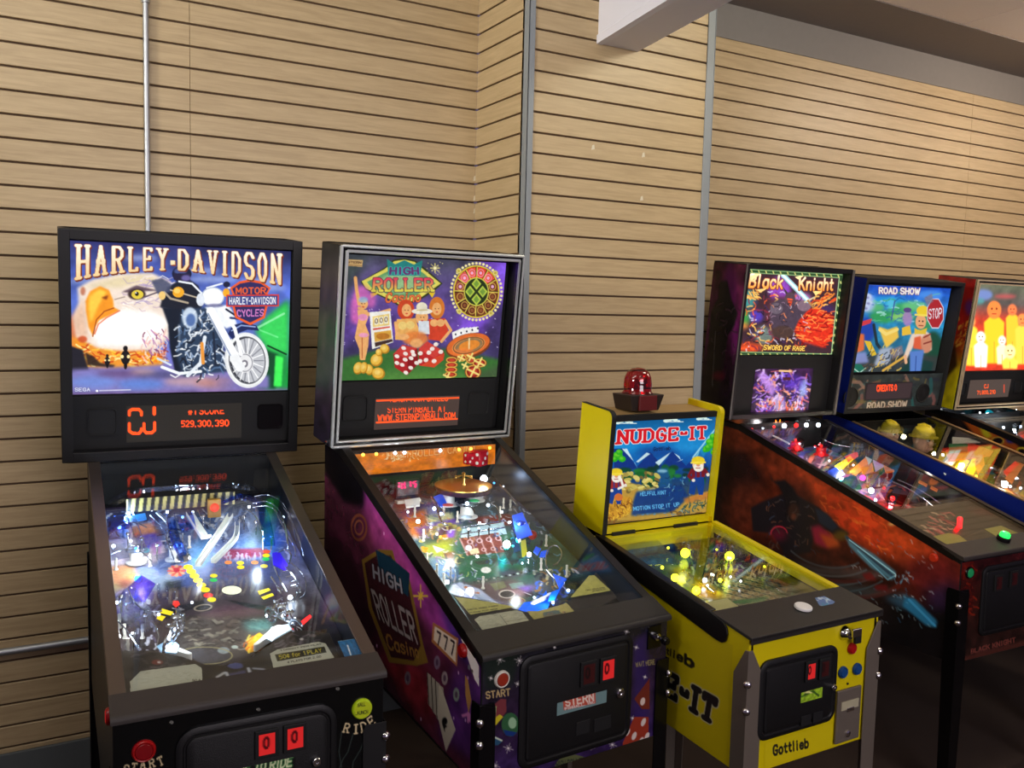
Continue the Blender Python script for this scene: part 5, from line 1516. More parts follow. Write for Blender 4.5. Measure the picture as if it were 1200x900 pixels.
def cab_s():
    w0 = .56
    A = s2.sheet_sd(.002, s2.L, w0, 1.25, 330, 300, (58, 26, 50), 23)
    A.view(380, 540, 2.5)
    P, E, L = A.poly, A.ell, A.line
    P([(0, 0), (140, 40), (200, 120), (300, 320), (430, 560), (460, 700), (460, 900), (0, 900)], (70, 28, 46))
    P([(60, 0), (120, 40), (240, 240), (330, 400), (420, 540), (350, 560), (270, 420), (180, 240), (110, 130)], (126, 46, 118), 1, 16)
    P([(110, 100), (180, 170), (250, 300), (270, 420), (200, 330), (150, 260)], (150, 58, 120), .9, 14); P([(330, 400), (440, 560), (460, 640), (380, 560)], (52, 36, 104), .9, 14)
    P([(0, 200), (90, 300), (180, 560), (280, 760), (240, 900), (0, 900)], (44, 18, 30), .9, 20); P([(380, 600), (460, 640), (460, 900), (330, 800)], (66, 34, 92), .9, 14); P([(150, 560), (300, 600), (330, 760), (260, 740)], (120, 30, 36), .8, 20)
    P([(-20, -80), (95, -60), (122, 40), (114, 140), (60, 124), (0, 30)], (10, 8, 12), 1, 6)
    A.mottle(.35, 18)
    for _ in range(36): x, y = A.rs.uniform(120, 440), A.rs.uniform(60, 780); E(x, y, 1.6, 5, (220, 180, 220), .7)
    A.ring(102, 196, 22, 36, 6, (110, 60, 40), .9); A.ring(102, 196, 12, 20, 4, (120, 70, 44), .9)
    # big sign in perspective
    P([(110, 290), (160, 260), (200, 262), (210, 300), (246, 330), (290, 540), (304, 590), (270, 600), (190, 590), (130, 430)], (110, 84, 34)); P([(118, 300), (156, 276), (196, 278), (206, 312), (240, 340), (282, 540), (262, 585), (196, 575), (140, 430)], (52, 22, 28))
    P([(150, 260), (190, 280), (250, 330), (246, 400), (160, 320)], (20, 44, 60))
    A.text('HIGH', [(138, 300), (226, 346), (232, 392), (142, 344)], (128, 126, 134), .2, out=((20, 16, 24), .06))
    A.text('ROLLER', [(134, 372), (258, 446), (276, 540), (160, 466)], (132, 124, 124), .17, out=((40, 16, 20), .06))
    A.text('Casino', [(170, 500), (270, 540), (280, 580), (186, 552)], (130, 94, 44), .17, slant=.2)
    for a in range(8): L([(282, 396), (282 + (20 if a % 2 == 0 else 9) * math.cos(a * .785), 396 + (32 if a % 2 == 0 else 14) * math.sin(a * .785))], 4, (190, 160, 50))
    # 777 window
    P([(318, 472), (392, 520), (388, 602), (314, 530)], (146, 92, 56)); P([(323, 484), (387, 526), (384, 590), (320, 524)], (190, 176, 160))
    for i in range(3): A.text('7', [(328 + i * 20, 494 + i * 13), (343 + i * 20, 504 + i * 13), (342 + i * 20, 548 + i * 14), (326 + i * 20, 536 + i * 14)], (40, 20, 26), .2)
    # chips, fan of cards
    for x, y, c in ((330, 590, (110, 100, 120)), (352, 636, (150, 140, 140)), (386, 684, (120, 140, 120)), (244, 636, (90, 90, 100)), (326, 680, (90, 40, 90))): E(x, y, 9, 20, c, .8); E(x, y, 4, 10, (60, 40, 60), .8)
    for i in range(4): P([(300 + i * 12, 618 + i * 12), (312 + i * 12, 628 + i * 12), (318 + i * 14, 730 + i * 20), (304 + i * 12, 712 + i * 20)], (150, 142, 128)); L([(301 + i * 12, 620 + i * 12), (306 + i * 12, 712 + i * 20)], 3, (50, 40, 40))
    P([(336, 650), (352, 690), (384, 786), (356, 850), (330, 740)], (172, 164, 148)); E(352, 762, 8, 12, (20, 18, 20)); P([(344, 768), (360, 776), (350, 786)], (20, 18, 20)); L([(352, 770), (352, 790)], 3, (20, 18, 20))
    # ace by the flipper button
    P([(404, 508), (412, 522), (432, 560), (452, 600), (452, 660), (440, 640), (414, 560), (400, 520)], (206, 200, 196)); E(424, 604, 4, 8, (90, 90, 100)); E(432, 616, 3, 6, (70, 60, 60))
    P([(412, 626), (420, 640), (430, 700), (422, 740), (412, 680)], (150, 110, 60)); L([(404, 746), (424, 740), (424, 760)], 6, (170, 100, 150)); A.line([(420, 738), (420, 764)], 5, (170, 100, 150))
    prof = [(.0, w0), (0, s2.hf - .028), (s2.Lb, s2.top(s2.Lb) - .03), (s2.L, min(1.245, s2.top(s2.L) - .03)), (s2.L, .635)]
    keep = [proj(s2.W((-s2.hx - .0006, v, z))) for v, z in prof]; A.view(0, 0, 1)
    A.build('side_print', 'art_g', s2.root, 2.0, keep=keep)
    # front print
    A = s2.sheet_fr(-s2.hx + .003, s2.hx - .003, .552, .868, 300, 170, (34, 26, 48), -.0008, 24); A.view(440, 690, 3.3333)
    P, E, L = A.poly, A.ell, A.line
    A.grad([(0, (30, 30, 36)), (.5, (46, 30, 56)), (1, (50, 32, 80))]); A.mottle(.4, 14); P([(1010, 200), (1060, 170), (1070, 640), (1000, 640)], (48, 30, 96), .8, 10); P([(420, 250), (560, 250), (540, 380), (430, 400)], (26, 44, 30), .6, 12)
    for x, y, k in ((487, 278, 20), (563, 282, 20), (520, 622, 20), (470, 690, 18), (925, 608, 18), (980, 168, 12), (1018, 230, 10), (800, 228, 8), (700, 230, 6), (556, 372, 12), (845, 618, 12), (1052, 345, 8), (1004, 505, 10), (452, 350, 10)):
        for a in range(4):
            t = a * math.pi / 4 + .3; r = k if a % 2 == 0 else k * .6; L([(x - r * math.cos(t), y - r * math.sin(t)), (x + r * math.cos(t), y + r * math.sin(t))], 2.4, (196, 190, 186), .85)
        E(x, y, 3.5, 3.5, (230, 226, 220))
    A.text('START', [(430, 402), (528, 388), (530, 418), (432, 432)], (196, 170, 116), .2)
    P([(446, 470), (490, 430), (512, 432), (512, 480), (468, 536), (452, 510)], (120, 54, 60)); P([(448, 476), (474, 458), (470, 500), (454, 512)], (170, 200, 130)); P([(462, 510), (486, 490), (500, 500), (470, 534)], (206, 190, 40))
    E(528, 530, 34, 46, (50, 96, 60)); E(536, 524, 16, 22, (150, 190, 150)); P([(500, 550), (552, 560), (540, 575), (510, 572)], (24, 54, 120)); P([(456, 566), (496, 596), (480, 610), (456, 612)], (40, 80, 110)); L([(456, 574), (494, 592)], 6, (200, 214, 190))
    P([(700, 690), (720, 660), (780, 646), (830, 660), (826, 700)], (90, 96, 60)); A.text('HIGH ROLLER', [(706, 672), (822, 656), (824, 690), (704, 700)], (30, 40, 36), .2)
    P([(1010, 430), (1070, 350), (1070, 470), (1040, 470)], (110, 40, 34)); E(1043, 440, 9, 16, (214, 196, 186), 1, 0, 15)
    P([(966, 600), (1010, 500), (1066, 500), (1066, 640), (964, 664)], (150, 52, 34)); P([(966, 640), (1066, 620), (1066, 646), (962, 666)], (170, 70, 44))
    for x, y in ((984, 558), (1046, 520), (1010, 574), (1038, 594), (978, 634), (1060, 576), (1000, 655)): E(x, y, 8, 17, (216, 204, 196), 1, 0, 22)
    A.text('SHOOT BALL'.replace('SHOOT', 'WAIT').replace('BALL', 'HERE'), [(1014, 288), (1090, 276), (1092, 296), (1016, 308)], (150, 140, 90), .2)
    A.build('front_print', 'art_g', s2.root)
    # door and fittings
    s2.coindoor(-.186, .168, .572, .858, .032)
    for x, y, lit in ((686, 787, False), (708.5, 782, True)): u, w_ = s2.fr(x, y); s2.slot(u, w_, (.036, .05), lit)
    a, b = s2.fr(650, 822), s2.fr(708, 806); c = s2.fr(708, 820); y0 = -.0112
    B_ = Art([(a[0], y0, a[1]), (b[0], y0, a[1]), (b[0], y0, c[1] - .002), (a[0], y0, c[1] - .002)], 90, 22, (110, 140, 140), s2.W)
    B_.view(440, 690, 3.3333); B_.poly([(732, 424), (858, 398), (860, 446), (736, 474)], (190, 80, 60)); B_.text('STERN', [(738, 430), (854, 404), (856, 438), (742, 462)], (236, 216, 200), .22); B_.text('PINBALL, INC', [(738, 464), (856, 436), (857, 446), (740, 474)], (230, 230, 226), .22)
    B_.build('maker_plate', 'art_m', s2.door)
    u, w_ = s2.fr(723, 810); s2.lock(u, w_, .013)
    mb = MB()
    for x0, x1 in ((672, 688), (693, 713)):
        p0, p1 = s2.fr(x0, 846 + (692 - x0) * .2), s2.fr(x1, 842 - (x1 - 692) * .2); mb.box((p0[0], -.0125, p1[1] - .03), (p1[0], -.0105, p1[1] + .006))
    mb.build('coin_return', 'blackmatte', s2.door, bevel=.002)
    u, w_ = s2.fr(587.5, 795.5); s2.button((u, -.001, w_), (0, -1, 0), .0165, mat('dull_red_button', (150, 44, 22), .4), 'rubber', 'start_button', label='red start button with white ring')
    v_, w_ = s2.sd(544, 762); s2.button((-s2.hx - .001, v_, w_), (-1, 0, 0), .0135, 'red', 'red', 'flipper_button', h=.011, label='red flipper button')
    # plunger
    u, w_ = s2.fr(766, 745)
    mb = MB(); mb.box((u - .024, -.004, w_ - .034), (u + .024, 0, w_ + .03)); o = mb.build('plunger', 'blackgloss', s2.root, bevel=.003, label='plunger rod with black housing plate')
    mb = MB(); mb.lathe([(.012, 0), (.01, .01), (.0045, .012), (.0045, .03)], (u + .003, -.004, w_), (0, -1, 0), 14); mb.build('plunger_rod', 'chrome', o, 40)
    mb = MB(); mb.lathe([(.006, 0), (.011, .004), (.0125, .012), (.009, .02), (0, .022)], (u + .003, -.032, w_), (0, -1, 0), 14); mb.build('plunger_knob', 'blackgloss', o, 50)


cab_s()


def play_s():
    A = s2.sheet_pf(-.272, .272, .12, .89, 260, 380, (38, 50, 50), 0, 25); A.view(0, 0, 1)
    P, E, L = A.poly, A.ell, A.line
    A.grad([(0, (30, 28, 40)), (.3, (70, 74, 110)), (.5, (60, 96, 90)), (.75, (44, 70, 66)), (1, (30, 30, 34))]); A.mottle(.4, 20)
    P([(470, 600), (560, 570), (640, 620), (650, 700), (560, 730), (500, 690)], (70, 110, 110), .6, 14)
    P([(470, 604), (500, 596), (502, 622), (484, 628)], (226, 110, 60), 1, 3); P([(476, 612), (496, 610), (492, 630), (486, 632)], (240, 140, 50), .9, 2); P([(462, 590), (484, 586), (486, 604), (468, 606)], (170, 80, 80), .9, 3)
    P([(486, 620), (530, 606), (540, 612), (500, 634)], (124, 84, 190), .95, 2); P([(500, 594), (512, 590), (520, 606), (504, 612)], (200, 190, 220), .9, 2)
    P([(500, 604), (530, 600), (532, 608), (504, 612)], (226, 222, 150), .9, 1)
    for i in range(9): t = i / 8; E(494 + 44 * t, 634 - 20 * math.sin(t * 2.4), 3, 2, (222, 206, 110))
    P([(496, 622), (520, 612), (540, 616), (536, 640), (500, 640)], (150, 140, 70), .9, 3); P([(510, 620), (530, 616), (530, 624), (514, 628)], (90, 60, 50), .9, 1); P([(500, 630), (516, 626), (514, 638), (498, 638)], (60, 80, 70), .9, 2); P([(514, 628), (526, 626), (526, 630), (516, 632)], (246, 150, 40)); P([(524, 622), (534, 620), (532, 630), (524, 630)], (150, 90, 230), .9, 1)
    P([(496, 640), (526, 634), (534, 650), (520, 658), (500, 656)], (180, 190, 60), .95, 3); P([(507, 639), (522, 644), (512, 648)], (240, 248, 225)); P([(494, 640), (502, 642), (500, 648), (495, 646)], (250, 150, 40))
    P([(520, 648), (534, 646), (532, 656), (524, 656)], (160, 90, 60), .9, 1)
    P([(500, 650), (530, 656), (540, 676), (516, 684), (506, 668)], (112, 150, 190), .9, 3); P([(516, 662), (532, 662), (540, 676), (526, 676)], (76, 130, 214), .9, 1); A.ring(506, 674, 28, 22, 1.4, (226, 190, 180), .9, 0, -80, 20)
    P([(530, 656), (546, 654), (548, 662), (536, 664)], (120, 60, 60), .9); P([(538, 668), (546, 667), (550, 674), (540, 676)], (210, 205, 190)); E(542, 672, 4, 2, (120, 50, 50))
    # felt table with reels
    P([(538, 634), (590, 620), (632, 640), (640, 672), (560, 688), (534, 672)], (30, 92, 66), 1, 4)
    P([(556, 606), (596, 602), (612, 610), (596, 616), (560, 614)], (130, 44, 44), .95, 1); P([(542, 620), (590, 612), (594, 626), (540, 630)], (190, 220, 226), 1); L([(560, 622), (590, 618)], 1, (60, 80, 90))
    P([(538, 631), (584, 624), (592, 647), (548, 651)], (128, 60, 52), 1)
    for i in range(5): x = 539 + i * 11.2; L([(x, 631 - i * 1.6), (x + 9, 651 - i * 1)], 1.4, (196, 150, 140))
    for i in range(4): A.ring(551 + i * 11, 635 - i * 1.4, 3, 2.4, 1, (226, 190, 190)); A.ring(556 + i * 11, 645 - i, 2.4, 2, .9, (220, 180, 180)); E(551 + i * 11, 635 - i * 1.4, 1.4, 1, (90, 30, 30))
    P([(549, 644), (560, 642), (562, 648), (552, 650)], (246, 226, 180)); E(549, 642, 4, 3.4, (235, 232, 240))
    A.ring(566, 660, 14, 6.5, 1.4, (70, 110, 100)); P([(556, 658), (582, 654), (580, 660), (560, 662)], (50, 60, 56), .8); P([(586, 658), (596, 656), (600, 660), (590, 662)], (90, 110, 110), .8); E(600, 672, 16, 5, (90, 60, 90), .7, 2)
    P([(598, 646), (614, 640), (620, 660), (600, 662)], (40, 150, 150), .9, 3)
    E(569.5, 668, 6, 3.6, (226, 222, 214))
    for i in range(16): x = 556 + i * 4.6; E(x, 682 - i * .9, 1.6, 1, (206, 216, 200) if i % 2 else (20, 30, 30))
    P([(536, 684), (600, 676), (624, 690), (600, 712), (560, 708), (534, 694)], (94, 74, 74), .95, 4)
    P([(574, 684), (590, 681), (594, 688), (580, 692)], (112, 112, 80)); P([(596, 684), (612, 682), (616, 688), (600, 690)], (110, 130, 120)); E(594, 696, 9, 4.6, (54, 50, 52)); A.ring(594, 696, 9, 4.4, 1.4, (206, 190, 176)); P([(596, 702), (610, 699), (616, 704), (602, 709)], (104, 60, 56)); A.ring(606, 704, 9, 4, 1, (200, 180, 90), .6)
    P([(612, 692), (622, 690), (626, 698), (616, 700)], (50, 46, 56)); L([(614, 694), (622, 697)], 1, (220, 220, 220)); P([(606, 688), (636, 684), (634, 690), (614, 694)], (132, 96, 200), .9, 2); P([(596, 690), (618, 692), (612, 700), (604, 696)], (168, 120, 130), .7, 2)
    # slingshot prints
    P([(530, 684), (540, 682), (562, 690), (580, 704), (540, 700), (526, 694)], (224, 226, 236), 1, 1)
    for x, y in ((546, 688), (551, 691), (555, 694), (560, 695)): E(x, y, 2.2, 1.5, (236, 130, 60))
    P([(532, 696), (580, 704), (600, 708), (560, 706)], (150, 160, 220), .8, 2)
    P([(632, 668), (652, 676), (656, 690), (634, 700), (622, 690)], (90, 90, 96), .9, 3); A.spray(60, (628, 664, 672, 704), [(226, 214, 170), (60, 110, 220), (245, 245, 250), (170, 120, 60), (30, 40, 60)], (3, 9), (1, 3))
    A.spray(150, (470, 590, 560, 690), [(240, 240, 245), (230, 160, 90), (60, 60, 80), (150, 130, 190), (220, 200, 110)], (2, 7), (.8, 2), None, .7); A.spray(120, (570, 580, 650, 660), [(220, 235, 250), (40, 60, 110), (110, 170, 200), (30, 40, 60)], (2, 8), (.8, 2), None, .7)
    A.mottle(.12, 3)
    s2.play = A.build('playfield', 'art_g', s2.root)
    W_, I_, Lm, Po = s2.wire, s2.insert, s2.lamp, s2.post
    # backlit orange back panel with a row of lamps
    v = s2.Lb - .03; z = s2.pfz(v)
    a = s2.on(435, 545, (0, v, 0), (0, 1, 0)); b = s2.on(570, 530, (0, v, 0), (0, 1, 0)); c = s2.on(440, 560, (0, v, 0), (0, 1, 0))
    zt, zb_ = s2.top(v) - .011, s2.top(v) - .08
    B_ = Art([(-.265, v, zt), (.262, v, zt), (.262, v, zb_), (-.265, v, zb_)], 200, 44, (226, 120, 10), s2.W); B_.view(410, 510, 10)
    B_.mottle(.25, 8); B_.poly([(100, 170), (1700, 20), (1700, 60), (100, 210)], (120, 60, 10), .6, 20); B_.text('HIGH ROLLER CASINO', [(430, 196), (1460, 110), (1460, 190), (430, 290)], (250, 190, 110), .13, out=((190, 80, 10), .05)); B_.spray(30, (400, 200, 800, 300), [(255, 235, 190)], (6, 30), (6, 14))
    B_.build('back_panel', 'art_e', s2.play, 1.05)
    for x in (425.5, 441, 463, 474, 516, 538, 552, 574): 
        p = s2.on(x, 533 - (x - 425) * .055, (0, v - .008, 0), (0, 1, 0)); mb = MB(); mb.ball(p, .0055, 10); mb.build('lamp', 'bulbamber' if x not in (463, 474, 516) else 'bulb', s2.play, 60)
    # dice on the back edge, roulette bowl with spinner
    def die(x, y, hh, k, ang, name='red_die', m='red'):
        p = s2.pf(x, y, hh); c, q = math.cos(ang), math.sin(ang); mb = MB()
        T = lambda a, b_, d: (p[0] + a * c - b_ * q, p[1] + a * q + b_ * c, p[2] + d)
        mb.box((-k, -k, -k), (k, k, k), T); o = mb.build(name, m, s2.play, bevel=k * .35)
        mb = MB(); f = k * 1.01
        for u_, w_ in ((-.5, -.5), (0, 0), (.5, .5)): mb.lathe([(k * .2, 0), (k * .2, .0006), (0, .001)], T(u_ * k, -f, w_ * k), T(0, -2 * f, 0) - np.array(T(0, -f, 0)), 10)
        for u_, w_ in ((-.5, -.5), (.5, .5), (-.5, .5), (.5, -.5)): mb.lathe([(k * .2, 0), (k * .2, .0006), (0, .001)], T(-f, u_ * k, w_ * k), np.array(T(-2 * f, 0, 0)) - np.array(T(-f, 0, 0)), 10)
        mb.build('pips', 'whiteplastic', o); return o
    die(560, 536, .085, .029, .5, 'red_die', 'clearred_lit'); die(548, 536, .085, .022, .3, 'red_die', 'clearred_lit')
    p = s2.pf(543, 571, .055)
    mb = MB(); mb.lathe([(.088, -.012), (.094, .004), (.09, .006), (.082, .0), (.06, -.008), (.02, -.012), (0, -.012)], p, (0, -.05, 1), 36); bowl = mb.build('roulette_bowl', 'bowl', s2.play, 40)
    mb = MB(); mb.lathe([(.0905, .004), (.094, .0045), (.094, .008), (.0905, .008)], p, (0, -.05, 1), 36); mb.build('brass_rim', 'brass', bowl, 40)
    mb = MB(); mb.lathe([(.009, -.012), (.007, .01), (.0045, .014), (.0045, .042), (.007, .046), (0, .052)], p, (0, 0, 1), 14)
    for i in range(6):
        t = i * math.pi / 3; q = p + np.array([0, 0, .04]); e = q + np.array([.03 * math.cos(t), .03 * math.sin(t), -.006]); mb.tube([q, e], .0016, 6); mb.ball(e, .0032, 8)
    mb.build('spinner', 'brass', bowl, 50)
    # digit display
    p = s2.pf(478, 573, .055); mb = MB(); mb.box((p[0] - .042, p[1], p[2] - .03), (p[0] + .042, p[1] + .012, p[2] + .03)); o = mb.build('digit_display', 'blackmatte', s2.play, bevel=.002)
    B_ = Art([(p[0] - .036, p[1] - .0008, p[2] + .024), (p[0] + .036, p[1] - .0008, p[2] + .024), (p[0] + .036, p[1] - .0008, p[2] - .02), (p[0] - .036, p[1] - .0008, p[2] - .02)], 44, 28, (70, 60, 64), s2.W)
    B_.view(410, 510, 10)
    for x, y in ((580, 560), (580, 600), (610, 540), (612, 580), (612, 615), (642, 540), (642, 575), (645, 610), (710, 520), (710, 555), (712, 590), (740, 520), (765, 535), (745, 560), (770, 580), (765, 600)): B_.ell(x, y, 15, 17, (255, 40, 110))
    B_.build('digits', 'art_e2', o, 1.3)
    mb = MB(); mb.box((p[0] - .04, p[1] - .01, p[2] - .044), (p[0] + .042, p[1] + .012, p[2] - .034)); mb.build('ledge', 'rubber', o, bevel=.001)
    s2.plate([(474, 586), (492, 583), (492, 592), (476, 594)], .035, 'ramp_white', .004, 'lit_plate')
    # bumpers
    for x, y, cap in ((525, 592, 'cap_red'), (556, 587, 'cap_green'), (547, 606, 'cap_blue')): s2.bumper(x, y, .037, .055, 'clear', 'whiteplastic', 'bulb'); p = s2.pf(x, y, .058); mb = MB(); mb.lathe([(.017, 0), (.017, .002), (.006, .005), (0, .006)], p, (0, 0, 1), 18); mb.build('bumper_badge', cap, s2.play, 40)
    s2.plate([(508, 582), (518, 578), (524, 590), (516, 594)], .04, 'violet_plastic2'); s2.plate([(498, 592), (506, 580), (522, 600), (516, 610), (502, 606)], .05, 'clear')
    s2.plate([(600, 604), (612, 600), (624, 626), (606, 632)], .06, 'violet_plastic2'); s2.plate([(596, 596), (606, 590), (612, 622), (602, 626)], .05, 'clear'); die(609, 616, .05, .014, .4, 'blue_die', 'blueplastic')
    s2.plate([(588, 634), (606, 628), (612, 652), (600, 662), (592, 650)], .035, 'teal_plastic')
    s2.plate([(610, 634), (616, 632), (618, 650), (612, 652)], .04, 'insert_bar')
    p = s2.pf(624, 627, .03); mb = MB(); mb.ball(p, .0145, 16); mb.build('red_ball', 'red', s2.play, 60)
    mb = MB(); mb.tube([s2.pf(610, 621, .034), s2.pf(619, 620, .034)], .002, 6); mb.build('ball_arm', 'chrome', s2.play, 40)
    for q in ([(628, 640), (634, 643), (630, 650), (625, 646)], [(634, 646), (643, 644), (640, 652), (632, 652)]): s2.plate(q, .035, 'bright_blue')
    # loop ramp right
    W_([(640, 664, .04), (640, 650, .045), (645, 641, .05), (653, 640, .052), (658, 648, .05), (655, 658, .046), (648, 663, .04)]); W_([(640, 668, .04), (652, 680, .035), (664, 692, .03)], .0026)
    for x, y in ((641, 664), (646, 668), (651, 673), (656, 678), (661, 682)): W_([(x, y, .045), (x, y + 8, .02)], .0022)
    for x0, y0, x1, y1 in ((586, 568, 604, 588), (590, 572, 607, 594)): W_([(x0, y0, .05), (x1, y1, .045)], .003)
    W_([(505, 582, .05), (512, 596, .05), (518, 612, .05), (526, 616, .05)], .003); W_([(540, 618, .03), (592, 610, .03)], .0018); W_([(540, 626, .02), (592, 618, .02)], .0018)
    for x in (549, 561, 573): W_([(x, 622 - (x - 549) * .15, .03), (x, 631 - (x - 549) * .15, .004)], .0022, 'blackgloss', 'gate_wire')
    W_([(543, 593, .07), (552, 594, .072), (556, 600, .07)], .003, 'blackgloss', 'cable')
    W_([(576, 590, .06), (583, 596, .06), (586, 612, .055)], .003)
    # clear lamp towers
    for x, y, wd, hh in ((622, 672, .017, .055), (530, 684, .015, .045)):
        p = s2.pf(x, y, 0); mb = MB(); mb.box((p[0] - wd, p[1] - .01, p[2]), (p[0] + wd, p[1] + .01, p[2] + hh)); mb.build('clear_tower', 'clear', s2.play, bevel=.002)
    # blue corner guide and slings
    s2.plate([(606, 716), (614, 706), (632, 704), (640, 692), (644, 706), (640, 716), (624, 721)], .018, 'bright_blue', .006, 'blue_guide'); s2.plate([(648, 672), (664, 678), (656, 690)], .04, 'bright_blue'); s2.plate([(640, 700), (662, 684), (676, 682), (674, 694), (652, 712)], .03, 'clearblue'); s2.plate([(646, 694), (656, 690), (650, 702), (642, 704)], .035, 'bright_blue')
    s2.plate([(534, 683), (544, 681), (566, 692), (580, 704), (556, 702)], .025, 'clear')
    s2.flipper(560, 700, 586, 711); s2.flipper(646, 698, 624, 709)
    for x, y in ((496, 634), (500, 662), (512, 676), (520, 686), (528, 678), (566, 690), (640, 640), (634, 668), (664, 676), (586, 606), (536, 612), (598, 598), (590, 596), (520, 604), (486, 606)): Po(x, y, .035, .0042, 'clear' if (x % 2) else 'rubber')
    for x, y, r, m in ((567, 561, .0125, 'bulb'), (541, 695, .006, 'bulb'), (694 - 31, 717, .009, 'bulb'), (607, 633, .0075, 'bulb'), (620, 650, .0075, 'bulb'), (490, 611, .006, 'bulb'), (549, 641, .004, 'bulbsoft'), (509, 596, .006, 'bulb'), (517, 602, .005, 'bulb'), (562, 613, .004, 'bulb'), (549, 620, .003, 'bulb'), (561, 619, .003, 'bulbsoft'), (524, 682, .006, 'bulb'), (497, 629, .004, 'bulbsoft'), (512, 626, .004, 'bulbsoft'), (516, 629, .003, 'bulbamber'),
                       (588, 600, .004, 'bulb'), (604, 606, .004, 'bulbsoft'), (572, 592, .006, 'bulbsoft'), (601, 640, .0045, 'bulbsoft'), (656, 684, .005, 'bulb'), (648, 706, .004, 'bulb'), (666, 692, .004, 'bulb'), (626, 700, .003, 'bulbsoft'), (505, 618, .003, 'bulbsoft'), (478, 600, .004, 'bulbsoft'), (597, 612, .004, 'bulb'), (612, 660, .003, 'bulbsoft'), (590, 570, .003, 'bulbsoft'), (579, 566, .0035, 'bulbblue')):
        Lm(x, y, .03, r, m)
    # apron with yellow panels and cards
    def card(nm, pts, col, fn=None, par=None, off=.0225, k=1, res=(110, 70)):
        us = [s2.gl(x, y, off) for x, y in pts]
        C_ = s2.sheet_gl(min(p[0] for p in us), max(p[0] for p in us), min(p[1] for p in us), max(p[1] for p in us), off, res[0], res[1], col, 26); C_.view(0, 0, 1); C_.mottle(.08, 8)
        if fn: fn(C_)
        C_.view(0, 0, 1); return C_.build(nm, 'art_m', par or s2.root, keep=pts)
    ap = card('apron', [(530, 697), (584, 707), (612, 716), (640, 721), (660, 712), (668, 702), (698, 670), (722, 700), (690, 716), (572, 745), (556, 735)], (34, 32, 34), None, None, .024, res=(150, 90))
    yl = (196, 190, 110)
    def f1(C_): C_.view(500, 660, 10); C_.text('DIGITAL CHANCE IS RANDOM', [(474, 536), (836, 488), (838, 504), (478, 556)], (60, 56, 30), .22); C_.text('PLEASE PLAY AGAIN', [(500, 572), (826, 526), (828, 540), (504, 588)], (60, 56, 30), .22)
    card('apron_panel', [(533, 699.5), (554, 702), (604, 711), (551, 720)], yl, f1, ap)
    def f2(C_):
        C_.view(500, 660, 10); C_.spray(70, (590, 590, 1150, 780), [(150, 150, 130), (168, 168, 150)], (30, 70), (5, 9), (-16, -8), .7); C_.line([(860, 610), (960, 740)], 6, (110, 110, 96)); C_.line([(900, 690), (1180, 640)], 6, (120, 120, 100))
    card('instruction_card', [(556, 726), (562, 722), (604, 715), (612, 717), (621, 729), (568, 742)], (190, 188, 160), f2, ap)
    def f3(C_):
        C_.view(590, 660, 9.185); C_.poly([(420, 540), (560, 500), (640, 540), (600, 590), (440, 610)], (120, 110, 70)); C_.poly([(430, 530), (600, 506), (610, 540), (440, 565)], (70, 96, 90)); C_.text('CASH', [(440, 575), (596, 545), (598, 575), (444, 604)], (60, 40, 40), .24); C_.spray(20, (400, 520, 720, 620), [(220, 205, 120), (150, 90, 60), (90, 70, 60)], (10, 26), (6, 12))
    card('apron_panel', [(617, 716), (630, 716), (660, 708), (663, 706), (676, 720), (630, 731)], (190, 176, 96), f3, ap)
    def f4(C_): C_.view(590, 660, 9.185); C_.text('1 BALL PER PLAYER', [(880, 284), (1084, 254), (1096, 270), (880, 300)], (60, 56, 30), .22); C_.text('50 PER PLAY', [(956, 292), (1096, 272), (1104, 288), (956, 308)], (60, 56, 30), .22)
    card('apron_panel', [(668, 700), (690, 674.5), (696, 674), (715.5, 692)], (200, 194, 104), f4, ap)
    for x, y, hh, e, c in ((500, 615, .07, .3, (1, .9, .85)), (540, 600, .1, .45, (.9, .95, 1)), (600, 610, .08, .45, (.8, .9, 1)), (615, 660, .07, .3, (.85, .95, 1)), (540, 690, .05, .22, (.9, .95, 1)), (650, 700, .05, .35, (.85, .92, 1)), (567, 562, .09, .3, (.9, .95, 1)), (560, 650, .09, .15, (1, 1, 1)), (520, 645, .06, .18, (1, .95, .8))):
        point('playfield_light', s2.pf(x, y, hh), e * 1.25, c, .012, s2.root)


M['bulbamber'] = mat('lamp_amber', (255, 190, 60), .3, emit=5)
M['clearred_lit'] = mat('red_acrylic', (170, 16, 34), .15, emit=.12)
M['bowl'] = mat('roulette_bowl', (60, 34, 52), .3)
M['brass'] = mat('brass', (200, 160, 84), .3, metal=.9)
M['cap_red'] = mat('badge_red', (190, 70, 56), .3, emit=.2); M['cap_green'] = mat('badge_green', (40, 190, 110), .3, emit=.3); M['cap_blue'] = mat('badge_grey', (150, 170, 190), .3)
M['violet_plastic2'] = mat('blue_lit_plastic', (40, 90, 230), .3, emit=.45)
M['teal_plastic'] = glass_mat('teal_plastic', (60, 200, 200), .08)
M['insert_bar'] = mat('yellow_green_bar', (200, 200, 50), .3, emit=.4)
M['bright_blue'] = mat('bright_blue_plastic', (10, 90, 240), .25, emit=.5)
play_s()
# ================================================================== 3: small yellow miner machine
n3 = Machine([1.8262, 1.5692, 0.0028, 0.4842, 0.6553, 0.9025, 1.0002, 0.0854, 0.4590, 1.0029, 0.3915, 0.1669],
             'small bright yellow pinball machine with a red beacon on its head, third from left', o0=.05, o1=.07, wb=.538, wb2=.566)
M['yellow_in'] = mat('yellow_inner', (206, 190, 10), .4)
M['lime_front'] = M['yellow']
n3.cabinet('yellow', inner='blackgloss', th=.016); n3.glass(.13)
n3.legs('steel', pointed=True, w=.05, topz=.868, bz=(-.12, -.19))


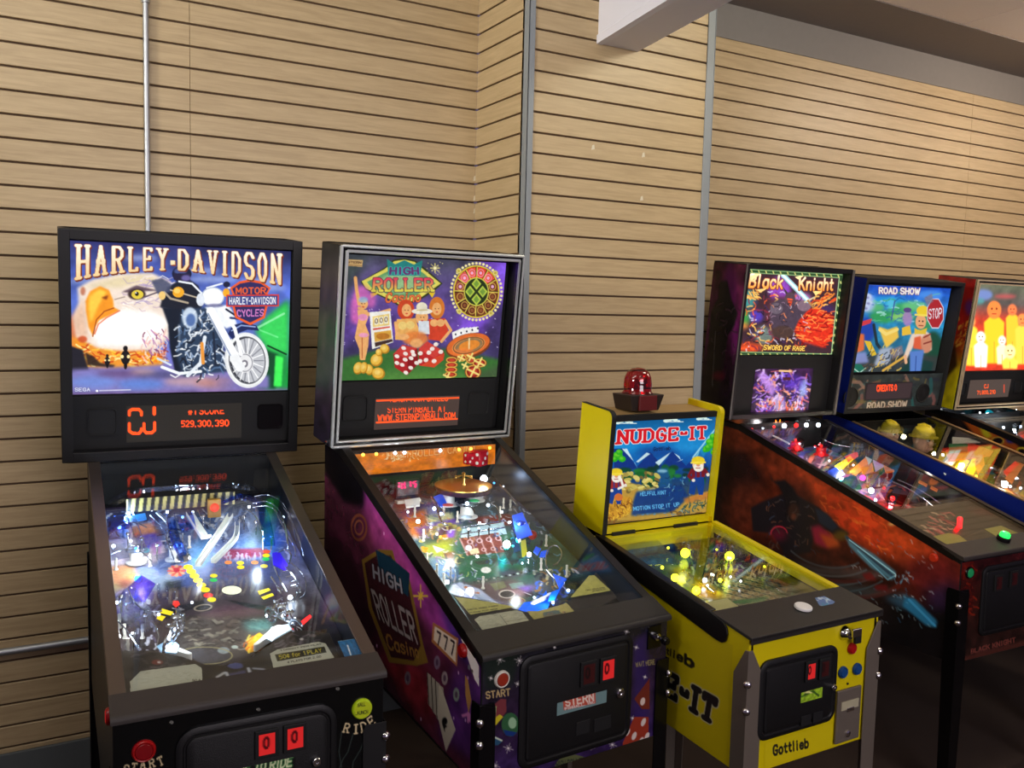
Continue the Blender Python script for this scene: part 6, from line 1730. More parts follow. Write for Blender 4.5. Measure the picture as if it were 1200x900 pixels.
def body_n():
    m = n3
    # wide top plate in front of the glass
    mb = MB(); P = lambda u, v, z: (u, v, m.top(v) + z); x = m.hx + .004
    mb.hexa([P(-x, -.012, -.006), P(x, -.012, -.006), P(x, .136, -.006), P(-x, .136, -.006), P(-x, -.012, .003), P(x, -.012, .003), P(x, .136, .003), P(-x, .136, .003)])
    mb.hexa([P(-x, -.012, -.016), P(x, -.012, -.016), P(x, -.009, -.016), P(-x, -.009, -.016), P(-x, -.012, 0), P(x, -.012, 0), P(x, -.009, 0), P(-x, -.009, 0)])
    m.bar = mb.build('lockdown_plate', 'bar_black', m.root, bevel=.0015)
    # black armour plates along both upper sides, round nosed
    for sx in (-1, 1):
        xo = sx * (m.hx + .006); xi = sx * (m.hx - .0)
        pts = [(m.Lb + .01, .004), (.14, .004)] 
        if sx < 0:
            for i in range(7): t = math.pi / 2 * i / 6; pts.append((.085 - .0 - .014 * math.sin(t) + .0, -.006 - .014 + .014 * math.cos(t)))
            pts = [(m.Lb + .01, .004), (.16, .004), (.09, -.002), (.076, -.012), (.072, -.028), (.078, -.05), (.092, -.06), (.12, -.062), (m.Lb + .01, -.045)]
        else: pts = [(m.Lb + .01, -.006), (.14, -.006), (.14, -.05), (m.Lb + .01, -.05)]
        mb = MB(); mb.prism(pts, lambda p: (xo, p[0], m.top(p[0]) + p[1]), lambda p: (xi, p[0], m.top(p[0]) + p[1]))
        if sx < 0: mb.hexa([P(-m.hx - .006, .14, 0), P(-m.hx + .018, .14, 0), P(-m.hx + .018, m.Lb, 0), P(-m.hx - .006, m.Lb, 0), P(-m.hx - .006, .14, .004), P(-m.hx + .018, .14, .004), P(-m.hx + .018, m.Lb, .004), P(-m.hx - .006, m.Lb, .004)])
        mb.build('side_armor', 'railblack', m.root, bevel=.002)
    # yellow lining along the top of the well
    i = m.hx - .017
    for a, b in (((-i, m.Lb - .012), (i, m.Lb + .008)), ((i - .006, .14), (i, m.Lb)), ((-i, .14), (-i + .006, m.Lb))):
        mb = MB(); dz = .05 if a[0] != i - .006 and b[0] == i else .03
        c0 = [(x, y, m.top(y) - dz) for x, y in ((a[0], a[1]), (b[0], a[1]), (b[0], b[1]), (a[0], b[1]))]; c1 = [(x, y, m.top(y) - .004) for x, y, z in c0]
        mb.hexa(c0 + c1); mb.build('well_lining', 'yellow_in', m.root)
    mb = MB(); x = m.hx
    mb.hexa([P(x - .02, .137, -.004), P(x + .001, .137, -.004), P(x + .001, m.Lb, -.004), P(x - .02, m.Lb, -.004), P(x - .02, .137, .003), P(x + .001, .137, .003), P(x + .001, m.Lb, .003), P(x - .02, m.Lb, .003)])
    mb.build('side_rail', 'yellow', m.root, bevel=.001)
    # head: two cheeks with rounded shoulders around a recessed panel
    hw, H, D = m.Wb / 2, m.Hb, m.db
    mb = MB()
    for sx in (-1, 1):
        pr = [(D, 0), (D, H)]
        for i in range(7): t = math.pi / 2 * i / 6; pr.append((.022 - .022 * math.sin(t) - .0, H - .022 + .022 * math.cos(t)))
        pr.append((0, 0))
        a, b = sx * hw, sx * (hw - .016)
        mb.m = 0; mb.prism(pr, lambda p: m.B(a, p[1], p[0]), lambda p: m.B(b, p[1], p[0]))
        mb.m = 1; e = [(p[0] - .0025 if p[0] < .03 else p[0], p[1] + .0022) for p in pr[1:-1]] + [(-.0025, 0)]
        e2 = pr[1:-1] + [(0, 0)]
        vs_ = [m.B(a, q[1], q[0]) for q in e] + [m.B(b, q[1], q[0]) for q in e]; k = len(e)
        vi = [m.B(a, q[1], q[0]) for q in e2] + [m.B(b, q[1], q[0]) for q in e2]
        if sx < 0: mb.add(vs_ + vi, [(i, i + 1, k + i + 1, k + i) for i in range(k - 1)] + [(i, i + 1, 2 * k + i + 1, 2 * k + i) for i in range(k - 1)] + [(k + i, k + i + 1, 3 * k + i + 1, 3 * k + i) for i in range(k - 1)])
    mb.m = 2; mb.box((-hw + .016, .03, H - .034), (hw - .016, D, H - .02), lambda u, d, t: m.B(u, t, d)); mb.m = 0
    mb.m = 1; mb.box((-hw + .016, D - .012, 0), (hw - .016, D, H - .03), lambda u, d, t: m.B(u, t, d)); mb.box((-hw + .016, .018, H - .034), (hw - .016, .032, H - .016), lambda u, d, t: m.B(u, t, d))
    mb.m = 0; mb.box((-hw + .016, .004, 0), (hw - .016, .02, .022), lambda u, d, t: m.B(u, t, d)); mb.m = 1; mb.box((-hw + .016, .025, .02), (hw - .016, .03, H - .03), lambda u, d, t: m.B(u, t, d))
    m.box = mb.build('backbox', ['yellow', 'blackmatte', mat('tan_board', (170, 140, 90), .6)], m.root)
    for u0, u1 in ((-.19, -.1), (.06, .16)):
        mb = MB(); mb.box((u0, -.003, -.012), (u1, .006, .004), lambda u, d, t: m.B(u, t, d)); mb.build('hinge', 'blackmatte', m.root, bevel=.001)
    # backglass
    A = m.sheet_bb(-hw + .018, hw - .018, .026, H - .036, .02, 230, 190, (10, 90, 180), 31); A.view(660, 430, 5)
    Pq, E, L = A.poly, A.ell, A.line
    A.grad([(0, (6, 92, 150)), (.22, (14, 134, 206)), (.42, (10, 90, 170)), (.6, (10, 60, 120)), (1, (130, 96, 40))])
    E(560, 500, 130, 30, (10, 60, 140), .8, 20); E(350, 470, 90, 20, (30, 150, 220), .7, 16); E(740, 470, 100, 24, (40, 160, 225), .7, 16)
    for x, y, k in ((360, 322, 1), (640, 314, .9), (820, 304, .7)):
        for dx, dy, r in ((-40, 4, 14), (-20, -4, 14), (0, -10, 14), (18, -2, 12), (40, 5, 8)): E(x + dx * k, y + dy * k, r * 1.4 * k, r * .8 * k, (220, 245, 235))
        L([(x - 50 * k, y + 10 * k), (x + 70 * k, y + 10 * k)], 4, (235, 250, 240))
    Pq([(606, 280), (620, 276), (622, 296), (612, 298)], (230, 240, 235))
    # hills and peaks
    for q in ([(296, 480), (360, 478), (440, 600), (300, 600)], [(420, 600), (510, 498), (600, 600)], [(560, 600), (640, 494), (730, 590)], [(700, 600), (800, 490), (850, 600)]): Pq(q, (10, 50, 130))
    for q in ([(345, 480), (375, 480), (440, 602), (420, 560)], [(428, 556), (490, 502), (510, 510), (440, 560)], [(540, 560), (560, 580), (630, 500), (560, 546)], [(650, 506), (690, 548), (680, 524)], [(700, 540), (660, 560)], [(770, 530), (800, 486), (790, 520)]):
        Pq(q if len(q) > 2 else q + [(q[0][0], q[0][1] + 4)], (196, 226, 236))
    Pq([(740, 560), (800, 480), (892, 370), (892, 420), (800, 560)], (30, 150, 200), .6, 6); L([(760, 530), (890, 365)], 10, (180, 230, 240), .8)
    for i in range(40):
        x = A.rs.uniform(360, 890); y = A.rs.uniform(590, 690) - max(0, x - 780) * .4; E(x, y, A.rs.uniform(16, 44), A.rs.uniform(10, 26), [(16, 96, 40), (10, 70, 34), (30, 120, 50), (6, 50, 40)][i % 4], .9, 2)
    for x, y, r in ((320, 520, 30), (346, 540, 22), (300, 540, 22), (330, 500, 20), (840, 480, 24), (860, 440, 26), (880, 410, 24), (850, 470, 22), (870, 460, 20), (830, 490, 14), (885, 500, 24)): E(x, y, r, r * .8, (40, 170, 30)); E(x - 4, y - 5, r * .6, r * .4, (110, 210, 50), .9, 3)
    Pq([(550, 600), (610, 590), (640, 700), (560, 720)], (20, 80, 140), .9, 6); E(580, 610, 30, 10, (150, 200, 216), .8, 4)
    # ground
    Pq([(240, 720), (330, 660), (440, 690), (520, 720), (660, 740), (740, 760), (870, 720), (860, 890), (240, 900)], (186, 146, 60), 1, 4)
    Pq([(250, 760), (400, 760), (410, 840), (330, 890), (240, 890)], (206, 146, 40), .9, 4); A.spray(70, (250, 760, 420, 890), [(130, 66, 20), (232, 190, 60), (160, 110, 30), (90, 50, 20)], (10, 34), (3, 7))
    for i in range(46): x, y = A.rs.uniform(340, 560), A.rs.uniform(620, 730); E(x, y, A.rs.uniform(8, 24), A.rs.uniform(6, 14), [(206, 186, 90), (170, 150, 70), (120, 100, 50), (226, 210, 120)][i % 4], .95, 0, A.rs.uniform(-40, 40))
    Pq([(430, 730), (690, 690), (740, 760), (640, 850), (400, 870), (410, 790)], (14, 56, 120), 1, 6)
    A.spray(50, (560, 640, 740, 860), [(40, 110, 170), (10, 40, 90), (120, 170, 190), (20, 80, 110)], (10, 30), (3, 7)); A.spray(60, (700, 760, 860, 860), [(30, 90, 100), (150, 140, 80), (206, 170, 80), (20, 60, 50)], (10, 34), (3, 8)); Pq([(700, 770), (860, 730), (860, 770), (720, 800)], (196, 120, 50), .8, 4); A.spray(30, (620, 850, 860, 880), [(170, 140, 70), (110, 80, 40)], (14, 40), (4, 9), (-15, 5))
    # two bearded prospectors (plain)
    def digger(x, y, k, shirt, pants, lean):
        Pq([(x - 40 * k, y + 60 * k), (x + 34 * k, y + 50 * k), (x + 40 * k, y + 120 * k), (x + 30 * k, y + 190 * k), (x + 4 * k, y + 190 * k), (x - 10 * k, y + 130 * k), (x - 24 * k, y + 190 * k), (x - 60 * k, y + 180 * k)], pants)
        Pq([(x - 42 * k, y + 22 * k), (x + 40 * k, y + 18 * k), (x + 44 * k, y + 76 * k), (x - 40 * k, y + 82 * k)], shirt); L([(x - 16 * k, y + 24 * k), (x - 14 * k, y + 80 * k)], 7 * k, pants); L([(x + 16 * k, y + 24 * k), (x + 16 * k, y + 78 * k)], 7 * k, pants)
        L([(x - 40 * k, y + 32 * k), (x - 60 * k, y + 70 * k), (x - 30 * k, y + 96 * k)], 18 * k, shirt); L([(x + 40 * k, y + 30 * k), (x + 62 * k, y + 60 * k)], 18 * k, shirt); E(x - 30 * k, y + 98 * k, 11 * k, 10 * k, (236, 226, 210)); E(x + 62 * k, y + 62 * k, 11 * k, 11 * k, (236, 226, 210))
        E(x, y, 36 * k, 36 * k, (236, 196, 160)); E(x + 2, y + 16 * k, 32 * k, 28 * k, (244, 240, 226)); E(x, y + 2 * k, 12 * k, 9 * k, (226, 150, 120)); L([(x - 14 * k, y + 20 * k), (x + 12 * k, y + 20 * k)], 5 * k, (170, 60, 50))
        for d in (-13, 13): E(x + d * k, y - 8 * k, 4 * k, 5 * k, (20, 20, 20))
        E(x, y - 28 * k, 42 * k, 26 * k, (236, 206, 40)); L([(x - 44 * k, y - 14 * k), (x + 44 * k, y - 16 * k)], 10 * k, (250, 224, 70))
    digger(312, 640, .86, (150, 40, 40), (16, 60, 140), 0); L([(340, 660), (352, 700), (326, 712)], 14, (240, 236, 226)); E(326, 762, 24, 22, (206, 110, 50)); digger(790, 574, .92, (120, 20, 34), (14, 62, 140), 0)
    # title
    q = [(306, 370), (852, 344), (852, 424), (300, 458)]
    A.text('NUDGE-IT', q, (214, 20, 34), .25, .2, serif=.14, out=((250, 250, 250), .055), gap=.34)
    A.text('Gottlieb', [(528, 470), (630, 464), (630, 488), (526, 494)], (10, 20, 60), .2)
    # lit letters
    for st, qd in (('HELPFUL HINT', [(450, 732), (604, 722), (604, 746), (450, 756)]), ('MOTION STOP IT  UP', [(410, 818), (680, 792), (682, 816), (412, 842)])):
        A.text(st, qd, (110, 200, 250), .17)
    A.spray(16, (410, 856, 680, 872), [(60, 140, 200)], (6, 14), (2, 4), (-6, 0)); A.mottle(.06, 5)
    A.build('backglass', 'art_e', m.root, .95)


body_n()


def cab_n():
    m = n3
    A = m.sheet_sd(.055, m.Lb + .1, .55, .862, 330, 190, (206, 188, 4), 32); A.view(720, 760, 6.43)
    A.text('E-IT', [(366, 138), (815, 392), (770, 600), (358, 340)], (26, 24, 22), .3, .26, serif=.17, out=((196, 190, 150), .06), gap=.34, prefix='NUDG')
    A.text('tlieb', [(392, -10), (612, 60), (612, 170), (388, 40)], (30, 26, 20), .26, gap=.3, prefix='Got')
    A.build('side_lettering', 'art_m', m.root)
    A = m.sheet_fr(-.17, .08, .546, .612, 170, 48, (206, 188, 4), -.0006, 33); A.view(740, 680, 4)
    A.A[:] = (214, 196, 0); A.text('Gottlieb', [(660, 772), (832, 736), (834, 786), (660, 826)], (30, 28, 22), .27, gap=.3)
    A.build('front_lettering', 'art_m', m.root)
    m.coindoor(-.205, .079, .622, .832, .03)
    for x, y, lit in ((945.5, 784, True), (961.5, 781, False)): u, w_ = m.fr(x, y); m.slot(u, w_, (.026, .04), lit)
    a, b, c = m.fr(935, 810), m.fr(960, 804), m.fr(960, 815)
    B_ = Art([(a[0], -.0112, a[1]), (b[0], -.0112, a[1]), (b[0], -.0112, c[1]), (a[0], -.0112, c[1])], 50, 24, (150, 190, 40), m.W); B_.view(740, 680, 4); B_.line([(790, 520), (876, 500)], 10, (220, 230, 90)); B_.line([(800, 545), (850, 520), (876, 540)], 8, (70, 110, 30)); B_.poly([(806, 530), (830, 516), (850, 530)], (240, 240, 150)); B_.mottle(.3, 5)
    B_.build('price_sticker', 'art_m', m.door, label='green and yellow price sticker')
    u, w_ = m.fr(972, 803); m.lock(u, w_, .009)
    mb = MB()
    for x, y in ((941, 842), (955, 838)): u, w_ = m.fr(x, y); mb.box((u - .02, -.0122, w_ - .014), (u + .016, -.0105, w_ + .014))
    mb.build('coin_return', 'blackmatte', m.door, bevel=.002)
    # key lock with keys, buttons, coin entry box
    u, w_ = m.fr(989, 741); mb = MB(); mb.lathe([(.02, 0), (.02, .004), (.014, .012), (.012, .022), (0, .024)], (u, -.0005, w_), (0, -1, 0), 20); o = mb.build('coin_lock', 'chrome', m.root, 40, label='chrome coin lock with a dark key tag')
    mb = MB(); mb.box((u - .004, -.034, w_ - .004), (u + .03, -.026, w_ + .018)); mb.build('key', 'chrome', o, bevel=.002)
    mb = MB(); mb.box((u + .012, -.03, w_ - .026), (u + .036, -.02, w_ + .0)); mb.build('key_tag', 'blackmatte', o, bevel=.003)
    for x, y, mm, nm in ((997.5, 759.5, 'red', 'start_button'), (987, 787.5, 'bluebtn', 'player_button'), (1003.5, 783.5, 'bluebtn', 'player_button')):
        u, w_ = m.fr(x, y); m.button((u, -.0005, w_), (0, -1, 0), .0125 if mm == 'red' else .013, mm, mm, nm, label='red button' if mm == 'red' else 'blue button')
    u, w_ = m.fr(993, 801); mb = MB(); mb.lathe([(.003, 0), (.003, .002), (0, .003)], (u, -.0005, w_), (0, -1, 0), 10); mb.build('screw', 'blackmatte', m.root)
    mb = MB(); mb.box((.0863, -.008, .550), (.181, .0, .699)); o = mb.build('coin_entry_box', 'steel', m.root, bevel=.003)
    u, w_ = m.fr(993, 824); mb = MB(); mb.box((u - .034, -.0096, w_ - .012), (u + .034, -.008, w_ + .012)); mb.build('label_plate', mat('worn_label', (176, 170, 140), .5), o); 
    mb = MB(); mb.box((u - .014, -.0125, w_ - .018), (u + .014, -.008, w_ - .007)); mb.build('coin_mouth', 'chrome', o, bevel=.001)
    u, w_ = m.fr(990, 858); mb = MB(); mb.lathe([(.009, 0), (.009, .004), (.004, .006), (0, .006)], (u, -.008, w_), (0, -1, 0), 14); mb.build('lock', 'chrome', o, 40)
    # sticker on the top plate
    p = m.gl(965, 704, -.004); x, y = p[0], p[1]
    A = Art([(x - .035, y + .022, m.top(y + .022) + .0036), (x + .035, y + .022, m.top(y + .022) + .0036), (x + .035, y - .022, m.top(y - .022) + .0036), (x - .035, y - .022, m.top(y - .022) + .0036)], 50, 40, (90, 120, 170), m.W, 34)
    A.view(740, 680, 4); A.spray(30, (850, 60, 960, 130), [(150, 190, 220), (60, 80, 150), (190, 210, 220), (60, 140, 170)], (10, 30), (4, 8)); A.build('sticker', 'art_m', m.root, keep=[(858, 80), (880, 62), (952, 100), (930, 122), (880, 118)], label='pale blue sticker')


M['bluebtn'] = mat('blue_button', (20, 70, 130), .4)
cab_n()


def play_n():
    m = n3
    A = m.sheet_pf(-.214, .214, .05, .625, 170, 220, (24, 50, 44), 0, 35); A.view(0, 0, 1)
    P, E, L = A.poly, A.ell, A.line
    A.grad([(0, (30, 60, 50)), (.5, (44, 66, 56)), (1, (40, 60, 36))]); A.mottle(.5, 14)
    P([(735, 640), (790, 628), (800, 660), (770, 668)], (30, 84, 90), .9, 4); P([(780, 660), (812, 672), (840, 700), (812, 700)], (206, 196, 30), .9, 4); P([(820, 676), (856, 700), (836, 704), (812, 698)], (206, 140, 30), .8, 3)
    for j in range(7):
        for i in range(14 - j): x, y = 862 + i * 6 - j * 1.5, 668 + j * 5 + i * 1.6; E(x, y, 3.4, 2, [(150, 120, 76), (110, 84, 54), (176, 150, 100)][(i + j) % 3], .9); A.ring(x, y, 3.2, 1.8, .8, (206, 186, 140), .6)
    P([(856, 704), (900, 699), (896, 706), (862, 708)], (24, 110, 60), .95, 1); P([(900, 690), (920, 680), (940, 696), (920, 702)], (40, 90, 60), .8, 2)
    A.spray(120, (800, 630, 900, 690), [(190, 200, 190), (60, 80, 70), (220, 220, 180), (90, 110, 100)], (2, 7), (.8, 1.8), None, .7)
    m.play = A.build('playfield', 'art_g', m.root)
    for x, y, r in ((803, 648, .015), (855, 652, .016), (791, 677, .012), (816, 692, .012), (776, 665, .005), (783, 642, .004), (840, 644, .004), (896, 664, .004), (844, 680, .006)): m.lamp(x, y, .02, r, 'bulbyellow')
    for x, y in ((826, 680), (829, 686), (856, 676), (868, 681)): m.lamp(x, y, .015, .007 if x == 826 else .003, 'bulb')
    for x, y, w_ in ((855, 652, .024), (803, 648, .034), (845, 680, .012)):
        p = m.pf(x, y, 0); mb = MB(); mb.lathe([(w_, 0), (w_, .035), (w_ * .8, .045), (0, .047)], p, (0, 0, 1), 20); mb.build('halo_dome', 'clearyellow', m.play, 50)  # yellow dome added around the bulb to imitate its halo
    for j in range(4):
        for i in range(5): 
            if (i + j) % 2 == 0: m.post(812 + i * 9 + j * 3, 636 + j * 9 + i * 2.2, .03, .0035, 'steel', 'pin')
    for q in ([(800, 668), (838, 696)], [(764, 664), (812, 700)], [(866, 668), (930, 700)]): m.wire([(q[0][0], q[0][1], .02), (q[1][0], q[1][1], .02)], .0035, 'clearyellow' if q[0][0] < 860 else 'clear', 'rail')
    m.wire([(866, 676, .02), (880, 664, .02)], .003, 'wire', 'guide_wire'); m.plate([(720, 640), (770, 632), (800, 660), (760, 662)], .04, 'clear')
    m.plate([(806, 632), (860, 628), (880, 650), (812, 664)], .045, 'clear'); m.plate([(866, 660), (896, 658), (960, 694), (930, 700)], .03, 'clear')
    p = m.pf(832, 640, .0); mb = MB(); mb.box((p[0] - .004, p[1], p[2]), (p[0] + .004, p[1] + .01, p[2] + .1)); mb.build('corner_post', 'clearyellow', m.play)
    us = [m.gl(x, y, .012) for x, y in ((826, 706), (852, 701), (865, 710), (838, 717))]
    mb = MB(); mb.prism(us, lambda p: tuple(p), lambda p: (p[0], p[1], p[2] - .001)); mb.build('instruction_card', mat('yellowed_card', (200, 196, 130), .5), m.root)
    for x, y, e in ((803, 648, .16), (855, 652, .14), (791, 677, .12), (816, 692, .12)): point('playfield_light', m.pf(x, y, .045), e, (.95, 1, .15), .01, m.root)
    point('playfield_light', m.pf(835, 672, .05), .12, (.95, 1, .9), .01, m.root)


play_n()

# things on the yellow machine
p = n3.W(n3.gl(941, 713, -.0035))
t = empty('token', (p[0], p[1], p[2]), 0); sl = math.atan(n3.k)
mb = MB(); mb.lathe([(.0225, 0), (.024, .0015), (.024, .006), (.022, .008)], (0, 0, .0005), (0, -math.sin(sl), math.cos(sl)), 32); mb.build('rim', 'whiteplastic', t, 40)
mb = MB(); mb.lathe([(.022, .0075), (.02, .0068), (0, .0072)], (0, 0, .0005), (0, -math.sin(sl), math.cos(sl)), 32); mb.build('face', mat('worn_white_face', (214, 206, 196), .5, noise=.2, nscale=120), t, 40)
tag(t, 'small round white disc lying on the black top plate of the yellow machine', 'token')
pz = n3.W(n3.B(-.062, n3.Hb - .0155, .096))
t = empty('beacon_light', tuple(pz), n3.yaw)
mb = MB(); mb.prism([(-.068, .052), (.068, .052), (.054, .0), (-.054, .0)], lambda q: (q[0], -.045 - (.01 if q[1] > .03 else 0), q[1]), lambda q: (q[0], .045, q[1])); mb.build('mount', M.setdefault('beaconbase', mat('beacon_mount', (44, 34, 28), .5)), t, bevel=.003)
mb = MB(); mb.lathe([(.05, .046), (.051, .054), (.047, .058), (.045, .062), (.0455, .085), (.043, .105), (.035, .122), (.021, .133), (0, .137)], (0, 0, 0), (0, 0, 1), 32); mb.build('dome', M.setdefault('beaconred', glass_mat('red_dome', (226, 30, 66), .05, 1.5)), t, 60)
mb = MB(); mb.lathe([(.03, .046), (.024, .06), (.012, .064), (.010, .1), (0, .102)], (0, 0, 0), (0, 0, 1), 20); mb.ball((.012, -.012, .09), .018, 12, (1, .5, 1.2)); mb.build('reflector', 'chrome', t, 50)
mb = MB(); mb.box((-.034, -.0585, .002), (.036, -.05, .05)); mb.build('red_tag', mat('dark_red_panel', (96, 26, 24), .4), t, bevel=.002)
tag(t, 'red domed beacon light on a dark mount on top of the yellow machine', 'beacon light')
# ================================================================== 4: dark knight machine
k4 = Machine([3.1669, 1.862, -0.0268, 0.5608, 1.1498, 0.8715, 1.1962, 0.1, 0.682, 1.216, 0.7108, 0.2202],
             'dark pinball machine with fiery armoured knight side art, fourth from left', wb=.485, wb2=.44)
k4.cabinet('black'); k4.rails('railblack', w=.024, drop=.03); k4.glass(.075)
k4.lockbar('bar', v1=.075, r=.008, drop=.012); k4.legs('blackgloss', bz=(-.176, -.236)); k4.backbox('black', rec=.055)


def head_k():
    m = k4
    A = m.sheet_bb(-.321, .321, .293, .69, .05, 220, 170, (20, 20, 24), 41); A.view(800, 290, 5.4545)
    P, E, L = A.poly, A.ell, A.line
    A.A[:] = (26, 30, 26); A.mottle(.5, 12)
    P([(430, 150), (1000, 185), (950, 680), (352, 660)], (60, 36, 44), 1, 4)
    for x, y, rx, ry, c in ((620, 270, 70, 80, (150, 70, 200)), (420, 330, 50, 60, (60, 150, 150)), (470, 440, 50, 40, (80, 60, 190)), (400, 450, 30, 50, (60, 160, 70)), (520, 560, 60, 60, (110, 130, 120)), (820, 560, 80, 50, (110, 90, 150)), (760, 330, 60, 40, (190, 120, 200)), (900, 400, 70, 40, (60, 40, 90)), (430, 640, 80, 30, (240, 80, 30)), (390, 500, 30, 20, (240, 140, 60)), (640, 430, 120, 120, (80, 40, 50))):
        E(x, y, rx, ry, c, .85, 12)
    A.spray(170, (400, 280, 760, 650), [(240, 90, 40), (30, 20, 30), (250, 190, 90), (130, 40, 60), (210, 200, 220), (60, 40, 80)], (14, 50), (4, 10))
    # red cape streaming right
    P([(700, 420), (860, 380), (960, 440), (960, 560), (900, 640), (760, 600), (690, 500)], (206, 44, 24), 1, 6)
    A.spray(90, (700, 400, 940, 630), [(250, 110, 50), (150, 20, 16), (255, 150, 70), (220, 60, 30), (110, 10, 14)], (24, 70), (5, 12), (-35, 25))
    A.spray(26, (860, 290, 1000, 370), [(250, 140, 50), (255, 190, 90), (210, 70, 30)], (24, 60), (6, 12), (140, 170)); A.spray(14, (400, 260, 470, 320), [(250, 160, 60), (255, 200, 100)], (20, 50), (5, 10), (20, 60))
    # armoured figure (plain suit of armour)
    P([(560, 360), (620, 330), (690, 330), (760, 340), (800, 400), (740, 470), (700, 560), (600, 570), (560, 480)], (70, 56, 70), 1, 3); E(686, 330, 34, 44, (80, 60, 70)); P([(660, 300), (640, 250), (672, 290)], (60, 50, 50)); P([(712, 300), (732, 250), (700, 290)], (60, 50, 50)); L([(672, 330), (700, 334)], 8, (250, 90, 40)); P([(670, 340), (702, 344), (688, 380)], (206, 70, 40)); E(600, 390, 40, 36, (96, 84, 96)); E(776, 372, 44, 36, (120, 96, 110)); A.spray(40, (560, 340, 800, 560), [(200, 180, 190), (40, 30, 40), (230, 130, 80), (140, 110, 130)], (12, 34), (3, 7)); E(640, 540, 70, 40, (70, 50, 44), .9, 4)
    # raised sword
    L([(640, 176), (800, 340)], 30, (150, 190, 200)); L([(636, 172), (800, 340)], 14, (226, 250, 252)); L([(780, 350), (840, 320)], 10, (206, 190, 150)); L([(800, 340), (836, 384)], 12, (170, 120, 70))
    # titles
    A.text('Black', [(424, 166), (648, 178), (642, 270), (416, 260)], ((255, 250, 215), (250, 160, 70)), .19, out=((120, 40, 20), .07), slant=.1); P([(430, 190), (500, 150), (494, 176), (440, 214)], (250, 226, 160)); P([(470, 270), (540, 262), (500, 290)], (250, 200, 120))
    A.text('Knight', [(742, 186), (972, 198), (962, 280), (736, 276)], ((255, 250, 215), (250, 160, 70)), .19, out=((120, 40, 20), .07)); P([(716, 190), (790, 172), (740, 206)], (250, 226, 160)); P([(830, 280), (890, 280), (850, 308)], (250, 216, 130))
    A.text('SWORD OF RAGE', [(516, 620), (786, 630), (782, 660), (512, 654)], (255, 206, 90), .2, out=((60, 20, 14), .1), serif=.08)
    for q in ([(424, 152), (1018, 186)], [(360, 676), (950, 690)]): L(q, 22, (44, 72, 40)); L([(q[0][0], q[0][1] - 10), (q[1][0], q[1][1] - 10)], 4, (150, 190, 130)); L([(q[0][0], q[0][1] + 10), (q[1][0], q[1][1] + 10)], 4, (150, 190, 130))
    L([(1010, 190), (956, 690)], 20, (40, 66, 36)); L([(1000, 190), (948, 690)], 5, (176, 206, 150)); L([(416, 156), (352, 676)], 10, (40, 66, 36))
    for i in range(13): x = 440 + i * 46; L([(x, 152 + i * 2.6 - 5), (x + 5, 160 + i * 2.6)], 7, (196, 190, 110)); L([(x - 66, 678), (x - 62, 684)], 7, (196, 190, 110))
    for i in range(10): L([(1008 - i * 5.6, 220 + i * 48), (1010 - i * 5.6, 230 + i * 48)], 8, (196, 200, 120))
    A.mottle(.1, 4); A.build('backglass', 'art_e', m.root, 1.35)
    mb = MB(); mb.box((-.321, .045, .015), (.321, .056, .288), lambda u, d, t: m.B(u, t, d)); o = mb.build('display_panel', 'blackmatte', m.root, bevel=.002)
    a, b = m.bb(885.5, 432.5, .044), m.bb(946.5, 483, .044)
    D = m.sheet_bb(a[0], b[0], b[1], a[1], .0435, 110, 90, (60, 30, 70), 42); D.view(800, 290, 5.4545)
    D.mottle(.5, 12); D.spray(260, (470, 780, 800, 1060), [(190, 130, 230), (110, 60, 190), (240, 210, 250), (230, 110, 120), (40, 20, 60), (150, 110, 240), (250, 160, 120), (70, 40, 130)], (14, 60), (5, 14)); D.poly([(480, 820), (520, 790), (600, 900), (570, 960)], (206, 150, 240), .8, 6); D.poly([(740, 860), (790, 840), (790, 940), (750, 960)], (170, 190, 250), .8, 6); D.poly([(560, 960), (640, 940), (660, 1040), (600, 1050)], (230, 200, 250), .7, 8); D.ell(700, 860, 70, 50, (90, 50, 190), .6, 10); D.poly([(640, 830), (690, 830), (690, 850), (640, 850)], (80, 30, 40)); D.spray(50, (480, 960, 800, 1060), [(240, 80, 60), (255, 150, 90), (250, 230, 250)], (10, 40), (5, 10), (60, 120)); D.line([(620, 790), (690, 792)], 12, (250, 200, 140))
    D.build('screen', 'art_e', o, 1.05)
    # head side print
    x = -m.Wb / 2 - .0006
    A = Art([m.B(x, m.Hb - .005, m.db), m.B(x, m.Hb - .005, .003), m.B(x, .003, .003), m.B(x, .003, m.db)], 60, 150, (40, 16, 34), m.W, 43); A.view(800, 290, 5.4545)
    A.grad([(0, (60, 20, 34)), (.4, (70, 18, 56)), (.75, (30, 14, 26)), (1, (20, 18, 22))]); A.mottle(.6, 12); A.ell(300, 260, 40, 160, (104, 24, 96), .7, 20); A.ell(330, 560, 22, 120, (110, 30, 100), .7, 14)
    A.poly([(240, 220), (285, 215), (310, 330), (350, 420), (330, 500), (290, 560), (230, 900), (140, 900), (170, 560), (180, 420), (225, 330)], (24, 20, 22), 1, 6); A.line([(210, 540), (190, 880)], 10, (70, 66, 66), .8); A.ell(230, 820, 40, 30, (96, 18, 36), .8, 10); A.spray(30, (160, 350, 350, 700), [(60, 52, 56), (36, 30, 34), (90, 60, 70)], (14, 50), (3, 6))
    A.build('head_side_print', 'art_g', m.root, 1.5)
    for a_, b_ in ((m.Wb / 2 - .012, m.Wb / 2 + .001), (-m.Wb / 2 - .001, -m.Wb / 2 + .006)): mb = MB(); mb.box((a_, -.003, .0), (b_, .0, m.Hb), lambda u, d, t: m.B(u, t, d)); mb.build('edge_molding', 'molding', m.root)


M['molding'] = mat('grey_edge_molding', (96, 92, 88), .4)
head_k()


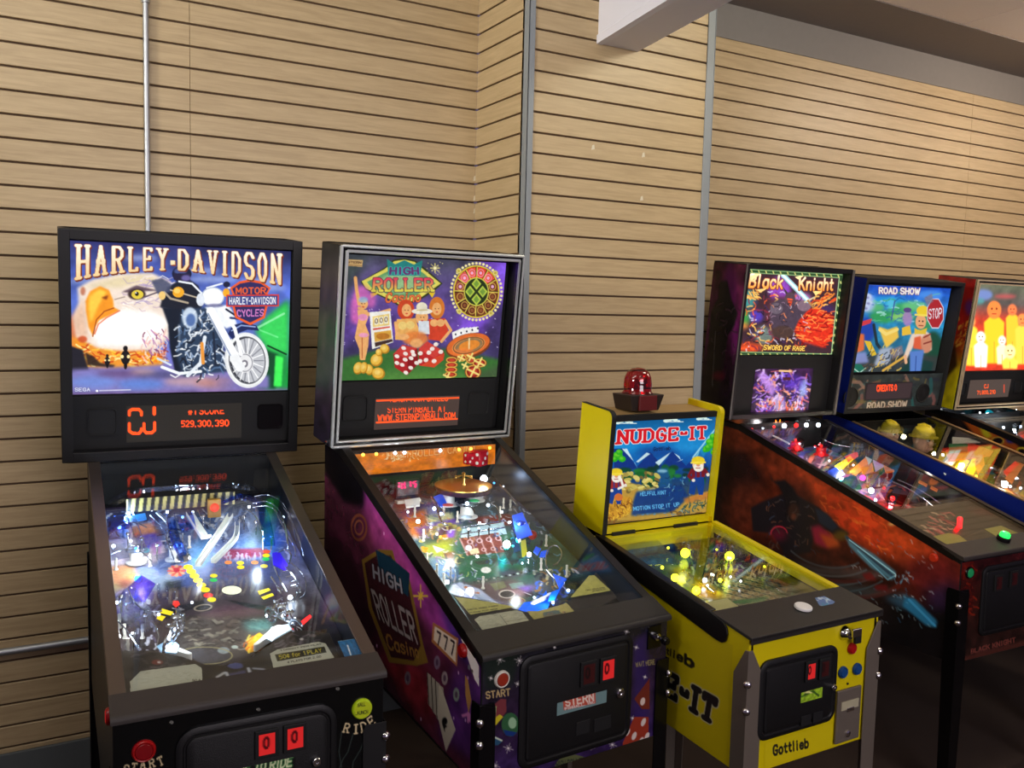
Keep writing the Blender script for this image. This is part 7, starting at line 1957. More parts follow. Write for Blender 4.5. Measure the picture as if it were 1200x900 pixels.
def cab_k():
    m = k4
    A = m.sheet_sd(.002, m.L, .44, 1.2, 360, 230, (60, 22, 14), 44); A.view(820, 540, 4)
    P, E, L = A.poly, A.ell, A.line
    A.grad([(0, (70, 28, 14)), (.5, (74, 26, 14)), (1, (20, 14, 14))]); A.mottle(.5, 26)
    P([(380, -40), (560, 60), (1100, 380), (1180, 470), (900, 460), (700, 340), (560, 200)], (168, 60, 24), 1, 30); P([(560, 140), (800, 260), (900, 420), (720, 380), (620, 280)], (176, 50, 20), .8, 30)
    P([(960, 480), (1200, 420), (1240, 700), (1000, 620)], (84, 24, 24), .9, 40); P([(1060, 600), (1200, 560), (1200, 760), (1060, 760)], (36, 24, 52), .9, 30); P([(840, 640), (1200, 720), (1200, 960), (800, 900)], (16, 14, 16), 1, 20)
    P([(60, 0), (200, -60), (300, 60), (260, 200), (140, 420), (40, 300)], (26, 14, 14), .95, 24); E(220, 230, 120, 130, (84, 34, 20), .8, 30); A.mottle(.3, 9)
    P([(40, 420), (420, 420), (620, 520), (900, 680), (860, 800), (40, 600)], (28, 20, 22), .9, 30)
    A.spray(60, (560, 80, 900, 420), [(210, 90, 30), (120, 30, 14), (226, 120, 40)], (14, 50), (4, 10), (10, 60), .4)
    # armoured figure
    P([(300, 190), (400, 150), (470, 170), (560, 220), (640, 300), (700, 340), (680, 370), (600, 330), (540, 320), (520, 430), (400, 440), (340, 340), (250, 330), (240, 220)], (26, 22, 26), 1, 5)
    P([(330, 60), (345, 95), (400, 90), (440, 130), (470, 180), (460, 280), (430, 290), (400, 260), (400, 180), (370, 120), (335, 90)], (24, 20, 22), 1, 2); E(440, 240, 26, 40, (54, 34, 26), .9, 4); E(440, 262, 12, 16, (110, 60, 40), .7, 4)
    E(372, 344, 38, 30, (120, 22, 44), .6, 14); A.ring(372, 342, 38, 34, 6, (176, 40, 60), .9, 0, 180, 360); P([(520, 310), (560, 300), (650, 380), (600, 410), (540, 390)], (150, 30, 60), .9, 6); P([(560, 340), (640, 360), (660, 400), (600, 410)], (190, 90, 30), .8, 8)
    P([(540, 220), (600, 250), (650, 310), (620, 330), (560, 290)], (30, 40, 56), 1, 4); A.spray(50, (300, 180, 560, 430), [(70, 58, 52), (36, 30, 34), (96, 60, 44), (50, 60, 80)], (10, 34), (3, 6)); E(660, 350, 34, 24, (90, 70, 20), .9, 6)
    # swing arcs and glowing blade
    for i, (r, c) in enumerate(((250, (70, 76, 80)), (300, (84, 90, 92)), (350, (76, 92, 96)), (390, (60, 84, 92)))): A.ring(600, 300, r * 1.0, r * .78, 9 - i, c, .75, 18, 40 - i * 2, 120)
    A.ring(600, 330, 330, 220, 16, (90, 30, 26), .6, 20, 30, 90); A.ring(620, 330, 420, 280, 20, (96, 30, 24), .6, 24, 22, 70)
    P([(430, 470), (560, 500), (760, 500), (900, 540), (780, 560), (560, 530)], (84, 90, 92), .5, 8); P([(520, 560), (740, 580), (920, 600), (800, 640), (600, 620)], (66, 88, 92), .5, 10); P([(860, 640), (960, 620), (1040, 700), (940, 690)], (50, 100, 130), .7, 10)
    P([(680, 350), (720, 380), (820, 440), (920, 520), (900, 560), (800, 500), (700, 400)], (70, 120, 140), .9, 5); L([(690, 360), (910, 545)], 14, (40, 60, 76)); L([(700, 370), (916, 530)], 6, (150, 196, 206)); L([(740, 420), (880, 556), (918, 536)], 5, (110, 170, 190))
    P([(960, 640), (1000, 640), (1112, 750), (1104, 780), (1060, 770), (950, 680)], (40, 116, 160), .95, 6); L([(980, 650), (1100, 770)], 12, (60, 150, 196), .9); A.spray(60, (690, 360, 1100, 770), [(120, 180, 200), (50, 110, 150), (190, 220, 226)], (8, 24), (2, 5), (20, 70), .5); A.spray(30, (900, 520, 1000, 640), [(200, 220, 226), (90, 150, 180)], (5, 14), (2, 4))
    P([(760, 530), (800, 520), (830, 560), (780, 560)], (110, 24, 24), .8, 4); P([(820, 580), (880, 580), (880, 610), (820, 606)], (104, 22, 24), .8, 4)
    E(898, 297, 16, 6, (206, 190, 110), .9, 2)
    keep = [proj(m.W((-m.hx - .0006, v, z))) for v, z in ((0, .487), (0, m.hf - .028), (m.Lb, m.top(m.Lb) - .03), (m.L, m.hr - .01), (m.L, .445))]; A.view(0, 0, 1)
    A.build('side_print', 'art_g', m.root, 2.2, keep=keep)
    # front: dark red print, door, buttons
    A = m.sheet_fr(-m.hx + .003, m.hx - .003, .487, .85, 200, 130, (34, 16, 14), -.0008, 45); A.view(960, 560, 2.646)
    A.grad([(0, (64, 20, 24)), (.3, (50, 20, 16)), (1, (44, 26, 22))]); A.mottle(.6, 12); A.ell(455, 385, 24, 40, (130, 26, 18), .8, 10); A.spray(40, (440, 260, 480, 420), [(150, 40, 20), (90, 20, 14), (60, 14, 14)], (8, 24), (3, 6)); A.ell(462, 292, 26, 30, (110, 24, 16), .8, 10); A.poly([(420, 560), (640, 500), (640, 525), (420, 580)], (90, 44, 36), .8, 4); A.text('BLACK KNIGHT', [(470, 530), (610, 492), (610, 508), (470, 545)], (140, 70, 60), .2)
    A.build('front_print', 'art_g', m.root)
    m.coindoor(-.163, .19, .565, .822, .03)
    u, w_ = m.fr(1135.5, 671); m.button((u, -.001, w_), (0, -1, 0), .017, mat('green_lit_button', (24, 120, 70), .3, emit=.35), 'blackgloss', 'start_button', label='green start button')
    v_, w_ = m.sd(1094, 653); m.button((-m.hx - .001, .105, w_), (-1, 0, 0), .016, mat('orange_red_button', (190, 50, 24), .3, emit=.12), None, 'flipper_button', h=.012)
    for x, y in ((1166, 670), (1184, 665)): u, w_ = m.fr(x, y + 12); m.slot(u, w_, (.03, .045), False)
    p = m.gl(1175.5, 633, -.003); mb = MB(); ax = (0, -m.k, 1); mb.lathe([(.024, 0), (.024, .012), (.02, .016), (0, .016)], p, ax, 24); o = mb.build('action_button', 'blackgloss', m.root, 40, label='lit green action button on the lockdown bar')
    mb = MB(); mb.lathe([(.0185, .015), (.0185, .026), (.014, .032), (0, .034)], p, ax, 20); mb.build('lens', 'bulbgreen', o, 50)


cab_k()


def play_k():
    m = k4
    A = m.sheet_pf(-.26, .26, .05, 1.145, 200, 420, (60, 46, 60), 0, 46); A.view(0, 0, 1)
    P, E, L = A.poly, A.ell, A.line
    A.grad([(0, (70, 40, 56)), (.3, (90, 60, 90)), (.6, (80, 60, 60)), (1, (50, 40, 36))]); A.mottle(.5, 18)
    P([(930, 510), (1000, 505), (1060, 560), (1000, 600), (950, 560)], (110, 120, 150), .8, 8)
    A.spray(320, (930, 515, 1050, 600), [(60, 90, 200), (240, 200, 80), (235, 120, 60), (240, 240, 250), (90, 160, 150), (200, 80, 150), (60, 40, 60), (160, 150, 220), (226, 60, 50)], (5, 20), (1.2, 4), (100, 170))
    P([(1010, 580), (1070, 585), (1090, 620), (1040, 622)], (120, 20, 36), .8, 5); A.spray(70, (1010, 570, 1110, 625), [(230, 40, 50), (250, 180, 190), (90, 14, 30), (255, 90, 90)], (4, 14), (1, 3), (10, 60))
    P([(1060, 540), (1160, 590), (1160, 620), (1080, 600)], (44, 34, 34), .9, 5)
    m.play = A.build('playfield', 'art_g', m.root)
    # row of lamps along the back
    for x, y, mm, r in ((881, 501, 'bulbred', .006), (894, 500, 'bulbsoft', .005), (907, 498, 'bulbred', .006), (919, 497, 'bulb', .011), (933, 496.5, 'bulbred', .011), (945, 496, 'bulb', .01), (959, 496, 'bulb', .01)):
        p = m.on(x, y + 2, (0, m.Lb - .025, 0), (0, 1, 0)); mb = MB(); mb.ball(p, r, 10); mb.build('lamp', mm, m.play, 60)
    for x, y, mm, r in ((934.5, 525.5, 'bulbred', .011), (962.5, 532.5, 'bulbred', .011), (955, 523, 'bulbsoft', .006), (937, 520, 'bulbsoft', .005), (961, 520, 'bulbsoft', .006), (1046, 584, 'bulbred', .01), (1021, 575, 'bulb', .012), (1026, 586, 'bulbsoft', .007), (1011, 560, 'bulbmagenta', .013), (1097, 616, 'bulbred', .006), (1104, 612, 'bulbred', .006), (1096, 605, 'bulbsoft', .005), (1106, 608, 'bulbred', .005), (1110, 618, 'bulbsoft', .004), (1090, 598, 'bulbsoft', .005), (1101, 602, 'bulbred', .006), (1053, 600, 'bulbred', .005), (1036, 572, 'bulbred', .005), (1000, 545, 'bulbsoft', .005), (972, 540, 'bulbsoft', .005), (985, 560, 'bulbsoft', .004)): m.lamp(x, y, .035, r, mm)
    for x, y in ((932, 526), (962, 533), (948, 517)): m.bumper(x, y, .04, .055, 'clearred', 'redglow', 'bulbred')
    mb = MB(); p = m.pf(911, 508, .05)
    for i in range(5): a = -.6 + i * .3; mb.tube([p, p + np.array([.022 * math.sin(a), 0, .03]), p + np.array([.05 * math.sin(a), -.0, .055 + .012 * (i % 2)])], [.008, .007, .001], 8)
    mb.build('flame_plastic', 'bulborange', m.play, 50)
    m.wire([(872, 499, .06), (900, 508, .06), (925, 520, .055)], .004, 'ramp_white', 'lit_rail')
    for q, mm in (([(970, 552), (984, 545), (990, 556), (974, 564)], 'blue2'), ([(978, 546), (996, 534), (1000, 538), (984, 552)], 'ins_yellow'), ([(990, 534), (1004, 526), (1006, 534), (994, 542)], 'ins_red'), ([(996, 552), (1014, 536), (1018, 542), (1002, 558)], 'ins_orange'), ([(1008, 548), (1022, 542), (1024, 552), (1012, 556)], 'orange2'), ([(1022, 534), (1032, 528), (1036, 546), (1026, 552)], 'lilac'), ([(1014, 534), (1022, 526), (1024, 534), (1018, 546)], 'ramp_white'), ([(984, 522), (1004, 520), (1004, 530), (988, 532)], 'blackmatte'), ([(1034, 540), (1048, 538), (1048, 552), (1038, 554)], 'orange2'), ([(982, 562), (1002, 556), (1010, 572), (990, 576)], 'teal_plastic'), ([(1016, 556), (1034, 552), (1040, 566), (1022, 568)], 'clear')):
        m.plate(q, .05, mm, .004)
    for pts in ([(980, 540, .06), (1000, 530, .07), (1024, 524, .07)], [(960, 512, .06), (976, 520, .06), (996, 524, .06)], [(1046, 564, .05), (1070, 576, .05), (1098, 596, .04)], [(1052, 562, .05), (1078, 574, .05), (1102, 590, .045)], [(1012, 580, .03), (1020, 590, .03), (1030, 598, .03)], [(968, 520, .05), (972, 508, .06), (966, 500, .06)]): m.wire(pts, .003)
    for q in ([(1032, 576), (1062, 580), (1072, 592), (1040, 590)], [(1042, 592), (1062, 602), (1058, 612), (1040, 598)]): m.plate(q, .035, 'clearred')
    for q in ([(1076, 565), (1082, 552), (1092, 556), (1086, 570)], [(1090, 572), (1096, 560), (1103, 564), (1098, 576)]): m.plate(q, .06, 'orange2', .003)
    for x, y in ((945, 545), (1003, 570), (1016, 566), (1030, 570), (1064, 594), (1080, 604), (1086, 596), (994, 548), (1040, 560)): m.post(x, y, .035, .0045, 'clear' if x % 2 else 'rubber')
    m.flipper(1078, 612, 1092, 618)
    # apron and cards
    a0 = [(1040, 622), (1082, 608), (1150, 588), (1200, 612), (1200, 640), (1112, 640)]
    A = m.sheet_gl(-.262, .262, .07, .36, .02, 120, 80, (60, 50, 40), 47); A.view(0, 0, 1); A.mottle(.4, 12)
    for q in ([(1060, 622), (1120, 600), (1170, 592)], [(1090, 606), (1140, 598), (1180, 604)], [(1100, 640), (1150, 620), (1190, 616)]): A.line(q, 1.6, (30, 24, 20)); A.line([(x, y + 1.5) for x, y in q], 1, (96, 80, 60))
    A.spray(30, (1080, 600, 1112, 622), [(240, 120, 110), (200, 40, 50), (250, 210, 170)], (4, 12), (1, 2.5), (10, 40)); A.poly([(1134, 596), (1158, 594), (1168, 604), (1142, 604)], (120, 50, 44), .7, 3); A.poly([(1066, 614), (1080, 616), (1078, 622), (1064, 620)], (140, 116, 60), .7, 2)
    ap = A.build('apron', 'art_m', m.root)
    for q in ([(1092, 629), (1112, 624.5), (1124, 627), (1136, 636), (1113, 639)], [(1153.5, 620), (1173, 616), (1193, 624.5), (1168, 628.5)]):
        us = [m.gl(x, y, .0185) for x, y in q]; mb = MB(); mb.prism(us, lambda p: tuple(p), lambda p: (p[0], p[1], p[2] - .001)); mb.build('instruction_card', 'yellowcard', ap)
    p = m.gl(1124.5, 615, .0); mb = MB(); mb.lathe([(.009, -.012), (.009, .012), (.009, .026), (.006, .030), (0, .031)], p, (0, 0, 1), 14); mb.build('red_lamp_post', 'bulbred', m.play, 50)
    for x, y, hh, e, c in ((940, 520, .08, .45, (1, .5, .55)), (990, 540, .09, .6, (.95, .95, 1)), (1020, 565, .07, .4, (1, .9, .95)), (1045, 585, .05, .25, (1, .25, .3)), (1100, 608, .05, .2, (1, .4, .4)), (915, 500, .06, .3, (1, .9, .9))): point('playfield_light', m.pf(x, y, hh), e * 1.8, c, .012, m.root)


M['bulbmagenta'] = mat('lamp_magenta', (255, 60, 190), .3, emit=3)
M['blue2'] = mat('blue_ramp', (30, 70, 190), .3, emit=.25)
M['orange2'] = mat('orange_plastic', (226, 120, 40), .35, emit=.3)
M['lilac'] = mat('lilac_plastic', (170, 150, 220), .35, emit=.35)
M['yellowcard'] = mat('yellow_card', (190, 178, 84), .5)
play_k()
# ================================================================== 5: blue road works machine
r5 = Machine([4.0271, 1.9944, -0.0197, 0.631, 1.0598, 0.9094, 1.1685, 0.1428, 0.7565, 1.2053, 0.6936, 0.2],
             'blue pinball machine with road works backglass and two hard-hatted heads, second from right', wb=.5, wb2=.46)
M['railwarm'] = mat('warm_steel_rail', (206, 176, 132), .3, metal=.9)
r5.cabinet('blueband'); r5.rails('railwarm', w=.016, drop=.004); r5.glass(.06)
r5.lockbar('bar', v1=.06); r5.legs('black'); r5.backbox('blackmatte', rec=.06)


def head_r():
    m = r5
    mb = MB(); x = -m.Wb / 2; mb.box((x - .0012, .002, .004), (x, m.db, m.Hb - .004), lambda u, d, t: m.B(u, t, d)); mb.build('side_panel', 'blueband', m.root)
    A = m.sheet_bb(-.345, .345, .205, .655, .056, 190, 170, (40, 110, 200), 51); A.view(980, 300, 5.4545)
    P, E, L = A.poly, A.ell, A.line
    A.grad([(0, (30, 80, 200)), (.2, (50, 130, 225)), (.45, (40, 140, 190)), (1, (40, 80, 100))]); A.mottle(.25, 14)
    for x, y, rx, ry, c in ((330, 290, 120, 30, (40, 160, 220)), (420, 340, 90, 40, (60, 170, 90)), (300, 390, 90, 40, (50, 160, 80)), (240, 330, 70, 30, (90, 190, 110)), (500, 320, 80, 30, (110, 200, 130)), (420, 390, 80, 24, (150, 210, 110)), (190, 470, 60, 80, (30, 60, 170)), (560, 420, 60, 60, (60, 150, 90)), (620, 600, 60, 120, (24, 70, 46)), (200, 300, 50, 60, (170, 190, 240)), (600, 250, 80, 30, (80, 150, 240)), (350, 310, 30, 40, (90, 200, 230))):
        E(x, y, rx, ry, c, .9, 10)
    A.spray(60, (180, 230, 640, 430), [(120, 210, 160), (200, 240, 250), (30, 90, 170), (60, 160, 90)], (20, 60), (5, 10), (-20, 20), .6)
    for x, y in ((200, 262), (205, 300), (190, 330)): E(x, y, 26, 22, (206, 216, 245), .9, 4); E(x, y + 6, 12, 8, (110, 110, 170), .8, 3)
    L([(374, 290), (352, 410)], 8, (60, 90, 160))
    # road and heaps
    P([(150, 640), (420, 620), (660, 640), (640, 760), (80, 760)], (56, 60, 60), .9, 8); P([(400, 740), (480, 640), (620, 680), (600, 750)], (20, 60, 56), .9, 6)
    P([(130, 490), (180, 500), (180, 600), (110, 630)], (226, 110, 60), 1, 4); P([(110, 620), (190, 610), (210, 680), (110, 690)], (140, 150, 210), .9, 6); P([(160, 420), (230, 400), (220, 430), (160, 450)], (210, 60, 70)); P([(90, 690), (160, 690), (190, 730), (110, 745)], (30, 110, 90)); L([(90, 700), (150, 745), (190, 715)], 6, (190, 230, 210))
    # yellow machine and arm
    P([(180, 540), (220, 545), (260, 630), (226, 640)], (226, 190, 50)); L([(240, 440), (260, 560), (290, 600)], 18, (30, 50, 60)); P([(270, 450), (330, 470), (390, 450), (400, 520), (320, 590), (300, 540)], (240, 196, 80), 1, 3); L([(280, 470), (320, 500), (390, 470)], 20, (250, 220, 120)); P([(280, 590), (360, 580), (340, 690), (240, 700)], (170, 180, 200), .95, 5); P([(340, 600), (420, 570), (430, 620), (360, 660)], (130, 120, 130), .95, 4); A.spray(40, (180, 560, 430, 720), [(30, 40, 50), (240, 200, 90), (200, 210, 220), (110, 80, 50)], (14, 40), (4, 9), (100, 160)); L([(300, 730), (440, 640)], 16, (220, 170, 70)); P([(420, 460), (470, 440), (480, 500), (420, 510)], (236, 190, 60)); E(455, 400, 30, 50, (170, 130, 190), .9, 4); E(455, 346, 26, 16, (90, 70, 130))
    # flagger in a yellow hard hat (plain)
    P([(480, 500), (560, 470), (600, 500), (610, 600), (560, 620), (540, 560), (500, 560), (450, 660), (430, 640)], (236, 210, 190), 1, 2); P([(500, 520), (540, 510), (550, 600), (490, 590)], (226, 96, 60), 1, 2); E(575, 560, 36, 60, (206, 130, 100), .9, 4); L([(560, 520), (600, 500)], 10, (140, 60, 50)); L([(560, 560), (606, 545)], 10, (140, 60, 50)); P([(470, 610), (560, 600), (540, 740), (470, 740)], (90, 130, 206), 1, 2); L([(510, 640), (505, 740)], 6, (50, 80, 150)); E(540, 420, 34, 46, (236, 170, 120)); E(530, 416, 5, 5, (40, 30, 30)); E(552, 418, 5, 5, (40, 30, 30)); L([(528, 444), (554, 446)], 6, (150, 60, 50)); P([(500, 460), (520, 470), (540, 474), (580, 460), (570, 500), (500, 500)], (226, 190, 60)); E(552, 352, 40, 34, (240, 206, 50)); L([(506, 376), (592, 382)], 12, (250, 224, 90)); L([(440, 640), (446, 680)], 18, (236, 180, 140))
    # stop sign
    c, rr = (632, 368), 54
    o8 = [(c[0] + rr * 1.06 * math.cos(math.radians(22.5 + 45 * i)), c[1] + rr * 1.9 * math.sin(math.radians(22.5 + 45 * i))) for i in range(8)]
    P(o8, (226, 220, 236)); P([(c[0] + (x - c[0]) * .92, c[1] + (y - c[1]) * .94) for x, y in o8], (176, 40, 48)); A.text('STOP', [(590, 340), (676, 330), (672, 398), (588, 404)], (240, 230, 240), .16)
    P([(560, 270), (610, 240), (620, 290), (580, 320)], (130, 120, 140), .8, 4)
    A.text('ROAD SHOW', [(270, 200), (540, 206), (536, 250), (270, 244)], (250, 246, 240), .24, out=((130, 70, 110), .09))
    A.line([(180, 170), (700, 190)], 30, (150, 160, 220), .5)
    A.build('backglass', 'art_e', m.root, .95)
    # painted speaker panel
    D = m.sheet_bb(-.356, .356, .022, .2, .012, 170, 50, (50, 60, 60), 52); D.view(840, 440, 3.3333)
    D.mottle(.4, 10); D.spray(70, (480, 0, 860, 150), [(150, 96, 90), (40, 110, 110), (120, 110, 60), (40, 44, 60), (170, 130, 110)], (20, 60), (6, 14)); 
    D.text('ROAD SHOW', [(586, 104), (744, 96), (744, 124), (584, 132)], (216, 206, 186), .22, out=((90, 60, 40), .08), slant=.1)
    D.poly([(580, 30), (762, 24), (762, 92), (576, 98)], (40, 36, 40)); o = D.build('speaker_panel', 'art_m', m.root)
    u0 = m.bb(840 + 590 / 3.333, 440 + 33 / 3.333, .0105); u1 = m.bb(840 + 754 / 3.333, 440 + 88 / 3.333, .0105)
    D = m.sheet_bb(u0[0], u1[0], u1[1], u0[1], .0105, 110, 34, (44, 32, 34), 53); D.view(840, 440, 3.3333); D.text('CREDITS 0', [(624, 38), (704, 35), (704, 60), (624, 64)], (255, 70, 24), .24); D.A[::2] *= .85; D.build('dot_matrix_display', 'art_e2', o, 1.6)
    for x, y in ((996.5, 465.5), (1081, 460.5)): p = m.bb(x, y, .011); m.speaker(p[0], p[1], .052, .0105, parent=o)


head_r()


def play_r():
    m = r5
    A = m.sheet_pf(-.295, .295, .1, 1.05, 170, 280, (60, 54, 50), 0, 54); A.view(0, 0, 1)
    A.grad([(0, (40, 40, 30)), (.4, (110, 80, 60)), (1, (90, 110, 110))]); A.mottle(.5, 16); A.spray(200, (1100, 520, 1200, 600), [(240, 180, 60), (235, 100, 60), (250, 245, 230), (60, 140, 160), (90, 60, 50), (240, 220, 90)], (5, 16), (1.2, 4))
    m.play = A.build('playfield', 'art_g', m.root)
    def head(x, y, hh, k, nm):
        p = m.pf(x, y, hh)
        mb = MB()
        prof = [(.0, -.062), (.02, -.06), (.034, -.045), (.042, -.02), (.045, .0), (.046, .02), (.043, .035), (.03, .05), (0, .055)]
        mb.lathe([(r * k, z * k) for r, z in prof], p, (0, 0, 1), 24)
        mb.ball(p + np.array([-.012, -.046, -.012]) * k, .012 * k, 10, (1, 1.2, 1.2)); mb.ball(p + np.array([.0, -.035, -.038]) * k, .02 * k, 10, (1, .6, .5))
        for sx in (-1, 1): mb.ball(p + np.array([sx * .045, .0, -.005]) * k, .011 * k, 8, (.5, 1, 1.3))
        o = mb.build(nm, 'doll_skin', m.play, 60)
        mb = MB()
        for sx in (-1, 1): mb.ball(p + np.array([-.006 + sx * .016, -.041, .004]) * k, .0085 * k, 10)
        mb.build('eyes', 'whiteplastic', o, 60)
        mb = MB()
        for sx in (-1, 1): mb.ball(p + np.array([-.008 + sx * .016, -.0485, .003]) * k, .004 * k, 8)
        mb.build('pupils', 'blackgloss', o, 60)
        mb = MB(); c = p + np.array([0, 0, .012 * k])
        mb.lathe([(.062 * k, 0), (.062 * k, .004 * k), (.05 * k, .008 * k), (.048 * k, .022 * k), (.04 * k, .04 * k), (.024 * k, .051 * k), (0, .055 * k)], c, (0, -.06, 1), 28)
        mb.tube([c + np.array([0, -.05 * k, .014 * k]), c + np.array([0, -.03 * k, .05 * k]), c + np.array([0, 0, .058 * k]), c + np.array([0, .03 * k, .05 * k])], .006 * k, 8)
        mb.build('hard_hat', 'hat_yellow', o, 50)
    head(1082, 515, .06, 1.15, 'worker_head'); head(1043, 508, .06, 1.0, 'worker_head')
    for q, mm, hh in (([(1108, 528), (1124, 520), (1170, 520), (1160, 534), (1112, 540)], 'orange_red', .07), ([(1112, 520), (1134, 520), (1134, 528), (1112, 530)], 'green_plastic', .08), ([(1118, 548), (1128, 536), (1136, 540), (1126, 556)], 'ins_yellow', .06), ([(1130, 556), (1142, 532), (1150, 536), (1138, 562)], 'ins_yellow', .065), ([(1142, 540), (1152, 528), (1154, 544), (1146, 556)], 'orange2', .07), ([(1100, 548), (1112, 536), (1120, 540), (1108, 556)], 'ramp_white', .06), ([(1150, 556), (1166, 556), (1166, 570), (1152, 572)], 'teal_plastic', .05), ([(1178, 560), (1196, 536), (1200, 544), (1186, 566)], 'orange2', .06), ([(1176, 552), (1190, 540), (1194, 544), (1180, 558)], 'ins_red', .06), ([(1116, 512), (1150, 514), (1150, 518), (1116, 519)], 'rubber', .09), ([(1168, 576), (1180, 572), (1190, 580), (1178, 586)], 'ins_orange', .03)):
        m.plate(q, hh, mm, .005)
    for x, y, mm in ((1105, 533, 'bulb'), (1162, 549, 'bulbsoft'), (1175, 565, 'bulb'), (1184, 570, 'bulbsoft'), (1114, 545, 'bulbamber'), (1144, 558, 'bulbamber'), (1190, 560, 'bulb'), (1132, 545, 'bulbamber'), (1156, 566, 'bulbsoft'), (1196, 572, 'bulbsoft')): m.lamp(x, y, .05, .0065, mm)
    for pts in ([(1150, 552, .06), (1166, 550, .06), (1178, 560, .05)], [(1164, 560, .05), (1180, 556, .05), (1196, 562, .05)]): m.wire(pts, .0035)
    p = m.pf(1106, 512, .06); mb = MB(); mb.box((p[0] - .02, p[1], p[2] - .05), (p[0] + .03, p[1] + .03, p[2] + .05)); mb.build('dark_tower', 'blackmatte', m.play, bevel=.004)
    for i, x in enumerate((1018, 1024, 1030, 1036, 1050, 1056)):
        p = m.pf(x, 502 + (i % 3), .07); mb = MB(); mb.lathe([(.012, -.02), (.016, .0), (.010, .014), (0, .02)], p, (0, 0, 1), 10); mb.build('shrub_plastic', 'olive', m.play, 40)
    for x, y, hh, e, c in ((1130, 535, .12, .6, (1, .8, .45)), (1180, 560, .1, .5, (1, .95, .9)), (1095, 530, .1, .3, (1, .9, .75)), (1060, 508, .12, .12, (1, .9, .5)), (1092, 546, .13, .14, (1, .9, .8))): point('playfield_light', m.pf(x, y, hh), e * 2.2, c, .012, m.root)  # last point light added in front of the heads to brighten their faces


M['doll_skin'] = mat('vinyl_skin', (214, 164, 140), .5)
M['hat_yellow'] = mat('hard_hat_yellow', (196, 176, 40), .35)
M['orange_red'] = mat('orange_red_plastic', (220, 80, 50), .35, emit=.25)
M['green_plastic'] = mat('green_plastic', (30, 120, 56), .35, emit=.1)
M['olive'] = mat('olive_plastic', (130, 116, 40), .5)
play_r()

# ================================================================== 6: machine at the right edge
f6 = Machine([4.8922, 1.9669, -0.0219, 0.5869, 1.0907, 0.8860, 1.1716, 0.1221, 0.7115, 1.1971, 0.7250, 0.2304],
             'pinball machine with gold framed orange backglass, cut off by the right edge', wb=.5, wb2=.46)
f6.cabinet('black'); f6.rails('railblack', w=.03, drop=.03); f6.glass(.06); f6.lockbar('bar_black', v1=.06); f6.legs('black')
f6.backbox('blackmatte', rec=.04)
M['goldtrim'] = mat('pale_gold_trim', (236, 214, 172), .3, metal=.45)
f6.trimframe('goldtrim', .024, .014)


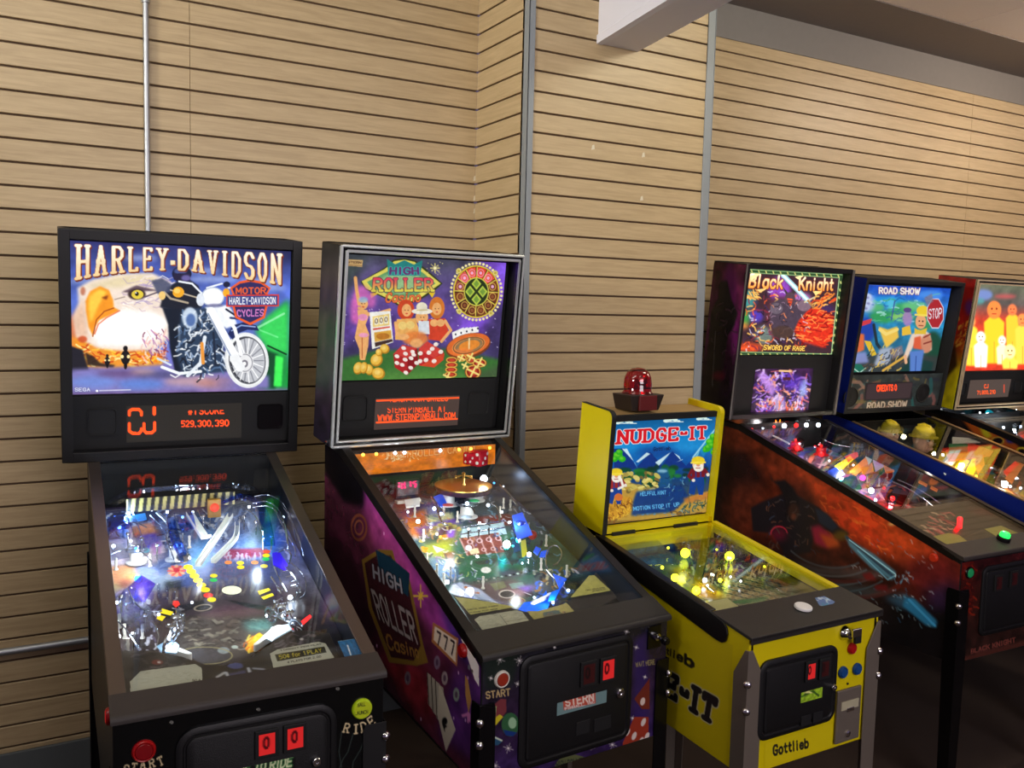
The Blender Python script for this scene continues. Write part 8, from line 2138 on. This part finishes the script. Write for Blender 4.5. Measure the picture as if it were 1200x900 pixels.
def head_f():
    m = f6
    x = -m.Wb / 2 - .0006
    A = Art([m.B(x, m.Hb, m.db), m.B(x, m.Hb, .002), m.B(x, .0, .002), m.B(x, .0, m.db)], 50, 140, (150, 26, 20), m.W, 61); A.view(980, 300, 5.4545)
    A.grad([(0, (130, 22, 20)), (.35, (150, 26, 22)), (.55, (140, 60, 20)), (.7, (176, 160, 20)), (1, (190, 180, 20))]); A.mottle(.25, 10); A.ell(850, 330, 30, 50, (70, 40, 120), .8, 12); A.spray(30, (780, 380, 860, 560), [(200, 120, 40), (120, 30, 20), (220, 180, 60)], (20, 60), (6, 12), (110, 140))
    A.poly([(700, 640), (760, 560), (770, 700), (720, 760), (700, 800)], (40, 24, 16), .9, 6); A.build('head_side_print', 'art_g', m.root)
    A = m.sheet_bb(-.314, .314, .211, .70, .036, 150, 140, (206, 60, 30), 62); A.view(980, 300, 5.4545)
    P, E, L = A.poly, A.ell, A.line
    A.grad([(0, (96, 100, 80)), (.22, (90, 80, 76)), (.4, (190, 60, 40)), (.85, (226, 70, 30)), (1, (200, 50, 30))]); A.mottle(.2, 14); E(940, 250, 60, 36, (110, 130, 190), .9, 8); E(910, 290, 40, 20, (80, 150, 150), .8, 6); E(1080, 260, 70, 14, (190, 80, 80), .8, 6)
    # a plain group of figures lit from behind
    for x, y, w_, h_, skin, cl in ((865, 420, 30, 280, (246, 150, 80), (244, 206, 60)), (1010, 345, 50, 340, (246, 130, 60), (250, 196, 40)), (1125, 345, 32, 340, (240, 120, 70), (244, 190, 50)), (1190, 410, 36, 280, (246, 140, 70), (250, 206, 70)), (925, 520, 34, 190, (255, 250, 230), (255, 252, 240)), (1060, 540, 28, 150, (255, 244, 220), (255, 236, 190)), (1110, 610, 40, 110, (255, 240, 160), (250, 214, 80))):
        P([(x - w_ * 1.1, y + h_), (x - w_ * 1.3, y + w_ * 1.6), (x - w_ * .6, y + w_ * .9), (x + w_ * .6, y + w_ * .9), (x + w_ * 1.3, y + w_ * 1.6), (x + w_ * 1.1, y + h_)], cl, 1, 3); E(x, y, w_ * .9, w_ * 1.15, skin, 1, 2)
        for d in (-.3, .3): E(x + d * w_, y - w_ * .15, w_ * .12, w_ * .16, (90, 40, 20), .8)
        L([(x - w_ * .25, y + w_ * .5), (x + w_ * .25, y + w_ * .5)], w_ * .12, (160, 50, 30), .8); L([(x, y + h_ * .6), (x, y + h_)], 5, (226, 130, 40), .7)
    A.build('backglass', 'art_e', m.root, 1.5)
    mb = MB(); mb.box((-.32, .034, .025), (.32, .044, .206), lambda u, d, t: m.B(u, t, d)); o = mb.build('speaker_panel', 'blackmatte', m.root, bevel=.002)
    a, b = m.bb(1137, 445.5, .033), m.bb(1181, 465, .033)
    D = m.sheet_bb(a[0], b[0], b[1], a[1], .0325, 100, 40, (70, 58, 52), 63); D.view(1080, 440, 10)
    D.text('CJ', [(730, 105), (786, 100), (786, 150), (730, 154)], (255, 84, 30), .22); D.text('71,800,210', [(648, 178), (868, 166), (868, 214), (648, 224)], (255, 84, 30), .22); D.line([(965, 110), (965, 196)], 10, (220, 70, 40)); D.A[::2] *= .88; D.build('dot_matrix_display', 'art_e2', o, 1.3)
    for u in (-.262, .25): m.speaker(u, .11, .035, .0335, rnd_=False, parent=o)
    # cabinet side print
    A = m.sheet_sd(.3, m.L, .8, 1.19, 170, 90, (30, 22, 20), 64); A.view(1080, 440, 10)
    A.mottle(.4, 10); A.poly([(440, 470), (560, 540), (680, 590), (790, 640), (900, 700), (1100, 800), (1200, 900), (1200, 1000), (700, 800)], (176, 80, 24), .9, 14); A.poly([(500, 490), (620, 560), (720, 590), (780, 640), (830, 720), (760, 740), (710, 690), (690, 620), (560, 540)], (176, 166, 30), 1, 6); A.ell(890, 770, 60, 40, (30, 20, 16)); A.ring(890, 770, 70, 44, 10, (180, 160, 60)); A.ell(1040, 760, 50, 40, (40, 40, 110), .9, 6); A.ell(1170, 880, 60, 40, (190, 170, 40)); A.ell(1170, 890, 44, 30, (34, 22, 16))
    keep = [proj(m.W((-m.hx - .0006, v, z))) for v, z in ((.3, .8), (.3, m.top(.3) - .03), (m.Lb, m.top(m.Lb) - .03), (m.L, m.hr - .01), (m.L, .8))]; A.view(0, 0, 1); A.build('side_print', 'art_g', m.root, keep=keep)
    # playfield
    A = m.sheet_pf(-.262, .262, .3, 1.05, 120, 180, (110, 130, 170), 0, 65); A.view(0, 0, 1)
    A.mottle(.4, 14); A.spray(160, (1120, 480, 1200, 530), [(240, 245, 255), (70, 90, 140), (150, 180, 220), (230, 120, 130), (40, 50, 90)], (4, 14), (1, 3)); m.play = A.build('playfield', 'art_g', m.root)
    for x, y in ((1148, 484), (1157, 483), (1166, 482), (1178, 482), (1191, 481), (1141, 487), (1176, 501), (1162, 494), (1196, 500), (1188, 490)): m.lamp(x, y, .05, .007, 'bulb')
    p = m.pf(1160.5, 487, .06); mb = MB(); mb.lathe([(.038, 0), (.038, .006), (.03, .01), (0, .011)], p, (0, -.8, .5), 24); mb.build('cyan_disc', mat('cyan_disc', (20, 170, 190), .3, emit=.35), m.play, 40)
    m.bumper(1172, 497, .035, .05); m.wire([(1150, 488, .07), (1176, 492, .07), (1200, 488, .07)], .003); m.wire([(1180, 490, .05), (1190, 500, .05), (1192, 516, .04)], .003); m.plate([(1186, 500), (1200, 494), (1200, 508), (1190, 512)], .06, 'clear'); m.plate([(1192, 508), (1200, 504), (1200, 514)], .05, 'ins_red')
    for x, y, hh, e, c in ((1155, 490, .08, .5, (.85, .92, 1)), (1190, 497, .08, .5, (.85, .92, 1))): point('playfield_light', m.pf(x, y, hh), e * 2.5, c, .012, m.root)


head_f()
